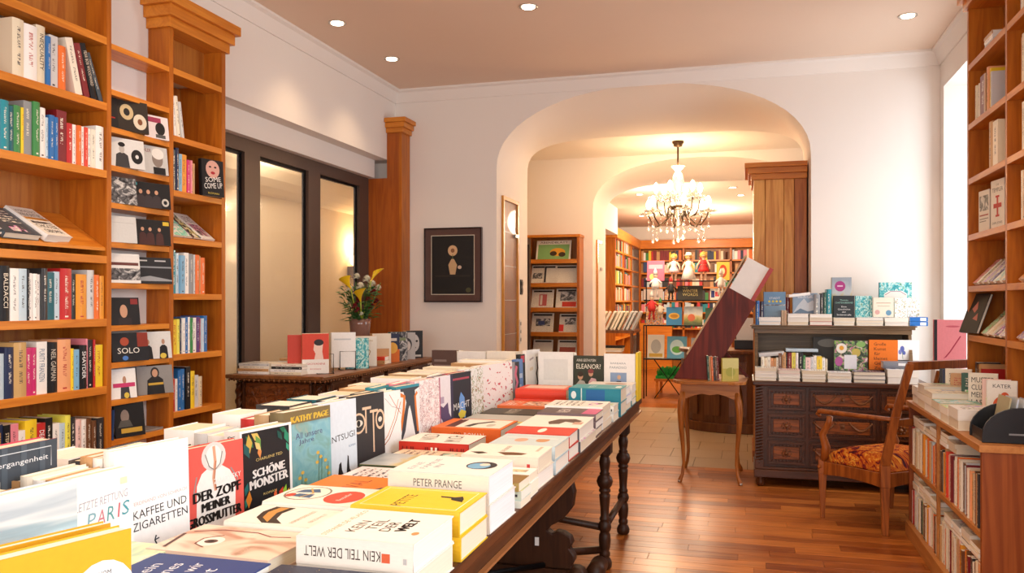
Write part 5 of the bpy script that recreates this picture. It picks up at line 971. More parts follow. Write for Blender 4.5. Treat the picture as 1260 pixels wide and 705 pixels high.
facecam(-1.66, ye+.06, .20, .29, .045, 'ivory', 'ivory cover without picture at the far end behind the rank', [('rect', 0, 0, 1, 1, '#efe8dc')])

# ---- yellow books at the lower left, standing toward us
book(.040, .227, .203, '#e5a91c', (-1.191, 1.064, TZ), 'yellow standing book with white oval on its cover in the lower left corner', None, rz=-.30, kind='plain',
     front=[('rect', 0, 0, 1, 1, '#ebb01e'), ('ell', .76, .40, .29, .38, '#faf8f4'), ('text', 'LIEDER VOM', .70, .66, .26, .05, '#4a4640', 2), ('text', 'JUNG UND ALT', .75, .54, .42, .07, '#26221c', 2)])
book(.026, .215, .20, '#dba21c', (-1.245, 1.10, TZ), 'second yellow book close behind the one with the white oval', None, rz=-.30, kind='plain')
# ================================================================ framed picture (plain stand-in) on the back wall
pf = empty('framed_picture', (-2.595, 7.16, 1.40), 'framed dark picture with wide brown mount and thin white line, hanging left of the arch', 'picture')
x0, x1, z0, z1 = -2.876, -2.318, 1.394, 2.076
MB().box(x0, x1, 7.150, 7.178, z0, z1).build('mount_board', flat('#5e443e', .25, 0, .5), pf)
MB().box(x0, x0+.012, 7.138, 7.15, z0, z1).box(x1-.012, x1, 7.138, 7.15, z0, z1).box(x0+.012, x1-.012, 7.138, 7.15, z1-.012, z1).box(x0+.012, x1-.012, 7.138, 7.15, z0, z0+.012).build('frame', flat('#2c1c1a', .2), pf, bevel=.002)
print_on(pf, 'artwork', (x0+.068-pf.location.x, 7.149-pf.location.y, z0+.068-pf.location.z), (1, 0, 0), (0, 0, 1), .422, .546, [('rect', 0, 0, 1, 1, '#cfc4b0'), ('rect', .016, .012, .984, .988, '#17130f'), ('poly', [(.44, .34), (.56, .34), (.60, .50), (.53, .60), (.47, .60), (.40, .50)], '#c9a57a'), ('ell', .5, .74, .11, .09, '#d8b084'), ('ell', .5, .74, .045, .036, '#8a5a3a'), ('line', [(.5, .6), (.5, .68)], .006, '#6a7a4a'), ('ell', .66, .46, .045, .03, '#d8b8a0'), ('poly', [(.1, .30), (.9, .30), (.9, .33), (.1, .33)], '#2a221a'), ('ell', .86, .08, .06, .04, '#4a4a2a')])

# ================================================================ shelves and cabinets inside the passage
GOLDW = wood('honey_wood', '#a8641e', '#d99a3c', 'Z', .8, .35, .3)
def niche(xw, ya, yb, za, zb, lb, shelves, nitems):
    e = empty('display_niche', (xw, (ya+yb)/2, za), lb, 'showcase'); t = .035
    MB().box(xw-.004, xw+.022, ya, ya+t, za, zb).box(xw-.004, xw+.022, yb-t, yb, za, zb).box(xw-.004, xw+.022, ya+t, yb-t, zb-t, zb).box(xw-.004, xw+.022, ya+t, yb-t, za, za+t).build('door_frame', GOLDW, e)
    MB().box(xw+.006, xw+.010, ya+t, yb-t, za+t, zb-t).build('pane', glass('cabinet_glass', (1, 1, 1, 1), .07), e)
    MB().box(xw+.0005, xw+.0025, ya+t, yb-t, za+t, zb-t).build('back_panel', wood('niche_back', '#5e2f12', '#9a5a28', 'Z', .8, .5, .4), e)
    for k in range(shelves): z = za+(zb-za)*(k+1)/(shelves+1); MB().box(xw, xw+.005, ya+t, yb-t, z-.004, z).build('glass_shelf', flat('#cfd8d0', .2), e)
    for z in (zb-.36, za+.12): MB().box(xw+.010, xw+.03, yb-.14, yb-.03, z, z+.03).build('lock', flat('#9a948a', .3, .9), e)
niche(-2.187, 7.336, 7.868, .45, 2.38, 'tall glass-fronted showcase in a honey wood frame set in the left jamb of the arch', 5, 3)
niche(-1.775, 9.98, 10.32, .5, 2.15, 'narrow wooden framed glass showcase in the jamb of the second arch', 4, 2)
sw = empty('light_switch', (-2.187, 8.02, 1.5), 'black double light switch on the white jamb of the arch', 'switch')
MB().box(-2.187, -2.178, 7.985, 8.06, 1.47, 1.62).build('plate', flat('black', .3), sw); MB().box(-2.178, -2.172, 7.995, 8.05, 1.56, 1.60).box(-2.178, -2.172, 7.995, 8.05, 1.49, 1.53).build('rocker', flat('charcoal', .3), sw)
ss = empty('socket_strip', (-2.187, 8.0, 1.1), 'white vertical row of sockets below the black switch', 'socket')
MB().box(-2.187, -2.180, 7.96, 8.02, .98, 1.22).build('plate', flat('#e4e2de', .3), ss); 
for z in (1.02, 1.10, 1.18): MB().lathe([(.02, 0), (.02, .002)], 10, (0, 0, 0)).build('socket', flat('grey', .4), ss, loc=(.007, -.01, z-1.1), rot=(0, PI/2, 0))
door = struct('door_1', MB().box(-2.46, -2.40, 8.35, 8.42, 0, 2.12).box(-2.46, -2.40, 9.16, 9.23, 0, 2.12).box(-2.46, -2.40, 8.42, 9.16, 2.05, 2.12), BRONZE)
struct('wall_passage_left', MB().box(-2.72, -2.46, 8.272, 8.45, 0, 3.1), W_WALL)
MB().box(-2.44, -2.42, 8.42, 9.16, 0, 2.05).build('door_leaf', flat('#3c3027', .35), door)

# newspaper rack
nr = empty('newspaper_rack', (-2.21, 9.7, 0), 'wooden rack with sloping shelves of newspapers beyond the arch', 'newspaper rack')
x0, x1 = -2.53, -1.895
for x in (x0, x1-.03): MB().box(x, x+.03, 9.55, 9.80, .2, 2.16).build('side_panel', OAK, nr)
MB().box(x0+.03, x1-.03, 9.78, 9.795, .2, 2.16).build('back_panel', OAKB, nr); MB().box(x0-.01, x1+.01, 9.54, 9.80, 2.16, 2.19).build('top_board', OAKX, nr); MB().box(x0, x1, 9.56, 9.8, 0, .2).build('plinth', OAKX, nr)
npz = (1.88, 1.60, 1.31, 1.02, .73)
for z in npz:
    MB().box(x0+.03, x1-.03, 9.55, 9.78, z-.025, z).box(x0+.03, x1-.03, 9.545, 9.555, z-.03, z+.02).build('shelf', OAKX, nr)
def paper(x, z, wd, ht, lb, front, tilt=.32):
    e = empty('newspaper', (x, 9.575, z), lb, 'newspaper', 'newspapers in the rack'); e.rotation_euler = (-tilt, 0, 0)
    MB().box(0, wd, 0, .012, 0, ht).build('folded_sheets', flat('#ded8cc', .8), e, loc=(0, 0, 0)); print_on(e, 'front_page', (0, 0, 0), (1, 0, 0), (0, 0, 1), wd, ht, front)
NP = [('rect', 0, 0, 1, 1, '#d9d3c6'), ('rect', 0, 0, 1, .82, 'M:news'), ('rect', .08, .86, .92, .95, '#2a2826')]
paper(-2.43, 1.885, .42, .255, 'newspaper with a green picture on the top shelf of the rack', [('rect', 0, 0, 1, 1, '#e2dccf'), ('text', 'ABENDBLATT', .5, .90, .8, .09, '#2a2826'), ('rect', .05, .05, .95, .80, '#7fae6a'), ('ell', .62, .42, .22, .20, '#e0a030'), ('ell', .5, .35, .1, .12, '#3a2a1a'), ('ell', .75, .3, .1, .12, '#3a2a1a')])
paper(-2.49, 1.605, .17, .24, 'black and white newspaper at the left of the second rack shelf', NP+[('rect', .1, .3, .8, .6, 'M:photo_bw')]); paper(-2.34, 1.605, .15, .24, 'newspaper with upright title strip in the middle of the second rack shelf', NP+[('rect', .06, .1, .2, .9, '#2a2a30')]); paper(-2.20, 1.605, .27, .235, 'plain text newspaper at the right of the second rack shelf', NP)
paper(-2.49, 1.315, .27, .24, 'newspaper with red and blue blocks on the third rack shelf', NP+[('rect', .35, .15, .7, .75, '#b85a5a'), ('rect', .4, .2, .5, .7, '#d8d0c4')]); paper(-2.19, 1.315, .26, .25, 'magazine with dark photo and red block on the third rack shelf', NP+[('rect', .2, .4, .9, .85, 'M:photo_bw'), ('rect', .3, .1, .95, .35, '#c83a2a')])
paper(-2.49, 1.025, .27, .25, 'newspaper with blue and dark photo on the fourth rack shelf', NP+[('rect', .2, .35, .85, .72, 'M:photo_bw'), ('rect', .3, .4, .6, .6, '#3a4a7a')]); paper(-2.15, 1.025, .22, .24, 'newspaper with red masthead on the fourth rack shelf', NP+[('rect', 0, .1, .25, .45, '#d8302a'), ('rect', .3, .45, .9, .8, 'M:photo_bw')])
paper(-2.47, .735, .24, .22, 'grey newspaper at the left of the lowest visible rack shelf', NP); paper(-2.17, .735, .24, .22, 'newspaper leaning at the right of the lowest visible rack shelf', NP+[('rect', .1, .3, .9, .6, '#a04a3a')])

# tall cabinet inside the arch on the right
tc_ = empty('tall_cabinet', (.26, 7.9, 0), 'tall walnut cabinet with stepped cornice standing in the right side of the arch', 'cabinet')
BOARD = wood('sunlit_striped_walnut', '#bf7226', '#f6bc66', 'Z', .8, .4, .5); BOARD2 = wood('red_walnut', '#8a4418', '#c07430', 'Z', .8, .4, .5)  # first wood: golden light on the front boards is painted into the colour
MB().box(.05, .49, 7.56, 8.24, 0, 2.46).build('body', BOARD2, tc_)
for a, b2, m in ((.052, .145, BOARD), (.148, .30, BOARD), (.303, .385, BOARD), (.388, .488, BOARD2)): MB().box(a, b2, 7.535, 7.558, .1, 2.46).build('panel', m, tc_, bevel=.003)
MB().box(.04, .49, 7.53, 8.24, 0, .10).build('plinth', BOARD2, tc_)
for i, (e, a, b2) in enumerate(((.02, 2.46, 2.51), (.045, 2.51, 2.56), (.075, 2.56, 2.60))): MB().box(.05-e, .49, 7.535-e, 8.24, a, b2).build('cornice_board', OAKX, tc_, bevel=.002)

# ================================================================ chandelier
cx, cy = -.72, 9.05
chd = empty('chandelier', (cx, cy, 3.12), 'glass chandelier with lit bulbs and hanging drops under the vaulted passage ceiling', 'chandelier')
BR = flat('#4e3c2a', .35, .6); CR = crystal(); GL = emit('bulb_glow', (1, .86, .62, 1), 14)
MB().lathe([(.062, 0), (.062, -.02), (.05, -.03), (.045, -.055), (.012, -.065)][::-1], 18, (cx, cy, 3.12)).build('ceiling_canopy', BR, chd)
MB().tube([(cx, cy, 3.07), (cx, cy, 2.86)], .010, 8).build('stem', BR, chd)
MB().lathe([(.008, 2.20), (.03, 2.24), (.012, 2.28), (.05, 2.36), (.055, 2.40), (.02, 2.44), (.018, 2.50), (.05, 2.60), (.065, 2.68), (.05, 2.76), (.02, 2.80), (.07, 2.84), (.075, 2.85), (.012, 2.86)], 16, (cx, cy, 0)).build('glass_baluster', CR, chd)
MB().lathe([(.02, 2.385), (.11, 2.39), (.115, 2.40), (.115, 2.42), (.10, 2.425), (.02, 2.425)], 20, (cx, cy, 0)).build('metal_ring', BR, chd)
def bulb_arm(a, r, zb, zarm):
    ux, uy = math.cos(a), math.sin(a); P = lambda rr, z: (cx+ux*rr, cy+uy*rr, z)
    arm = MB(); dip = zarm-.15
    arm.tube([P(.10, 2.41), P(.12, 2.30), P(.19, dip+.02), P(r*.75, dip), P(r*.92, dip+.07), P(r, zb-.06)], .007, 8); o = arm.build('arm', BR, chd)
    m = MB().lathe([(.012, -.005), (.06, .012), (.075, .03), (.07, .032), (.03, .01), (.012, .005)], 14, P(r, zb-.06)); 
    for k in range(7):
        b2 = 2*PI*k/7; m.add([(P(r, 0)[0], P(r, 0)[1], zb-.055), (P(r, 0)[0]+.085*math.cos(b2-.2), P(r, 0)[1]+.085*math.sin(b2-.2), zb-.035), (P(r, 0)[0]+.105*math.cos(b2), P(r, 0)[1]+.105*math.sin(b2), zb-.05), (P(r, 0)[0]+.085*math.cos(b2+.2), P(r, 0)[1]+.085*math.sin(b2+.2), zb-.035)], [(0, 1, 2, 3)])
    m.build('drip_cup', CR, o)
    MB().lathe([(.013, zb-.05), (.013, zb)], 10, (P(r, 0)[0], P(r, 0)[1], 0)).build('candle_sleeve', flat('#e8dcc8', .4), o)
    MB().lathe([(.008, zb), (.024, zb+.03), (.030, zb+.055), (.022, zb+.09), (.006, zb+.115)], 12, (P(r, 0)[0], P(r, 0)[1], 0)).build('bulb', GL, o)
    for rr, z in ((r, zb-.075), (r-.05, dip-.02)):
        d = MB(); p = P(rr, 0); d.ball((p[0], p[1], z-.015), .010, 6, 4); d.tube([(p[0], p[1], z), (p[0], p[1], z-.10)], .0015, 4); d.ball((p[0], p[1], z-.055), .009, 6, 4); d.lathe([(.002, z-.16), (.016, z-.145), (.018, z-.13), (.006, z-.10), (.002, z-.09)], 8, (p[0], p[1], 0)); d.build('drop', CR, o)
    return o
for k in range(6): bulb_arm(PI/6+k*PI/3+.25, .335, 2.40, 2.36)
for k in range(6): bulb_arm(k*PI/3+.25, .235, 2.56, 2.47)
d = MB(); d.ball((cx, cy, 2.18), .022, 8, 6); d.tube([(cx, cy, 2.2), (cx, cy, 2.09)], .002, 4); d.lathe([(.002, 2.03), (.02, 2.05), (.02, 2.065), (.006, 2.10)], 8, (cx, cy, 0)); d.build('centre_drop', CR, chd)
point('chandelier_light', (cx, cy, 2.80), 18, (1, .62, .30), .10); point('chandelier_light_low', (cx, cy-.1, 2.0), 12, (1, .64, .34), .12)
for k in range(3): a = k*2*PI/3+.4; point('chandelier_bulb_light', (cx+.45*math.cos(a), cy+.45*math.sin(a), 2.52), 5, (1, .62, .30), .04)

# ================================================================ carved chest of drawers and bureau shelf on it
co = empty('carved_commode', (.64, 6.83, 0), 'dark carved walnut chest of drawers against the white wall, stacked with books', 'chest of drawers')
x0, x1, y0, y1 = .055, 1.26, 6.56, 7.12
MB().box(x0+.02, x1-.02, y0+.03, y1, .10, .765).build('body', DARKZ, co)
MB().box(x0-.02, x1+.02, y0-.03, y1+.01, .765, .80).build('top', DARKW, co, bevel=.008)
bs = MB().box(x0-.01, x1+.01, y0-.012, y1, .07, .13).box(x0, x1, y0-.002, y1, .13, .15); bs.build('base_moulding', DARKW, co, bevel=.005)
for x in (x0+.04, x1-.04):
    for y in (y0+.03, y1-.05): MB().lathe([(.02, 0), (.034, .01), (.038, .035), (.028, .06), (.035, .07)], 12, (x, y, 0)).build('foot', DARKZ, co)
xs = [x0+.075, x0+.375, x0+.865, x1-.04]; zs = [.155, .36, .565, .76]; HL = wood('chest_burl', '#4a2209', '#a65a22', 'X', 2, .33, .6)
for c in range(3):
    for r in range(3):
        a, b2, z0, z1 = xs[c]+.012, xs[c+1]-.012, zs[r]+.010, zs[r+1]-.010
        f = MB().box(a, b2, y0+.018, y0+.03, z0, z1).box(a+.008, b2-.008, y0+.004, y0+.018, z0+.008, z0+.026).box(a+.008, b2-.008, y0+.004, y0+.018, z1-.026, z1-.008).box(a+.008, a+.026, y0+.004, y0+.018, z0+.026, z1-.026).box(b2-.026, b2-.008, y0+.004, y0+.018, z0+.026, z1-.026)
        d = f.build('drawer', DARKW, co, bevel=.002)
        MB().box(a+.045, b2-.045, y0+.010, y0+.018, z0+.045, z1-.045).build('carved_field', HL, d, bevel=.004)
        m = MB(); cz = (z0+z1)/2; cxx = (a+b2)/2
        if c == 1:
            for sg in (-1, 1):
                m.tube([(cxx+sg*(.05+.15*t/8), y0+.006, cz+.035-.055*math.sin(PI*t/8)) for t in range(9)], [.005+.006*math.sin(PI*t/8) for t in range(9)], 6); m.ball((cxx+sg*.05, y0+.008, cz+.035), .010, 6, 4); m.ball((cxx+sg*.20, y0+.008, cz+.035), .010, 6, 4)
            m.box(cxx-.016, cxx+.016, y0+.002, y0+.01, cz-.014, cz+.035); m.ball((cxx, y0, cz+.01), .012, 8, 5)
        else:
            m.ball((cxx, y0+.002, cz), .016, 8, 5)
            for k in range(8): m.ball((cxx+.032*math.cos(k*PI/4), y0+.008, cz+.026*math.sin(k*PI/4)), .008, 5, 4)
        m.build('carving', wood('chest_highlight', '#4a2614', '#8f5a30', 'X', 2, .3, .4), d)
        n1 = max(3, int((b2-a-.06)/.022)); bd = MB()
        for k in range(n1): xx = a+.036+k*(b2-a-.072)/(n1-1); bd.ball((xx, y0+.010, z0+.036), .006, 5, 3); bd.ball((xx, y0+.010, z1-.036), .006, 5, 3)
        bd.build('beading', DARKW, d)
for xx in (x0+.03, x1-.015):
    m = MB().box(xx-.03, xx+.03, y0+.012, y0+.03, .15, .76)
    for k in range(26): z = .165+k*.0232; m.add([(xx-.026, y0+.012, z), (xx+.026, y0+.012, z+.012), (xx+.026, y0+.012, z+.024), (xx-.026, y0+.012, z+.012), (xx, y0-.006, z+.012)], [(0, 1, 4), (1, 2, 4), (2, 3, 4), (3, 0, 4)])
    m.build('carved_pilaster', DARKZ, co); MB().box(xx-.034, xx+.034, y0+.0, y0+.03, .13, .20).build('pilaster_block', DARKZ, co, bevel=.004)
up = empty('bureau_shelf', (.63, 6.98, .80), 'raised wooden shelf with curved sides standing on the carved chest', 'shelf')
UPW = wood('grey_brown_shelf', '#4a3626', '#8a7050', 'X', 1, .4, .4)
MB().box(.03, 1.21, 6.80, 7.12, 1.185, 1.205).box(.02, 1.22, 6.785, 7.12, 1.205, 1.215).box(.05, 1.19, 6.82, 7.12, 1.15, 1.185).build('top_board', UPW, up, bevel=.003)
for x in (.055, 1.165): MB().prism([(7.12, .80), (7.12, 1.15), (6.83, 1.15), (6.815, 1.09), (6.78, .97), (6.74, .86), (6.735, .80)], 'X', x, x+.022).build('side_board', UPW, up)
MB().box(.077, 1.165, 7.10, 7.12, .80, 1.15).build('back_board', UPW, up)
# books on the upper board
ZU = 1.216
def face(x, y, z, wd, h, t, col, lb, front, rz=-PI/2, grp=None, **k): return book(t, wd, h, col, (x, y+t, z), lb, grp, rz=rz, kind='plain' if front else 'art', front=front, **k)
for i, (c, t, h, x) in enumerate((('blue', 30, 190, .06), ('navy', 28, 185, .095))): book(t/1000, .15, h/1000, c, (x, 6.83, ZU), '%s spine at the left end of the upper row on the bureau shelf' % c, None, hard=True)
def flats(x, y, z, wd, D, ts, cols, tag_, rz=0, grp=None, kind='type'):
    for k, (t, c) in enumerate(zip(ts, cols)):
        book(t, D, wd, c, (x, y+D+.004*(k % 2), z), '%s book, %s from bottom, pile %s' % (cw(c), ORD[k], tag_), grp or 'book piles on the carved chest', pose='flat', rz=rz+PI, hard=k % 2 == 0, kind=kind); z += t+.0006
    return z
YU = 6.815
z1_ = flats(.085, YU, ZU, .165, .22, (.030, .030), ('pale_blue', 'white'), 'under the blue stars cover')
face(.125, 6.93, z1_, .165, .20, .03, '#5a8ab0', 'blue cover with grey rocks and yellow stars standing on the bureau shelf', [('rect', 0, 0, 1, 1, '#6f98b8'), ('rect', 0, 0, 1, .5, 'M:photo_bw'), ('rect', 0, 0, 1, .45, '#7f9cb0')]+[('ell', .25+.17*k, .62, .05, .04, '#f0d840') for k in range(4)]+[('text', 'STADT', .5, .75, .5, .08, '#e8eef2', 0)])
for k in range(2): book(.018, .12, .115, 'kraft', (.255+.02*k, 6.82, ZU), '%s of two small tan booklets standing on the bureau shelf' % ('left', 'right')[k], None, hard=False)
z2_ = flats(.30, YU, ZU, .155, .22, (.030, .030, .028), ('white', 'ivory', 'white'), 'under the mountain cover')
face(.345, 6.93, z2_, .185, .16, .03, '#a8b8c4', 'pale blue mountain cover standing on the bureau shelf', [('rect', 0, 0, 1, 1, '#8fa6bc'), ('poly', [(0, 0), (.2, .4), (.45, .75), (.6, .5), (.8, .65), (1, .3), (1, 0)], '#c3ccd4'), ('poly', [(0, 0), (.3, .25), (.6, .1), (1, .2), (1, 0)], '#6a8096'), ('text', 'BERGE', .5, .82, .6, .12, '#e8edf2')])
book(.03, .19, .22, 'dark_red', (.295, 6.99, ZU), 'tall dark red book behind the mountain cover', None)
book(.022, .17, .16, 'white', (.475, 6.93, ZU+.235), 'white book lying slanted across the tops above the mountain cover', None, pose='flat', rz=.12, lean=-.12, kind='plain')
for i, (c, t, h) in enumerate((('grey', 45, 240), ('charcoal', 22, 250), ('dark_green', 20, 255), ('teal', 34, 280))): book(t/1000, .15, h/1000, c, (.50+[0, .048, .072, .094][i], 6.91, ZU), '%s spine in the middle upright group on the bureau shelf' % cw(c), 'middle upright books on the bureau shelf')
z3_ = flats(.462, YU, ZU, .165, .22, (.030, .028, .028), ('red', 'cream', 'ivory'), 'with red cover under the middle uprights')
z4_ = flats(.638, YU, ZU, .15, .22, (.028, .030), ('white', 'white'), 'under the black lettered cover')
face(.635, 6.95, z4_-.001+.0, .145, .315, .03, '#b8ab88', 'tall cover with magenta disc above a green landscape, highest book on the bureau shelf', [('rect', 0, 0, 1, 1, 'M:landscape'), ('ell', .42, .78, .27, .13, '#a83a80'), ('rect', .28, .77, .56, .80, '#e8d0e0')])
face(.645, 6.90, z4_, .15, .17, .03, '#2b3236', 'black cover with green and white centred lettering on the bureau shelf', [('rect', 0, 0, 1, 1, '#2b3337'), ('text', 'Thomas', .5, .80, .4, .07, '#9ad0c0'), ('text', 'CHATEAUBRIAND', .5, .68, .86, .07, '#9ad0c0'), ('text', 'Eine', .5, .5, .25, .07, '#f0f0ee'), ('text', 'Geschichte', .5, .38, .6, .07, '#f0f0ee'), ('text', 'der', .5, .26, .2, .07, '#f0f0ee'), ('text', 'Seidenstraße', .5, .13, .7, .07, '#f0f0ee')])
z5_ = flats(.80, YU, ZU, .19, .22, (.020, .020, .020), ('white', 'dark_teal', 'white'), 'under the teal leaf cover')
face(.805, 6.92, z5_, .12, .165, .025, '#3a9aa0', 'teal cover with pale leaves on the bureau shelf', [('rect', 0, 0, 1, 1, 'M:aqua')])
z6_ = flats(1.0, YU, ZU, .165, .22, (.030, .030), ('ivory', 'white'), 'under the cream ornament cover')
face(.93, 6.90, z5_+.003, .145, .15, .025, '#ece2cc', 'cream cover with fine ornaments and small blue seal on the bureau shelf', [('rect', 0, 0, 1, 1, '#efe6d2'), ('rect', .15, .7, .85, .74, '#c8a890'), ('rect', .2, .55, .8, .58, '#c8b49a'), ('ell', .75, .22, .14, .14, '#6a9ab8'), ('ell', .2, .25, .12, .12, '#d8a8a0')])
face(1.085, 6.91, z6_, .17, .15, .025, '#efefe8', 'white cover with floral tracery on the bureau shelf', [('rect', 0, 0, 1, 1, 'M:floral')])
face(.985, 6.98, z6_+.001, .23, .27, .03, '#4a9aa8', 'large teal floral cover with white title box at the right end of the bureau shelf', [('rect', 0, 0, 1, 1, 'M:aqua'), ('poly', [(.15, .52), (.15, .68), (.3, .76), (.7, .76), (.85, .68), (.85, .52)], '#f0ece4'), ('line', [(.18, .64), (.35, .74), (.65, .74), (.82, .64)], .004, '#8a3a6a'), ('line', [(.15, .53), (.85, .53)], .006, '#8a3a6a')])
for k in range(2):
    zz = ZU+k*.034; book(.032, .17, .15, '#1f6cb8', (1.175+.15, 6.83, zz), '%s blue paperback with white label at the right end of the bureau shelf' % ('lower', 'upper')[k], None, pose='flat', hard=False, kind='plain', spine=[('rect', .15, .1, .85, .42, '#f2f4f6'), ('text', 'REISE', .5, .72, .3, .35, '#e8f0f6', -90)]) if 0 else book(.032, .17, .125, '#1f6cb8', (1.30, 6.83, zz), '%s blue paperback with white label at the right end of the bureau shelf' % ('lower', 'upper')[k], None, pose='flat', hard=False, kind='plain', spine=[('rect', .15, .1, .85, .42, '#f2f4f6')])
# lower tier
ZL = .80
pil = [(.055, .155, (.022, .024, .022, .026), ('cream', 'ivory', 'white', 'ivory')), (.225, .155, (.026, .028, .030), ('ivory', 'white', 'pale_pink')), (.395, .165, (.020, .018, .018, .024), ('ivory', 'brown', 'cream', 'white')), (.575, .165, (.024, .022, .026), ('white', 'charcoal', 'white')), (.755, .215, (.026, .026, .030), ('navy', 'charcoal', 'navy')), (.985, .21, (.05, .052), ('ivory', 'white'))]
tops = []
for i, (x, wd, ts, cols) in enumerate(pil): tops.append(flats(x, 6.585, ZL, wd, .15, ts, cols, '%s from left along chest front' % ORD[i]))
row('ivory 24 170|cream 24 165|ivory 24 170|peach 22 160|tan 20 160|ivory 16 165|brown 26 200|tan 30 205|charcoal 10 200|dark_red 32 205|lemon 28 205|white 20 205|black 34 205|green 18 185|pale_pink 36 170|pale_grey 22 175|white 24 185|yellow 38 180|white 22 170|cream 18 160', (.10, 6.75, 0), (1, 0, 0), 0, ZL, .14, '{c} {k}, {o} from left in the upright row under bureau shelf', 'upright books under the bureau shelf')
book(.03, .15, .19, 'pale_grey', (.085+.19, 6.76, .985), 'grey-white book lying askew on the left uprights under the bureau shelf', None, pose='flat', lean=-.10, rz=.05, kind='plain')
book(.022, .15, .235, 'pale_blue', (.285+.235, 6.76, 1.012), 'grey-green book lying flat on the dark uprights under the bureau shelf', None, pose='flat', kind='plain')
face(.50, 6.99, ZL+.0, .22, .32, .02, '#4a4844', 'dark cover with plates leaning at the back under the bureau shelf', [('rect', 0, 0, 1, 1, '#4a4844'), ('ell', .5, .85, .35, .1, '#8a8880')])
face(.635, 6.75, ZL+.078, .235, .225, .02, '#55705a', 'cookbook cover with egg, vegetables and pink blossoms on the chest', [('rect', 0, 0, 1, 1, 'M:food'), ('ell', .22, .74, .16, .17, '#f0ece2'), ('ell', .22, .75, .07, .08, '#e8a830'), ('ell', .66, .60, .13, .14, '#c8b45a'), ('ell', .14, .3, .12, .16, '#b05a98'), ('rect', .3, .05, .68, .52, '#e4e6ec'), ('ell', .8, .88, .14, .1, '#8ab86a')])
face(.885, 6.78, ZL+.085, .20, .225, .02, '#f07a1c', 'orange cover with black title lines on the chest', [('rect', 0, 0, 1, 1, '#f07c1e'), ('text', 'Große', .38, .86, .42, .10, '#3a1a0a'), ('text', 'Kunst', .38, .70, .42, .10, '#3a1a0a'), ('text', 'für', .28, .54, .2, .10, '#3a1a0a'), ('text', 'kleines', .40, .38, .46, .10, '#3a1a0a'), ('text', 'Geld', .36, .22, .36, .10, '#3a1a0a'), ('text', 'Zu', .28, .06, .2, .08, '#3a1a0a')])
face(1.085, 6.80, ZL+.16, .15, .15, .02, '#ecebe6', 'white cover with blue flower spray on the chest', [('rect', 0, 0, 1, 1, '#efeeea'), ('ell', .22, .55, .10, .16, '#5a6ab0'), ('ell', .12, .4, .08, .12, '#7a84c0'), ('ell', .3, .36, .08, .1, '#5a6ab0'), ('line', [(.22, .4), (.25, .05)], .003, '#5a8a4a')])
book(.05, .18, .27, '#7d8188', (.965+.27, 6.66, ZL+.104), 'slate grey boxed book with pale label lying on the cream pair on the chest', None, pose='flat', kind='plain', spine=[('rect', .45, .3, .85, .62, '#e8e8e6')])
book(.016, .18, .30, 'white', (.97+.33, 6.60, ZL+.1555), 'large thin white book on top of the right pile on the chest', None, pose='flat', kind='plain', hard=False) if 0 else None

# ================================================================ small table with cabriole legs and the giant book
st = empty('side_table', (-.28, 6.84, 0), 'small honey coloured wooden table with curved legs at the opening of the arch', 'table')
HON = wood('honey_table_wood', '#7c421a', '#c98440', 'X', 1, .33, .4, coat=.3); HONZ = wood('honey_table_leg', '#6e3814', '#b8702e', 'Z', 1, .33, .4, coat=.3)
tpn = []
for k in range(32):
    a = 2*PI*k/32; c, s = math.cos(a), math.sin(a); e = 4.5; x = -.28+.285*math.copysign(abs(c)**(2/e), c); y = 6.83+.36*math.copysign(abs(s)**(2/e), s); w2 = 1+.018*math.sin(a*8); tpn.append((-.28+(x+.28)*w2, 6.83+(y-6.83)*w2))
MB().prism(tpn, 'Z', .765, .79).build('table_top', HON, st, bevel=.004)
apr = [(-.50, .765), (-.06, .765), (-.06, .655), (-.10, .65), (-.16, .675), (-.22, .69), (-.28, .68), (-.34, .69), (-.40, .675), (-.46, .65), (-.50, .655)]
MB().prism(apr, 'Y', 6.545, 6.565).prism(apr, 'Y', 7.10, 7.12).box(-.50, -.48, 6.565, 7.10, .66, .765).box(-.08, -.06, 6.565, 7.10, .66, .765).build('apron', HON, st)
for sx in (-1, 1):
    for sy in (-1, 1):
        bx, by = -.28+sx*.20, 6.833+sy*.265; m = MB()
        pth = [(0, .70, .026), (.012, .62, .030), (.020, .55, .027), (.016, .42, .021), (.004, .28, .016), (-.002, .15, .013), (.008, .06, .013), (.024, .02, .017), (.026, .0, .016)]
        m.tube([(bx+sx*o*1.0, by+sy*o*1.0, z) for o, z, r in pth], [r for o, z, r in pth], 10); m.build('cabriole_leg', HONZ, st)
        MB().lathe([(.016, 0), (.016, .018)], 8, (bx+sx*.026, by+sy*.026, 0)).build('metal_foot_cap', flat('#a8a49c', .35, .8), st) if sy < 0 else None
gb = empty('giant_book', (-.45, 6.83, .79), 'giant white-paged book sliding out of a dark red mahogany slipcase, leaning on the small table', 'book sculpture')
MAH = wood('mahogany_slipcase', '#3e0d09', '#802c1c', 'Z', .5, .5, .6, coat=0)
# tilted in the XZ plane: long axis u, across axis v
U = Vector((.50, 0, .866)).normalized(); V = Vector((U.z, 0, -U.x)); O = Vector((-.565, 0, .79))
def sl(u0, u1, v0, v1, y0, y1, name, m, bev=0, parent=gb):
    mb = MB(); vs = []
    for u in (u0, u1):
        for y in (y0, y1):
            for v in (v0, v1): p = O+U*u+V*v; vs.append((p.x, y, p.z))
    mb.add(vs, [(0, 2, 3, 1), (4, 5, 7, 6), (0, 1, 5, 4), (2, 6, 7, 3), (0, 4, 6, 2), (1, 3, 7, 5)]); return mb.build(name, m, parent, bevel=bev)
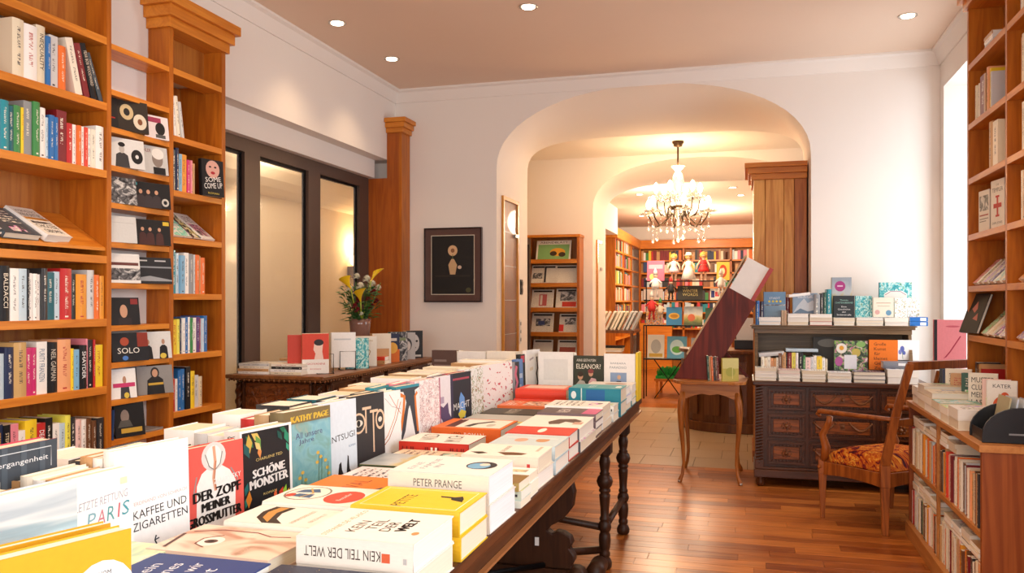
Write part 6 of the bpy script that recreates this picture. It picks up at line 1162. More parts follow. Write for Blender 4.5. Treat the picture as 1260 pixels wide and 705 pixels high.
# slipcase as a wedge-cut prism so that its foot rests flat on the table
Lc, Wc, ya, yb = .835, .245, 6.66, 6.98
def P2(u, v): p = O+U*u+V*v; return (p.x, p.z)
foot_v = Wc; uf = Wc*U.x/U.z
pts = [P2(0, 0), P2(Lc, 0), P2(Lc, Wc), P2(uf, Wc)]
MB().prism(pts, 'Y', ya, ya+.012).build('slipcase_front', MAH, gb, bevel=.002)
MB().prism(pts, 'Y', yb-.012, yb).build('slipcase_back', MAH, gb)
pl_ = [P2(.22, -.014), P2(Lc+.28, -.014), P2(Lc+.28, -.001), P2(.22, -.001)]
MB().prism(pl_, 'Y', ya+.002, yb-.002).build('upper_cover_board', flat('#c9a57c', .5), gb)
MB().prism([P2(uf-.01, Wc-.014), P2(Lc, Wc-.014), P2(Lc, Wc), P2(uf, Wc)], 'Y', ya+.012, yb-.012).build('slipcase_underside', MAH, gb)
MB().prism([P2(.10, .014), P2(Lc+.275, .014), P2(Lc+.275, Wc-.05), P2(.2, Wc-.05)], 'Y', ya+.018, yb-.03).build('page_block', flat('#fbfaf6', .8), gb)
MB().prism([P2(.25, Wc-.048), P2(Lc+.285, Wc-.048), P2(Lc+.285, Wc-.018), P2(.3, Wc-.018)], 'Y', ya+.010, yb-.02).build('red_cover_board', flat('#b02c22', .4), gb)
MB().beam((-.20, 6.90, 1.02), (.0, 6.90, .795), .03, .05).build('support_leg', MAH, gb)
for i, (c, t, h, k2) in enumerate((('dark_green', 14, 190, None), ('tan', 12, 182, None), ('orange', 14, 185, None), ('charcoal', 12, 180, None), ('brown', 16, 184, None), ('dark_red', 12, 180, None))):
    book(t/1000, .13, h/1000, c, (-.295+i*.0145, 6.57+.004*i, .79), '%s slim book, %s from the left on the small table' % (cw(c), ORD[i]), 'slim books on the small table', rz=.12, lean=-.05, hard=False)
book(.03, .125, .175, '#c9bc5a', (-.195, 6.575, .79), 'yellow-green cover with pale oval facing us on the small table', None, rz=-1.25, kind='plain', front=[('rect', 0, 0, 1, 1, '#bfb45c'), ('rect', 0, .55, 1, 1, '#d4cc86'), ('ell', .5, .4, .3, .2, '#a8a850'), ('rect', .6, .1, .64, .6, '#e0d890')])

# ================================================================ armchair
ac = empty('armchair', (.85, 5.75, 0), 'carved wooden armchair with orange and red patterned cushion, turned towards the chest', 'chair')
CHW = wood('chair_walnut', '#5c280e', '#b26426', 'Z', 1, .4, .4, coat=.3)
A = Vector((.466, 5.714, 0)); B = Vector((.79, 5.38, 0)); Wv = Vector((.47, .40, 0)); fwd = (A-B).normalized(); rt = Wv.normalized()
C2 = A+Wv; D = B+Wv
def quadprism(pts, z0, z1): return MB().prism([(p.x, p.y) for p in pts], 'Z', z0, z1)
for p, q in ((A, -1), (C2, 1)):
    m = MB().beam((p.x, p.y, 0), (p.x, p.y, .29), .026, .026, .048, .048); m.beam((p.x, p.y, .29), (p.x, p.y, .38), .052, .052)
    m.ball((p.x-.02, p.y-.022, .335), .014, 8, 5); m.build('leg', CHW, ac, bevel=.003)
backv = -fwd
for p in (B, D):
    m = MB(); t0 = p; top = p+backv*.17
    m.beam((p.x, p.y, 0), (p.x, p.y, .29), .036, .036, .05, .05); m.beam((p.x, p.y, .29), (p.x, p.y, .42), .056, .056, .056, .056)
    m.build('leg', CHW, ac, bevel=.003)
    m = MB(); q1 = p+backv*.07; m.beam((p.x, p.y, .42), (q1.x, q1.y, .72), .052, .052, .046, .046); m.beam((q1.x, q1.y, .72), (top.x, top.y, 1.04), .046, .046, .042, .042); m.build('back_post', CHW, ac, bevel=.003)
def rail(p, q, z0, z1, th, name, sag=0):
    d = (q-p).normalized(); n = Vector((-d.y, d.x, 0))*th/2; mb = MB(); vs = []; S = 8
    for k in range(S+1):
        f = k/S; c = p+(q-p)*f; zl = z0+sag*(2*f-1)**2*-1+sag
        for s2, z in ((-1, zl), (1, zl), (1, z1), (-1, z1)): vs.append((c.x+n.x*s2, c.y+n.y*s2, z))
    fs = [(4*k+i, 4*k+(i+1) % 4, 4*k+4+(i+1) % 4, 4*k+4+i) for k in range(S) for i in range(4)]+[(0, 3, 2, 1), (4*S, 4*S+1, 4*S+2, 4*S+3)]
    mb.add(vs, fs); return mb.build(name, CHW, ac, bevel=.003)
rail(A, B, .28, .37, .03, 'seat_rail', .018); rail(A, C2, .28, .37, .03, 'seat_rail', .018); rail(B, D, .28, .37, .03, 'seat_rail', .018); rail(C2, D, .28, .37, .03, 'seat_rail', .018)
# cushion
cm_ = MB(); n = 12; vs = []; e = .012
for i in range(n+1):
    for j in range(n+1):
        u, v = i/n, j/n; p = A+(B-A)*u+Wv*v; ed = min(u, 1-u, v, 1-v); hh = .375+.085*(1-(1-min(ed*4.5, 1))**2.4); hh += .012*math.sin(PI*u)*math.sin(PI*v); vs.append((p.x, p.y, hh))
fs = [(i*(n+1)+j, (i+1)*(n+1)+j, (i+1)*(n+1)+j+1, i*(n+1)+j+1) for i in range(n) for j in range(n)]
k0 = len(vs); rim = [i*(n+1) for i in range(n+1)]+[n*(n+1)+j for j in range(1, n+1)]+[i*(n+1)+n for i in range(n-1, -1, -1)]+[j for j in range(n-1, 0, -1)]
vs += [(vs[r][0], vs[r][1], .365) for r in rim]
fs += [(rim[i], rim[(i+1) % len(rim)], k0+(i+1) % len(rim), k0+i) for i in range(len(rim))]; fs.append(tuple(range(k0, k0+len(rim))))
cm_.add(vs, fs, 0, True); cu = cm_.build('seat_cushion', paint('carpet_red'), ac)
ul = cu.data.uv_layers.new(name='UVMap')
for lp in cu.data.loops: v = cu.data.vertices[lp.vertex_index].co; ul.data[lp.index].uv = ((v.x*.8+v.z*.7)*1.6, (v.y*.8-v.z*.5)*1.6)
# arms
for p, q in ((A, B), (C2, D)):
    s = p+fwd*.0+backv*.05; m = MB(); 
    pts = [(p+backv*.01, .375), (p+backv*.03, .46), (p+backv*.0+fwd*0, .54), (p+backv*.05, .62), (p+backv*.06, .665)]
    m.tube([(c.x, c.y, z) for c, z in pts], [.024, .028, .024, .020, .020], 10); m.build('arm_support', CHW, ac)
    m = MB(); b1 = q+backv*.05; c0 = p+fwd*.02
    m.tube([(c0.x, c0.y, .655), ((p+fwd*.035).x, (p+fwd*.035).y, .668), ((p+fwd*.02).x, (p+fwd*.02).y, .69), ((p+backv*.10).x, (p+backv*.10).y, .69), ((p+(b1-p)*.6).x, (p+(b1-p)*.6).y, .695), (b1.x, b1.y, .70)], [.012, .022, .024, .024, .022, .020], 10, flatz=.65); m.build('armrest', CHW, ac)
Bt, Dt = B+backv*.165, D+backv*.165
rail(Bt, Dt, 1.0, 1.05, .036, 'top_rail'); b3, d3 = B+backv*.06, D+backv*.06; rail(b3, d3, .66, .70, .03, 'cross_rail')
mid = (Bt+Dt)/2; lowm = (b3+d3)/2; m = MB()
for k in range(-2, 3):
    a = mid+rt*.035*k; c = lowm+rt*.018*k; m.beam((c.x, c.y, .70), (a.x, a.y, .99), .014, .014, .018, .018)
m.build('fan_splat', CHW, ac)

# ================================================================ low double sided bookcase at the right
lb_ = empty('low_bookcase', (1.09, 4.65, 0), 'waist high wooden bookcase at lower right, filled with pale paperbacks', 'bookcase')
X0, X1, Y0, Y1 = .934, 1.237, 3.86, 5.46
LOWW = wood('low_case_wood', '#702f10', '#9c5424', 'Z', .7, .38, .5); LOWY = wood('low_case_top', '#a0602c', '#c98a4c', 'Y', .7, .4, .4)
MB().box(X0, X1, Y0-.02, Y0+.005, 0, .775).build('end_panel', LOWW, lb_, bevel=.0015)
MB().box(X0, X1, Y1-.02, Y1, 0, .775).build('end_panel', LOWW, lb_, bevel=.0015)
MB().box(X0-.012, X1+.01, Y0-.03, Y1+.01, .775, .805).build('top', LOWY, lb_, bevel=.002)
MB().box(X0+.005, X1-.01, Y0+.005, Y1-.02, .405, .43).build('shelf', LOWY, lb_); MB().box(X0+.005, X1-.01, Y0+.005, Y1-.02, .05, .075).build('shelf', LOWY, lb_)
MB().box(X0-.02, X0+.004, Y0-.02, Y1, 0, .085).build('plinth_board', LOWY, lb_, bevel=.002); MB().box(X1-.02, X1-.01, Y0+.005, Y1-.02, .075, .775).build('back_panel', OAKB, lb_)
MB().box(X0+.004, X0+.02, 4.70, 4.72, .075, .775).build('divider', LOWY, lb_)
rl = random.Random(21)
PAL = ['cream', 'ivory', 'ivory', 'white', 'beige', 'cream', 'tan', 'pale_pink', 'cream', 'ivory', 'orange', 'charcoal', 'amber', 'peach', 'dark_red', 'pale_blue', 'brown', 'cream']
def fill(y1, y0, z, hmax, label, group, fixed):
    spec = []; tot = 0; k = 0
    while True:
        t = rl.randint(16, 34)
        if tot+t > (y1-y0)*1000: break
        c = fixed[k] if k < len(fixed) else rl.choice(PAL); spec.append('%s %d %d' % (c, t, rl.randint(int(hmax*820), int(hmax*960)))); tot += t; k += 1
    row('|'.join(spec), (X0+.012, y1, 0), (0, -1, 0), -PI/2, z, .16, label, group, hard=.25)
    return tot
UPH = .24
fill(5.435, 4.725, .43, UPH, '{c} {k}, {o} from far end, upper shelf, far half of low bookcase', 'upper shelf, far half of the low bookcase', ['red', 'ivory', 'ivory', 'cream', 'ivory', 'beige', 'ivory', 'cream', 'ivory', 'cream', 'ivory', 'ivory', 'pale_grey', 'amber', 'amber', 'tan', 'cream'])
fill(4.695, 3.875, .43, .25, '{c} {k}, {o} from divider, upper shelf, near half of low bookcase', 'upper shelf, near half of the low bookcase', ['brown', 'charcoal', 'white', 'amber', 'tan', 'scarlet', 'ivory', 'cream', 'pale_pink', 'dark_red', 'charcoal', 'white', 'ivory', 'cream', 'orange', 'ivory', 'pale_grey', 'ivory', 'brown', 'pale_blue', 'pale_grey'])
fill(5.435, 4.725, .075, .22, '{c} {k}, {o} from far end, lower shelf, far half of low bookcase', 'lower shelf, far half of the low bookcase', ['pale_pink', 'red', 'pale_grey', 'ivory', 'ivory', 'cream', 'pale_grey', 'ivory', 'cream', 'ivory', 'charcoal', 'green', 'ivory', 'amber', 'charcoal', 'brown'])
fill(4.695, 3.875, .075, .22, '{c} {k}, {o} from divider, lower shelf, near half of low bookcase', 'lower shelf, near half of the low bookcase', ['tan', 'cream', 'ivory', 'orange', 'yellow', 'cream', 'dark_red', 'ivory', 'dark_red', 'cream', 'ivory', 'ivory', 'brown'])
# piles lying on top of the spines
def lying(ys, z, dims, label, grp, cols):
    for i, (y, n) in enumerate(zip(ys, dims)):
        zz = z
        for k in range(n):
            t = rl.uniform(.016, .026); c = cols[(i*3+k) % len(cols)]
            book(t, .125, .155, c, (X0+.137+rl.uniform(0, .01), y, zz), '%s paperback, %s up in %s lying pile from far end, %s' % (cw(c), ORD[k], ORD[i], label), grp, pose='flat', rz=PI/2, hard=False, kind='type')
            zz += t+.0006
# rz=-pi/2 turns the spine to face -X and the head away
lying([5.42-.165*k for k in range(4)], .43+.232, [3, 3, 2, 3], 'low bookcase upper shelf', 'lying paperbacks on the upper shelf of the low bookcase', ['ivory', 'cream', 'beige', 'ivory', 'tan'])
lying([5.42-.165*k for k in range(9) if k != 4], .075+.213, [4, 4, 3, 3, 3, 3, 3, 3], 'low bookcase lower shelf', 'lying paperbacks on the lower shelf of the low bookcase', ['ivory', 'pale_grey', 'charcoal', 'cream', 'ivory', 'red', 'beige', 'tan'])
lying([4.69, 4.53], .43+.242, [3, 2], 'beside the low bookcase divider', 'lying paperbacks on the near half of the upper shelf', ['ivory', 'cream', 'tan'])
# on top of the low bookcase
ZT = .806
def tops_(x, y, n, ts, cols, wd, D, rz, tg, kind='type'):
    z = ZT
    for k in range(n):
        book(ts[k], D, wd, cols[k], (x+D, y, z), '%s book, %s from bottom, pile %s' % (cw(cols[k]), ORD[k], tg), 'piles on top of the low bookcase', pose='flat', rz=rz, hard=k % 2 == 0, kind=kind); z += ts[k]+.0006
tops_(.945, 5.42, 2, (.045, .05), ('ivory', 'ivory'), .16, .16, PI/2, 'at the far end of the low bookcase top')
tops_(.94, 5.235, 3, (.04, .035, .05), ('cream', 'ivory', 'beige'), .19, .24, PI/2, 'second from the far end on the low bookcase top')
tops_(.935, 5.02, 3, (.04, .04, .03), ('ivory', 'cream', 'cream'), .20, .26, PI/2, 'with cream covers, middle of low bookcase top')
tops_(.93, 4.80, 2, (.04, .04), ('ivory', 'green'), .185, .20, PI/2, 'with a green printed cover on the low bookcase top', 'art')
tops_(.93, 4.60, 2, (.038, .038), ('ivory', 'yellow'), .17, .20, PI/2, 'with a yellow printed cover on the low bookcase top', 'art')
tops_(.93, 4.42, 2, (.048, .048), ('ivory', 'white'), .19, .21, PI/2, 'nearest the black card holder on the low bookcase top')
# black holder with half round sides
hd = empty('card_holder', (1.08, 3.99, ZT), 'black holder with half round sides and upright cards, near end of low bookcase', 'holder')
HB = flat('#15161a', .35)
for y in (3.90, 4.10):
    pol = [(.95, ZT)]+[(1.10-.15*math.cos(PI*k/14), ZT+.03+.12*math.sin(PI*k/14)) for k in range(15)]+[(1.25, ZT)]
    MB().prism(pol, 'Y', y, y+.012).build('half_round_side', HB, hd, bevel=.002)
MB().box(.955, 1.245, 3.912, 4.10, ZT, ZT+.012).build('base', HB, hd); MB().box(.956, .962, 3.912, 4.10, ZT+.012, ZT+.05).build('front_lip', HB, hd); MB().box(1.05, 1.12, 3.897, 3.899, ZT+.035, ZT+.042).build('slot', flat('grey', .3, .5), hd)
for k in range(7):
    e = empty('card', (1.03+.028*k, 3.92, ZT+.016), '%s card from the left in the black holder' % ORD[k], 'card', 'cards in the black holder'); e.rotation_euler = (0, .18, 0)
    MB().box(0, .006, 0, .17, 0, .175-.004*k).build('sheet', flat(['#b9b08a', '#c9d6e4', '#e4e9ee', '#b8c8dc', '#dfe6ec', '#a8b8cc', '#e8eaec'][k], .3), e, loc=(0, 0, 0))
# upright row at the back of the low case top, facing the camera side
up_sp = [('navy', .03, .19), ('dark_red', .028, .2), ('cream', .035, .21), ('tan', .03, .2)]
def upr(y, x, t, d, h, c, lbx, front=None, rz=-PI/2-.35): book(t, d, h, c, (x, y, ZT), lbx, None, rz=rz, kind='plain' if front else 'photo', front=front)
upr(5.42, 1.10, .03, .12, .20, 'charcoal', 'dark grey book, far end of the upright row on the low bookcase')
upr(5.34, 1.10, .03, .12, .20, 'navy', 'navy blue book in the upright row on the low bookcase')
upr(5.27, 1.10, .03, .13, .21, 'ivory', 'ivory book with dark picture in the upright row on the low bookcase')
upr(5.19, 1.11, .035, .12, .19, 'tan', 'tan book in the upright row on the low bookcase')
upr(4.98, 1.12, .04, .12, .21, 'dark_green', 'dark green book beside the white lettered one in the upright row')
upr(4.80, 1.11, .03, .13, .225, 'white', 'white cover with repeated black capitals in the upright row on the low bookcase', [('rect', 0, 0, 1, 1, '#efe6d6')]+[('text', s, .5, .85-.17*k, .8, .12, '#1a1a1a') for k, s in enumerate(('MUSTER', 'CLUSTER', 'MEISTER', 'LASTER', 'KLOSTER'))])
upr(4.62, 1.13, .03, .12, .21, 'pale_pink', 'pale pink book in the upright row on the low bookcase')
upr(4.50, 1.12, .03, .125, .215, 'white', 'white cover with orange cat-like blot in the upright row on the low bookcase', [('rect', 0, 0, 1, 1, '#f0ebe2'), ('ell', .5, .45, .3, .2, '#d85a2a'), ('ell', .6, .65, .14, .1, '#d85a2a'), ('text', 'KATER', .5, .88, .6, .08, '#333')])
pk = facing(1.20, 5.62, .0, 0, .02, .1, .1, 'pink', 'x', None) if 0 else None
# pink notebook standing on a perforated white box behind the low case
bx = empty('white_box', (1.33, 6.27, 0), 'tall white box with a row of punched holes under the pink notebook', 'box')
MB().box(1.225, 1.435, 6.20, 6.34, 0, .945).build('carton', flat('#eceae6', .5), bx); m = MB()
for k in range(8): m.box(1.235+k*.025, 1.248+k*.025, 6.197, 6.1995, .905, .925)
m.build('punched_holes', flat('black'), bx)
book(.025, .20, .33, '#e8848e', (1.228, 6.28, .946), 'pink notebook with black spine and drawn pen, standing on the white box', None, rz=-PI/2, kind='plain', hard=True, front=[('rect', 0, 0, 1, 1, '#e68a92'), ('rect', 0, 0, .10, 1, '#1c1a1e'), ('ell', .58, .86, .22, .02, '#c85a6a'), ('line', [(.35, .22), (.5, .34), (.82, .66)], .008, '#a82a44'), ('line', [(.3, .2), (.38, .24)], .004, '#a82a44')])

# ================================================================ tall bookcase on the right wall
tr = empty('bookcase', (1.35, 4.6, 0), 'tall red-brown wooden bookcase on the right wall with stepped cornice', 'bookcase')
XR = 1.25; XB = 1.445
for y in (5.43, 4.675, 3.92, 3.17): MB().box(XR, XB, y, y+.03, .0 if y < 3.9 or y > 5.4 else .0, 3.12).build('side_panel', OAK, tr, bevel=.0015)
MB().box(XB-.012, XB, 3.20, 5.43, .05, 3.12).build('back_panel', OAKB, tr)
SR = (2.79, 2.44, 2.12, 1.79, 1.49, 1.205, .84, .45)
for z in SR:
    for a, b2 in ((4.705, 5.43), (3.95, 4.675), (3.20, 3.92)): shelf_board(tr, XR, XB-.012, a, b2, z, .034)
for i, (e, a, b2) in enumerate(((.02, 3.12, 3.17), (.045, 3.17, 3.22), (.07, 3.22, 3.28))): MB().box(XR-e, XB, 3.17-e, 5.46+e, a, b2).build('cornice_board', OAKY, tr, bevel=.002)
RL = '{c} {k}, {o} from far end, %s shelf of right wall bookcase'
row('cream 30 200|ivory 30 205|dark_red 110 235|tan 34 225|brown 38 235|peach 40 240|yellow 24 225|pale_grey 28 200', (XR+.012, 5.33, 0), (0, -1, 0), -PI/2, 2.44, .14, RL % 'highest full', 'far bay, highest full shelf of the right bookcase')
row('tan 70 250|cream 90 240', (XR+.012, 5.05, 0), (0, -1, 0), -PI/2, 2.12, .14, RL % 'second full', 'far bay, second full shelf of the right bookcase')
for k in range(4): book(.022, .14, .16, ('ivory', 'pale_grey', 'white', 'tan')[k], (XR+.03, 5.02+.01*k, 2.79+.0225*k), '%s book, %s up, pile on uppermost shelf of right wall bookcase' % (cw(('ivory', 'pale_grey', 'white', 'tan')[k]), ORD[k]), 'pile on the uppermost shelf at right', pose='flat', rz=-PI/2)
book(.02, .15, .24, 'white', (XR+.05, 5.33, 1.79), 'white cover with old town photograph facing out on the right wall bookcase', None, rz=PI+.12, kind='plain', front=[('rect', 0, 0, 1, 1, '#eee8dc'), ('rect', .08, .52, .92, .88, 'M:photo_bw'), ('rect', .1, .40, .9, .43, '#a84a3a'), ('rect', .1, .32, .9, .34, '#8a8478'), ('rect', .1, .26, .7, .28, '#8a8478')])
book(.02, .17, .265, 'white', (XR+.05, 5.08, 1.79), 'white cover with a red cross facing out on the right wall bookcase', None, rz=PI+.12, kind='plain', front=[('rect', 0, 0, 1, 1, '#efe9de'), ('text', 'DIE', .5, .90, .2, .04, '#3a3a3a'), ('text', 'TEMPLER', .5, .80, .8, .08, '#3a3a3a'), ('rect', .44, .25, .56, .68, '#c02a22'), ('rect', .2, .43, .8, .52, '#c02a22'), ('rect', .36, .64, .64, .68, '#c02a22'), ('rect', .36, .25, .64, .29, '#c02a22'), ('text', 'DAN JONES', .5, .12, .74, .06, '#5a5a5a')])
book(.02, .15, .25, 'brown', (XR+.05, 5.16, 1.79), 'brown book edge between the two facing covers at right', None, rz=PI, kind='plain') if 0 else None
for i, (y, c) in enumerate(((5.40, 'peach'), (5.31, 'slate'), (5.20, 'pale_grey'), (5.08, 'charcoal'), (4.96, 'ivory'), (4.85, 'cream'))):
    book(.02, .15, .18, c, (XR+.03, y, 1.495), '%s book, %s from far end, leaning back under the two facing covers' % (cw(c), ORD[i]), 'books leaning back on the right wall bookcase', rz=PI-.1, lean=-.75, kind='art', hard=False)
book(.018, .19, .24, 'charcoal', (XR-.03, 5.45, 1.215), 'open black leaflet jutting out of the lowest clear shelf at right', None, rz=PI+.25, lean=-.35, kind='plain', front=[('rect', 0, 0, 1, 1, '#26241f'), ('poly', [(.3, .6), (.5, .8), (.6, .6), (.5, .5)], '#b86a5a'), ('poly', [(.5, .35), (.7, .5), (.8, .3)], '#b86a5a')])
for i, (y, c) in enumerate(((5.22, 'tan'), (5.10, 'ivory'), (4.98, 'charcoal'), (4.87, 'cream'))):
    book(.02, .15, .18, c, (XR+.03, y, 1.21), '%s book, %s from the far end on the lowest clear shelf at right' % (cw(c), ORD[i]), 'books leaning on the lowest clear shelf at right', rz=PI-.1, lean=-.75, kind='art', hard=False)
NB = '{c} {k}, {o} from post, %s shelf, near bay at right picture edge'
for z, spec, nm in ((2.79, 'ivory 30 190|cream 30 190|white 30 190|ivory 40 200', 'uppermost'), (2.44, 'tan 30 230|cream 34 240|charcoal 30 235|peach 34 240|ivory 34 220|amber 30 220', 'second'), (2.12, 'ivory 34 240|cream 40 235|pale_grey 34 240|tan 30 240', 'third'), (1.79, 'ivory 34 240|tan 34 235|cream 34 240|beige 30 230', 'fourth')):
    row(spec, (XR+.012, 4.62-.1, 0), (0, -1, 0), -PI/2, z, .14, NB % nm, 'near bay %s shelf at right' % nm)
for i, (z, y, c) in enumerate(((1.495, 4.55, 'amber'), (1.495, 4.42, 'cream'), (1.21, 4.58, 'tan'), (1.21, 4.45, 'white'))):
    book(.02, .15, .18, c, (XR+.03, y, z), '%s book leaning back %s in the near bay at the right picture edge' % (cw(c), ('upper far', 'upper near', 'lower far', 'lower near')[i]), None, rz=PI-.1, lean=-.75, kind='art', hard=False)
rt_ = row('charcoal 40 210|brown 36 200|tan 40 205|red 30 180', (XR+.012, 5.35, 0), (0, -1, 0), -PI/2, .84, .14, '{c} {k}, {o} from the far end half hidden shelf behind low bookcase top', 'half hidden shelf of the right bookcase')
# ================================================================ counter and far room
rc = empty('round_counter', (-.30, 9.45, 0), 'dark wooden counter with rounded front behind the small table', 'counter')
CW = wood('counter_wood', '#4a2412', '#80502c', 'Z', .8, .3, .4, coat=.3)
cc0 = (-.10, 9.62)
def arcp(r, n=20): return [(cc0[0]+r*math.cos(a)*1.15, cc0[1]+r*math.sin(a)) for a in [PI+PI*k/n for k in range(n+1)]]
MB().prism(arcp(.52)+[(cc0[0]+.598, cc0[1]+.1), (cc0[0]-.598, cc0[1]+.1)], 'Z', .10, .84).build('body', CW, rc)
MB().prism(arcp(.56)+[(cc0[0]+.64, cc0[1]+.1), (cc0[0]-.64, cc0[1]+.1)], 'Z', 0, .10).build('plinth', CW, rc, bevel=.01)
MB().prism(arcp(.57)+[(cc0[0]+.65, cc0[1]+.1), (cc0[0]-.65, cc0[1]+.1)], 'Z', .84, .88).build('top', CW, rc, bevel=.01)
for k in range(7):
    a = PI+PI*(k+.5)/7; x, y = cc0[0]+.53*math.cos(a)*1.15, cc0[1]+.53*math.sin(a)
    MB().box(-.09, .09, -.012, .006, .18, .76).build('panel', CW, rc, loc=(x-rc.location.x, y-rc.location.y, 0), rot=(0, 0, a+PI/2))
mn = empty('computer_monitor', (.0, 9.40, .88), 'back of a pale computer screen on its dark base behind the giant book', 'monitor')
MB().box(-.12, .16, 9.40, 9.44, .98, 1.22).build('screen_housing', flat('#d5d6d8', .4), mn); MB().box(-.14, .18, 9.33, 9.52, .88, .98).build('base_unit', flat('#1a1a1c', .35), mn, bevel=.006)
# far side case and back case
def mini_row(x0, x1, z, y, h, axis, tg, grp, rnd, face='Y'):
    p = x0; k = 0
    while p < x1-.03:
        t = rnd.uniform(.035, .075); hh = h*rnd.uniform(.72, .95); c = rnd.choice(['cream', 'ivory', 'red', 'navy', 'tan', 'white', 'orange', 'teal', 'charcoal', 'yellow', 'dark_red', 'pale_blue', 'green', 'brown', 'pink'])
        if rnd.random() < .1: p += t; continue
        m = MB()
        if face == 'Y': m.box(p, p+t-.003, y, y+.16, z, z+hh)
        else: m.box(y-.16, y, p, p+t-.003, z, z+hh)
        o = m.build('book', flat(c, .5)); tag(o, '%s book, %s from left, %s' % (cw(c), ordi(k), tg), 'book', grp); p += t; k += 1
fc = empty('bookcase', (-2.3, 15.8, 0), 'tall wooden bookcase along the left side of the far room', 'bookcase')
MB().box(-2.62, -2.2, 14.25, 14.29, 0, 2.66).build('end_panel', OAK, fc); MB().box(-2.62, -2.2, 15.30, 15.34, 0, 2.5).build('side_panel', OAK, fc); MB().box(-2.62, -2.2, 16.4, 16.44, 0, 2.5).build('side_panel', OAK, fc); MB().box(-2.60, -2.58, 14.29, 17.41, 0, 2.5).build('back_panel', OAKB, fc)
MB().box(-2.65, -2.15, 14.20, 17.41, 2.5, 2.68).build('cornice', OAKY, fc, bevel=.01)
fz = (.75, 1.12, 1.42, 1.72, 2.02, 2.30)
for z in fz: MB().box(-2.58, -2.2, 14.29, 17.41, z-.03, z).build('shelf', OAKY, fc)
rz_ = random.Random(4)
for i, z in enumerate(fz[1:]):
    mini_row(14.34, 15.28, z, -2.22, .25, 'Y', '%s shelf up, near bay of far left bookcase' % ORD[i], 'far left bookcase books', rz_, 'X')
    mini_row(15.40, 16.36, z, -2.22, .25, 'Y', '%s shelf up, second bay of far left bookcase' % ORD[i], 'far left bookcase books', rz_, 'X')
bc = empty('bookcase', (-.9, 17.65, 0), 'wide wooden bookcase covering the back wall of the far room', 'bookcase')
for x in (-2.2, -1.30, -.35, .60, 1.5): MB().box(x, x+.04, 17.5, 17.83, 0, 2.5).build('side_panel', OAK, bc)
MB().box(-2.2, 1.54, 17.80, 17.84, 0, 2.5).build('back_panel', OAKB, bc); MB().box(-2.25, 1.6, 17.42, 17.84, 2.5, 2.68).build('cornice', OAKX, bc, bevel=.01)
bz = (.85, 1.18, 1.42, 1.70, 2.00, 2.26)
for z in bz: MB().box(-2.16, 1.5, 17.5, 17.80, z-.03, z).build('shelf', OAKX, bc)
for i, z in enumerate(bz):
    for j, (a, b2) in enumerate(((-2.15, -1.32), (-1.25, -.37), (-.30, .58))):
        mini_row(a, b2, z, 17.52, .22, 'X', '%s shelf up, %s bay of far back bookcase' % (ORD[i], ('left', 'middle', 'right')[j]), 'far back bookcase books', rz_)
for i, (x, z, wd, h, c, lb) in enumerate(((-2.10, 2.02, .38, .20, '#2c4a7a', 'large dark blue box on a high shelf at the left of the far back bookcase'), (-2.1, 1.44, .40, .22, '#cfc6c0', 'framed pale picture on a lower shelf of the far back bookcase'))):
    tag(MB().box(x, x+wd, 17.46, 17.51, z, z+h).build('storage_box' if i == 0 else 'picture', flat(c, .5)), lb, 'box' if i == 0 else 'picture')
tag(MB().box(-2.16, -1.5, 17.30, 17.46, .0, .95).build('low_cabinet', OAKX), 'low wooden cabinet in the corner of the far room', 'cabinet')

# table with messy pile of leaflets on the left
lt = empty('leaflet_table', (-1.95, 12.6, 0), 'wooden table with shelf beneath, heaped with leaflets, left in the far room', 'table')
MB().box(-2.35, -1.62, 12.3, 13.1, .93, .97).build('table_top', CW, lt); MB().box(-2.3, -1.66, 12.35, 13.05, .55, .58).build('lower_shelf', CW, lt)
for x in (-2.32, -1.68):
    for y in (12.33, 13.04): MB().box(x, x+.04, y, y+.04, 0, .93).build('leg', CW, lt)
for k in range(11):
    e = (-2.32+.062*k, 12.36+rz_.uniform(0, .2)); m = MB().box(0, .03, 0, .25, 0, .30); c = rz_.choice(['white', 'pale_grey', 'ivory', 'charcoal', 'cream'])
    o = m.build('leaflet_bundle', flat(c, .6), loc=(e[0], e[1], .984), rot=(0, .45, rz_.uniform(-.1, .1))); tag(o, '%s bundle of leaflets, %s from the left on the far room table' % (cw(c), ORD[k]), 'leaflets', 'leaflets on the far table')
for k in range(5):
    c = ('ivory', 'tan', 'white', 'cream', 'charcoal')[k]; o = MB().box(-2.2+.01*k, -1.85+.01*k, 12.4, 12.7, .581+.03*k, .609+.03*k).build('leaflet_bundle', flat(c, .6)); tag(o, '%s bundle, %s up under the far room table' % (c, ORD[k]), 'leaflets', 'leaflets under the far table')

# glass display stand with dolls and picture books
ds = empty('display_stand', (-.85, 12.15, 0), 'tiered glass and metal display stand of children\'s books and dolls in the far room', 'display stand')
sz = (.58, 1.06, 1.42, 1.70)
for i, z in enumerate(sz): MB().box(-1.45, -.15, 12.0+.05*i, 12.35, z-.012, z).build('glass_shelf', flat('#5f6a62', .15), ds); MB().box(-1.45, -.15, 11.99+.05*i, 12.0+.05*i, z-.016, z+.002).build('metal_edge', IRON, ds)
for x in (-1.45, -.165):
    for y in (12.02, 12.33): MB().box(x, x+.016, y, y+.016, 0, 1.72 if y > 12.1 else 1.06).build('upright', IRON, ds)
m = MB(); m.tube([(-1.3, 12.1, .0), (-.9, 12.1, .56)], .008, 6); m.tube([(-.9, 12.1, .0), (-1.3, 12.1, .56)], .008, 6); m.tube([(-.7, 12.1, 0), (-.3, 12.1, .56)], .008, 6); m.build('cross_braces', IRON, ds)
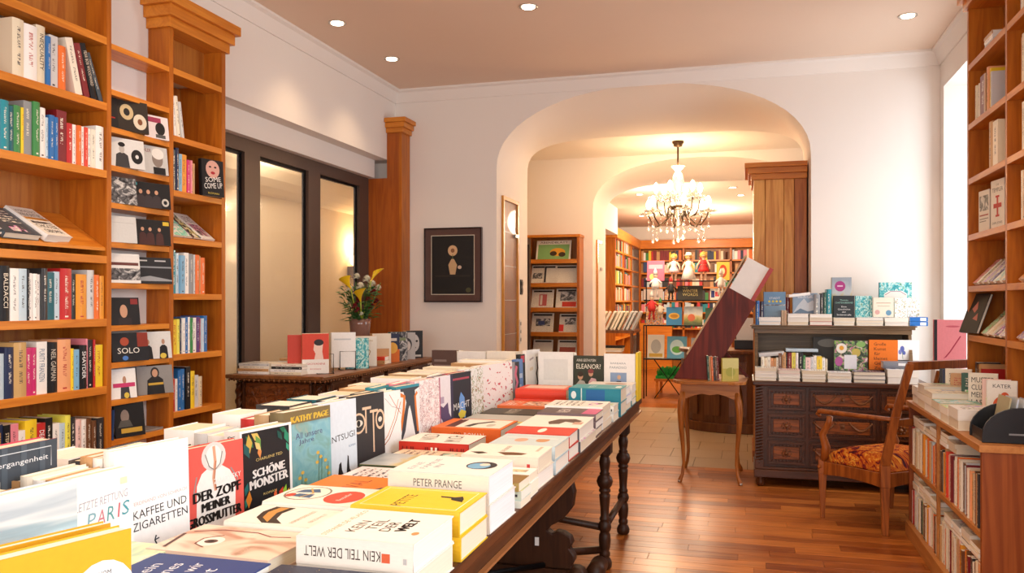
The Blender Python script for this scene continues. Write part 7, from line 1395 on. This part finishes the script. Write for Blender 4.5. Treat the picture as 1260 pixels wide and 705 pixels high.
def doll(x, z, dress, lb, hat=False, s=1.0, y=12.2):
    e = empty('doll', (x, y, z), lb, 'doll', 'dolls on the display stand'); sk = flat('#e8bfa4', .4)
    b = MB()
    for sx in (-1, 1):
        b.tube([(sx*.028*s, 0, 0), (sx*.028*s, 0, .09*s), (sx*.03*s, 0, .18*s)], [.014*s, .016*s, .02*s], 8); b.tube([(sx*.045*s, 0, .285*s), (sx*.085*s, -.01, .22*s), (sx*.095*s, -.03, .16*s)], [.016*s, .013*s, .010*s], 8)
        b.box(sx*.028*s-.014*s, sx*.028*s+.014*s, -.035*s, .012*s, 0, .014*s)
    b.lathe([(.05*s, .17*s), (.042*s, .22*s), (.048*s, .28*s), (.018*s, .30*s), (.016*s, .315*s), (.038*s, .335*s), (.045*s, .36*s), (.038*s, .39*s), (.01*s, .405*s)], 12)
    b.build('body', sk, e, loc=(0, 0, 0))
    MB().lathe([(.115*s if dress[1] == 'long' else .085*s, .02*s if dress[1] == 'long' else .13*s), (.07*s, .17*s), (.042*s, .225*s), (.052*s, .275*s), (.03*s, .30*s)], 16).build('dress', flat(dress[0], .6), e, loc=(0, 0, 0))
    MB().lathe([(.05*s, .335*s), (.055*s, .37*s), (.045*s, .40*s), (.01*s, .42*s)], 12, (0, .010*s, 0)).build('hair', flat('#d8a850', .6), e, loc=(0, 0, 0))
    if hat: MB().lathe([(.075*s, .385*s), (.07*s, .39*s), (.045*s, .395*s), (.04*s, .43*s), (.01*s, .435*s)], 14, (0, .01*s, 0)).build('hat', flat('#f0e8dc', .6), e, loc=(0, 0, 0))
    f = MB(); 
    for sx in (-1, 1): f.ball((sx*.016*s, -.043*s, .367*s), .005*s, 6, 4)
    f.ball((0, -.045*s, .348*s), .004*s, 6, 4); f.build('eyes_and_mouth', flat('#5a2a20', .4), e, loc=(0, 0, 0))
doll(-1.03, 1.70, ('#f0c8cc', 'short'), 'blond doll in pale pink dress, left of the three on the display stand', s=.95)
doll(-.82, 1.70, ('#f4f0ec', 'long'), 'doll in a long white dress and hat in the middle of the display stand', True, .95)
doll(-.61, 1.70, ('#d82a2a', 'short'), 'blond doll in a bright red dress, right of the three on the display stand', s=1.0)
doll(-1.33, 1.42, ('#e4e4e8', 'long'), 'white clown-like puppet hanging at the left of the display stand', True, .8, 11.97) if 0 else None
items = [(-1.42, 1.70, .25, .30, '#e05a78', [('rect', 0, 0, 1, 1, '#e0607c'), ('ell', .3, .2, .15, .15, '#f0d070'), ('rect', .1, .6, .9, .8, '#f0a0b0')], 'pink picture book at the left of the dolls'),
 (-.43, 1.70, .18, .27, '#e8b848', [('rect', 0, 0, 1, 1, '#ecc050'), ('ell', .5, .5, .3, .35, '#b8401c'), ('ell', .5, .5, .15, .18, '#f0d8b0')], 'yellow picture book with red head right of the dolls'),
 (-.98, 1.42, .36, .21, '#2c2a24', [('rect', 0, 0, 1, 1, '#2c2a24'), ('text', 'THE', .3, .85, .2, .1, '#c8b878'), ('text', 'WINTER', .5, .64, .6, .2, '#c8b878'), ('text', 'WORDS', .5, .38, .6, .2, '#c8b878')], 'black picture book with gold capitals on the middle tier'),
 (-.52, 1.42, .14, .17, '#3a4a8a', [('rect', 0, 0, 1, 1, '#e8e4dc'), ('rect', .1, .2, .45, .8, '#2a3a80'), ('rect', .5, .3, .9, .7, '#c83a4a')], 'small blue and white box on the middle tier'),
 (-.38, 1.42, .2, .12, '#e0b840', [('rect', 0, 0, 1, 1, 'M:colour')], 'bright coloured box at the right of the middle tier'),
 (-1.16, 1.42, .14, .16, '#c86a3a', [('rect', 0, 0, 1, 1, 'M:colour')], 'colourful little book left of the black one'),
 (-1.13, 1.06, .22, .26, '#3a8ac8', [('rect', 0, 0, 1, 1, '#3f8fc8'), ('ell', .5, .5, .35, .18, '#e0b84a'), ('ell', .5, .5, .25, .1, '#b8862a')], 'blue picture book with golden oval on the third tier'),
 (-.88, 1.06, .26, .27, '#d8c08a', [('rect', 0, 0, 1, 1, 'M:landscape'), ('ell', .4, .4, .2, .2, '#c86a4a')], 'sandy coloured picture book on the third tier'),
 (-.58, 1.06, .22, .25, '#2a4a3a', [('rect', 0, 0, 1, 1, '#35584a'), ('ell', .5, .6, .15, .18, '#e8c8a8'), ('rect', .2, .05, .9, .2, '#4ab0c0')], 'dark green picture book with face on the third tier'),
 (-1.42, 1.06, .24, .28, '#e0dccc', [('rect', 0, 0, 1, 1, 'M:colour')], 'brightly patterned book at the left of the third tier'),
 (-1.40, .58, .24, .34, '#d8dcd4', [('rect', 0, 0, 1, 1, '#dcdfd8'), ('ell', .5, .5, .3, .3, '#a8b0b4'), ('rect', .1, .05, .9, .2, '#c8a84a')], 'white storybook with grey figure on the lowest tier'),
 (-1.12, .58, .28, .32, '#4a9ab0', [('rect', 0, 0, 1, 1, '#5aa0c4'), ('ell', .5, .5, .35, .35, '#b8dce8'), ('ell', .5, .4, .25, .15, '#5aa84a')], 'blue storybook with round window on the lowest tier'),
 (-.78, .58, .26, .30, '#b88a4a', [('rect', 0, 0, 1, 1, 'M:landscape')], 'brown storybook on the lowest tier'), (-.46, .58, .24, .28, '#8ab04a', [('rect', 0, 0, 1, 1, 'M:colour')], 'green patterned storybook at the right of the lowest tier'),
 (-.30, 1.06, .14, .2, '#c84a4a', [('rect', 0, 0, 1, 1, 'M:colour')], 'red toned book at the right of the third tier')]
for x, z, wd, h, c, fr, lbx in items:
    o = empty('picture_book', (x, 12.10 if z < 1.3 else 12.22, z+.003), lbx, 'book', 'picture books on the display stand'); o.rotation_euler = (-.18, 0, 0)
    MB().box(0, wd, 0, .015, 0, h).build('cover', flat(c, .4), o, loc=(0, 0, 0)); print_on(o, 'cover_print', (0, 0, 0), (1, 0, 0), (0, 0, 1), wd, h, fr)
def puppet(x, z, c1, c2, lbx, s=1, y=11.965):
    e = empty('puppet', (x, y, z), lbx, 'puppet', 'puppets hanging on the display stand')
    MB().lathe([(.05*s, 0), (.06*s, .05*s), (.035*s, .14*s), (.02*s, .16*s)], 12).tube([(.03*s, 0, .13*s), (.09*s, -.01, .08*s)], .014*s, 6).tube([(-.03*s, 0, .13*s), (-.09*s, -.01, .07*s)], .014*s, 6).tube([(.02*s, 0, .02*s), (.03*s, 0, -.12*s)], .016*s, 6).tube([(-.02*s, 0, .02*s), (-.04*s, 0, -.12*s)], .016*s, 6).build('costume', flat(c1, .6), e, loc=(0, 0, 0))
    MB().ball((0, 0, .19*s), .035*s, 10, 8).build('head', flat('#ecd0b8', .5), e, loc=(0, 0, 0)); MB().lathe([(.036*s, .20*s), (.025*s, .25*s), (.003*s, .30*s)], 10).build('cap', flat(c2, .6), e, loc=(0, 0, 0))
puppet(-1.27, 1.58, '#e8e8ea', '#e4e4e8', 'white clown puppet hanging left of the black picture book'); puppet(-1.32, 1.26, '#c83030', '#e8e4e0', 'red and white puppet hanging below the white clown'); puppet(-1.05, 1.52, '#2a2a2c', '#c83030', 'black puppet with red cap beside the black picture book', .8); puppet(-.36, 1.60, '#e4e0dc', '#d8c8c0', 'pale puppet hanging under the yellow picture book', .9)
puppet(-1.20, 1.22, '#d8c8b0', '#3a8a4a', 'beige puppet with green cap on the left side of the stand', .8)
gn = MB(); 
rg = random.Random(9)
for k in range(420):
    x, y = rg.uniform(-1.28, -.85), rg.uniform(12.3, 12.9); gn.tube([(x, y, .30), (x+rg.uniform(-.02, .02), y, .30+rg.uniform(.05, .12))], .006, 3)
gn.box(-1.3, -.83, 12.28, 12.92, .27, .31)
tag(gn.build('green_fleece', flat('#2faa4a', .8)), 'bright green shaggy mat under the display stand', 'mat')
bx2 = empty('wooden_stool', (-1.05, 12.6, 0), 'low wooden stool under the green mat', 'stool'); MB().box(-1.32, -.80, 12.26, 12.94, .23, .27).build('seat', OAKX, bx2)
for x in (-1.30, -.86):
    for y in (12.28, 12.88): MB().box(x, x+.04, y, y+.04, 0, .23).build('leg', OAKX, bx2)

# ================================================================ books past the first 300 become one joined object
KEEP = set()
KEEP = set(int(t, 36) for t in """0 1 2 3 4 5 6 7 8 9 d e f g h i j k l m n o p q r s t u v y z 10 11 12 13 15 16 17 18 19 1a 1b 1c 1d 1f 1g 1h 1i 1j 1k 1l 1m 1n 1o 1p 1q 1r 1s 1t 1w 1x 1z 20 21 22 23 24 25 26 27 28 29 2a 2b 2c 2f 2g 2i 2j 2k 2l 2n 2p 2q 2r 2s 2u 2w 2x 2y 30 31 33 34 35 37 38 3c 3d 3e 3f 3g 3h 3i 3j 3l 3m 3z 40 41 42 44 4a 4b 4c 4d 4e 4f 4g 4h 4i 4j 4m 4r 4s 4t 4u 4w 4x 4y 50 51 56 57 58 59 5a 5b 5c 5d 5e 5h 5i 5l 5m 5p 5q 5t 5u 5x 5y 61 62 65 66 69 6a 6d 6e 6g 6h 6j 6n 6r 6t 6v 6x 6z 70 71 73 74 75 77 78 79 7a 7b 7c 7d 7g 7h 7i 7j 7k 7l 7m 7n 7o 7p 7q 7r 7s 7t 7u 7x 7y 81 82 85 86 88 8e 8h 8k 8n 8q 8r 8u 8x 90 91 96 9a 9c 9f 9g 9i 9k 9n 9o 9p 9s 9t 9u 9v 9w 9x 9y 9z a0 a4 a7 ab ae af ag ah ai aj aw b4 b5 b6 b7 b8 b9 ba bh bj ce cf ci cj cm co cr cs cv cw cy d4 ec ei fp fv g2 g3 g8 gb gd gg gh gk gl gm gn go gp gq gr gt gu gw gy gz h0 h5 h6 h7 h8 h9 ha hd he hf i6 i7""".split())
def gather_small_books():
    bpy.context.view_layer.update()
    books = [o for o in C.objects if o.parent is None and o.name.split('.')[0] == 'book' and o.get('category') == 'book']
    rest_ = [b for i, b in enumerate(books) if i not in KEEP]
    vs = []; fs = []; mi = []; uvs = []; cols = []; rnds = []; mats = []; kill = []
    for b in rest_:
        parts = [c for c in b.children] if b.type == 'EMPTY' else [b]; r = random.random()
        kill += [b]+[c for c in b.children]
        for o in parts:
            me = o.data; M = o.matrix_world; n = len(vs); vs += [tuple(M @ v.co) for v in me.vertices]
            ul = me.uv_layers[0].data if me.uv_layers else None
            mm = []
            for s in o.material_slots:
                m = s.material
                if m.name.startswith('printed_cover_'): m = cover_mat(m.name.split('_')[2].split('.')[0], True)
                elif m.name.startswith('page_paper'): m = pages(True)
                if m not in mats: mats.append(m)
                mm.append(mats.index(m))
            for p in me.polygons:
                fs.append(tuple(i+n for i in p.vertices)); mi.append(mm[p.material_index]); cols.append(tuple(o.color)); rnds.append(r)
                for k in p.loop_indices: uvs.append(tuple(ul[k].uv) if ul else (0, 0))
    me = bpy.data.meshes.new('books'); me.from_pydata(vs, [], fs)
    for m in mats: me.materials.append(m)
    me.polygons.foreach_set('material_index', mi); ul = me.uv_layers.new(name='UVMap'); ul.data.foreach_set('uv', [x for t in uvs for x in t])
    a = me.attributes.new('bk_col', 'FLOAT_COLOR', 'FACE'); a.data.foreach_set('color', [x for t in cols for x in t])
    a = me.attributes.new('bk_rnd', 'FLOAT', 'FACE'); a.data.foreach_set('value', rnds)
    o = bpy.data.objects.new('books', me); C.objects.link(o)
    tag(o, 'the smallest and half hidden remaining books on the shelves, tables and far bookcases', 'books', None, 'stuff')
    for k in kill: bpy.data.objects.remove(k)
gather_small_books()
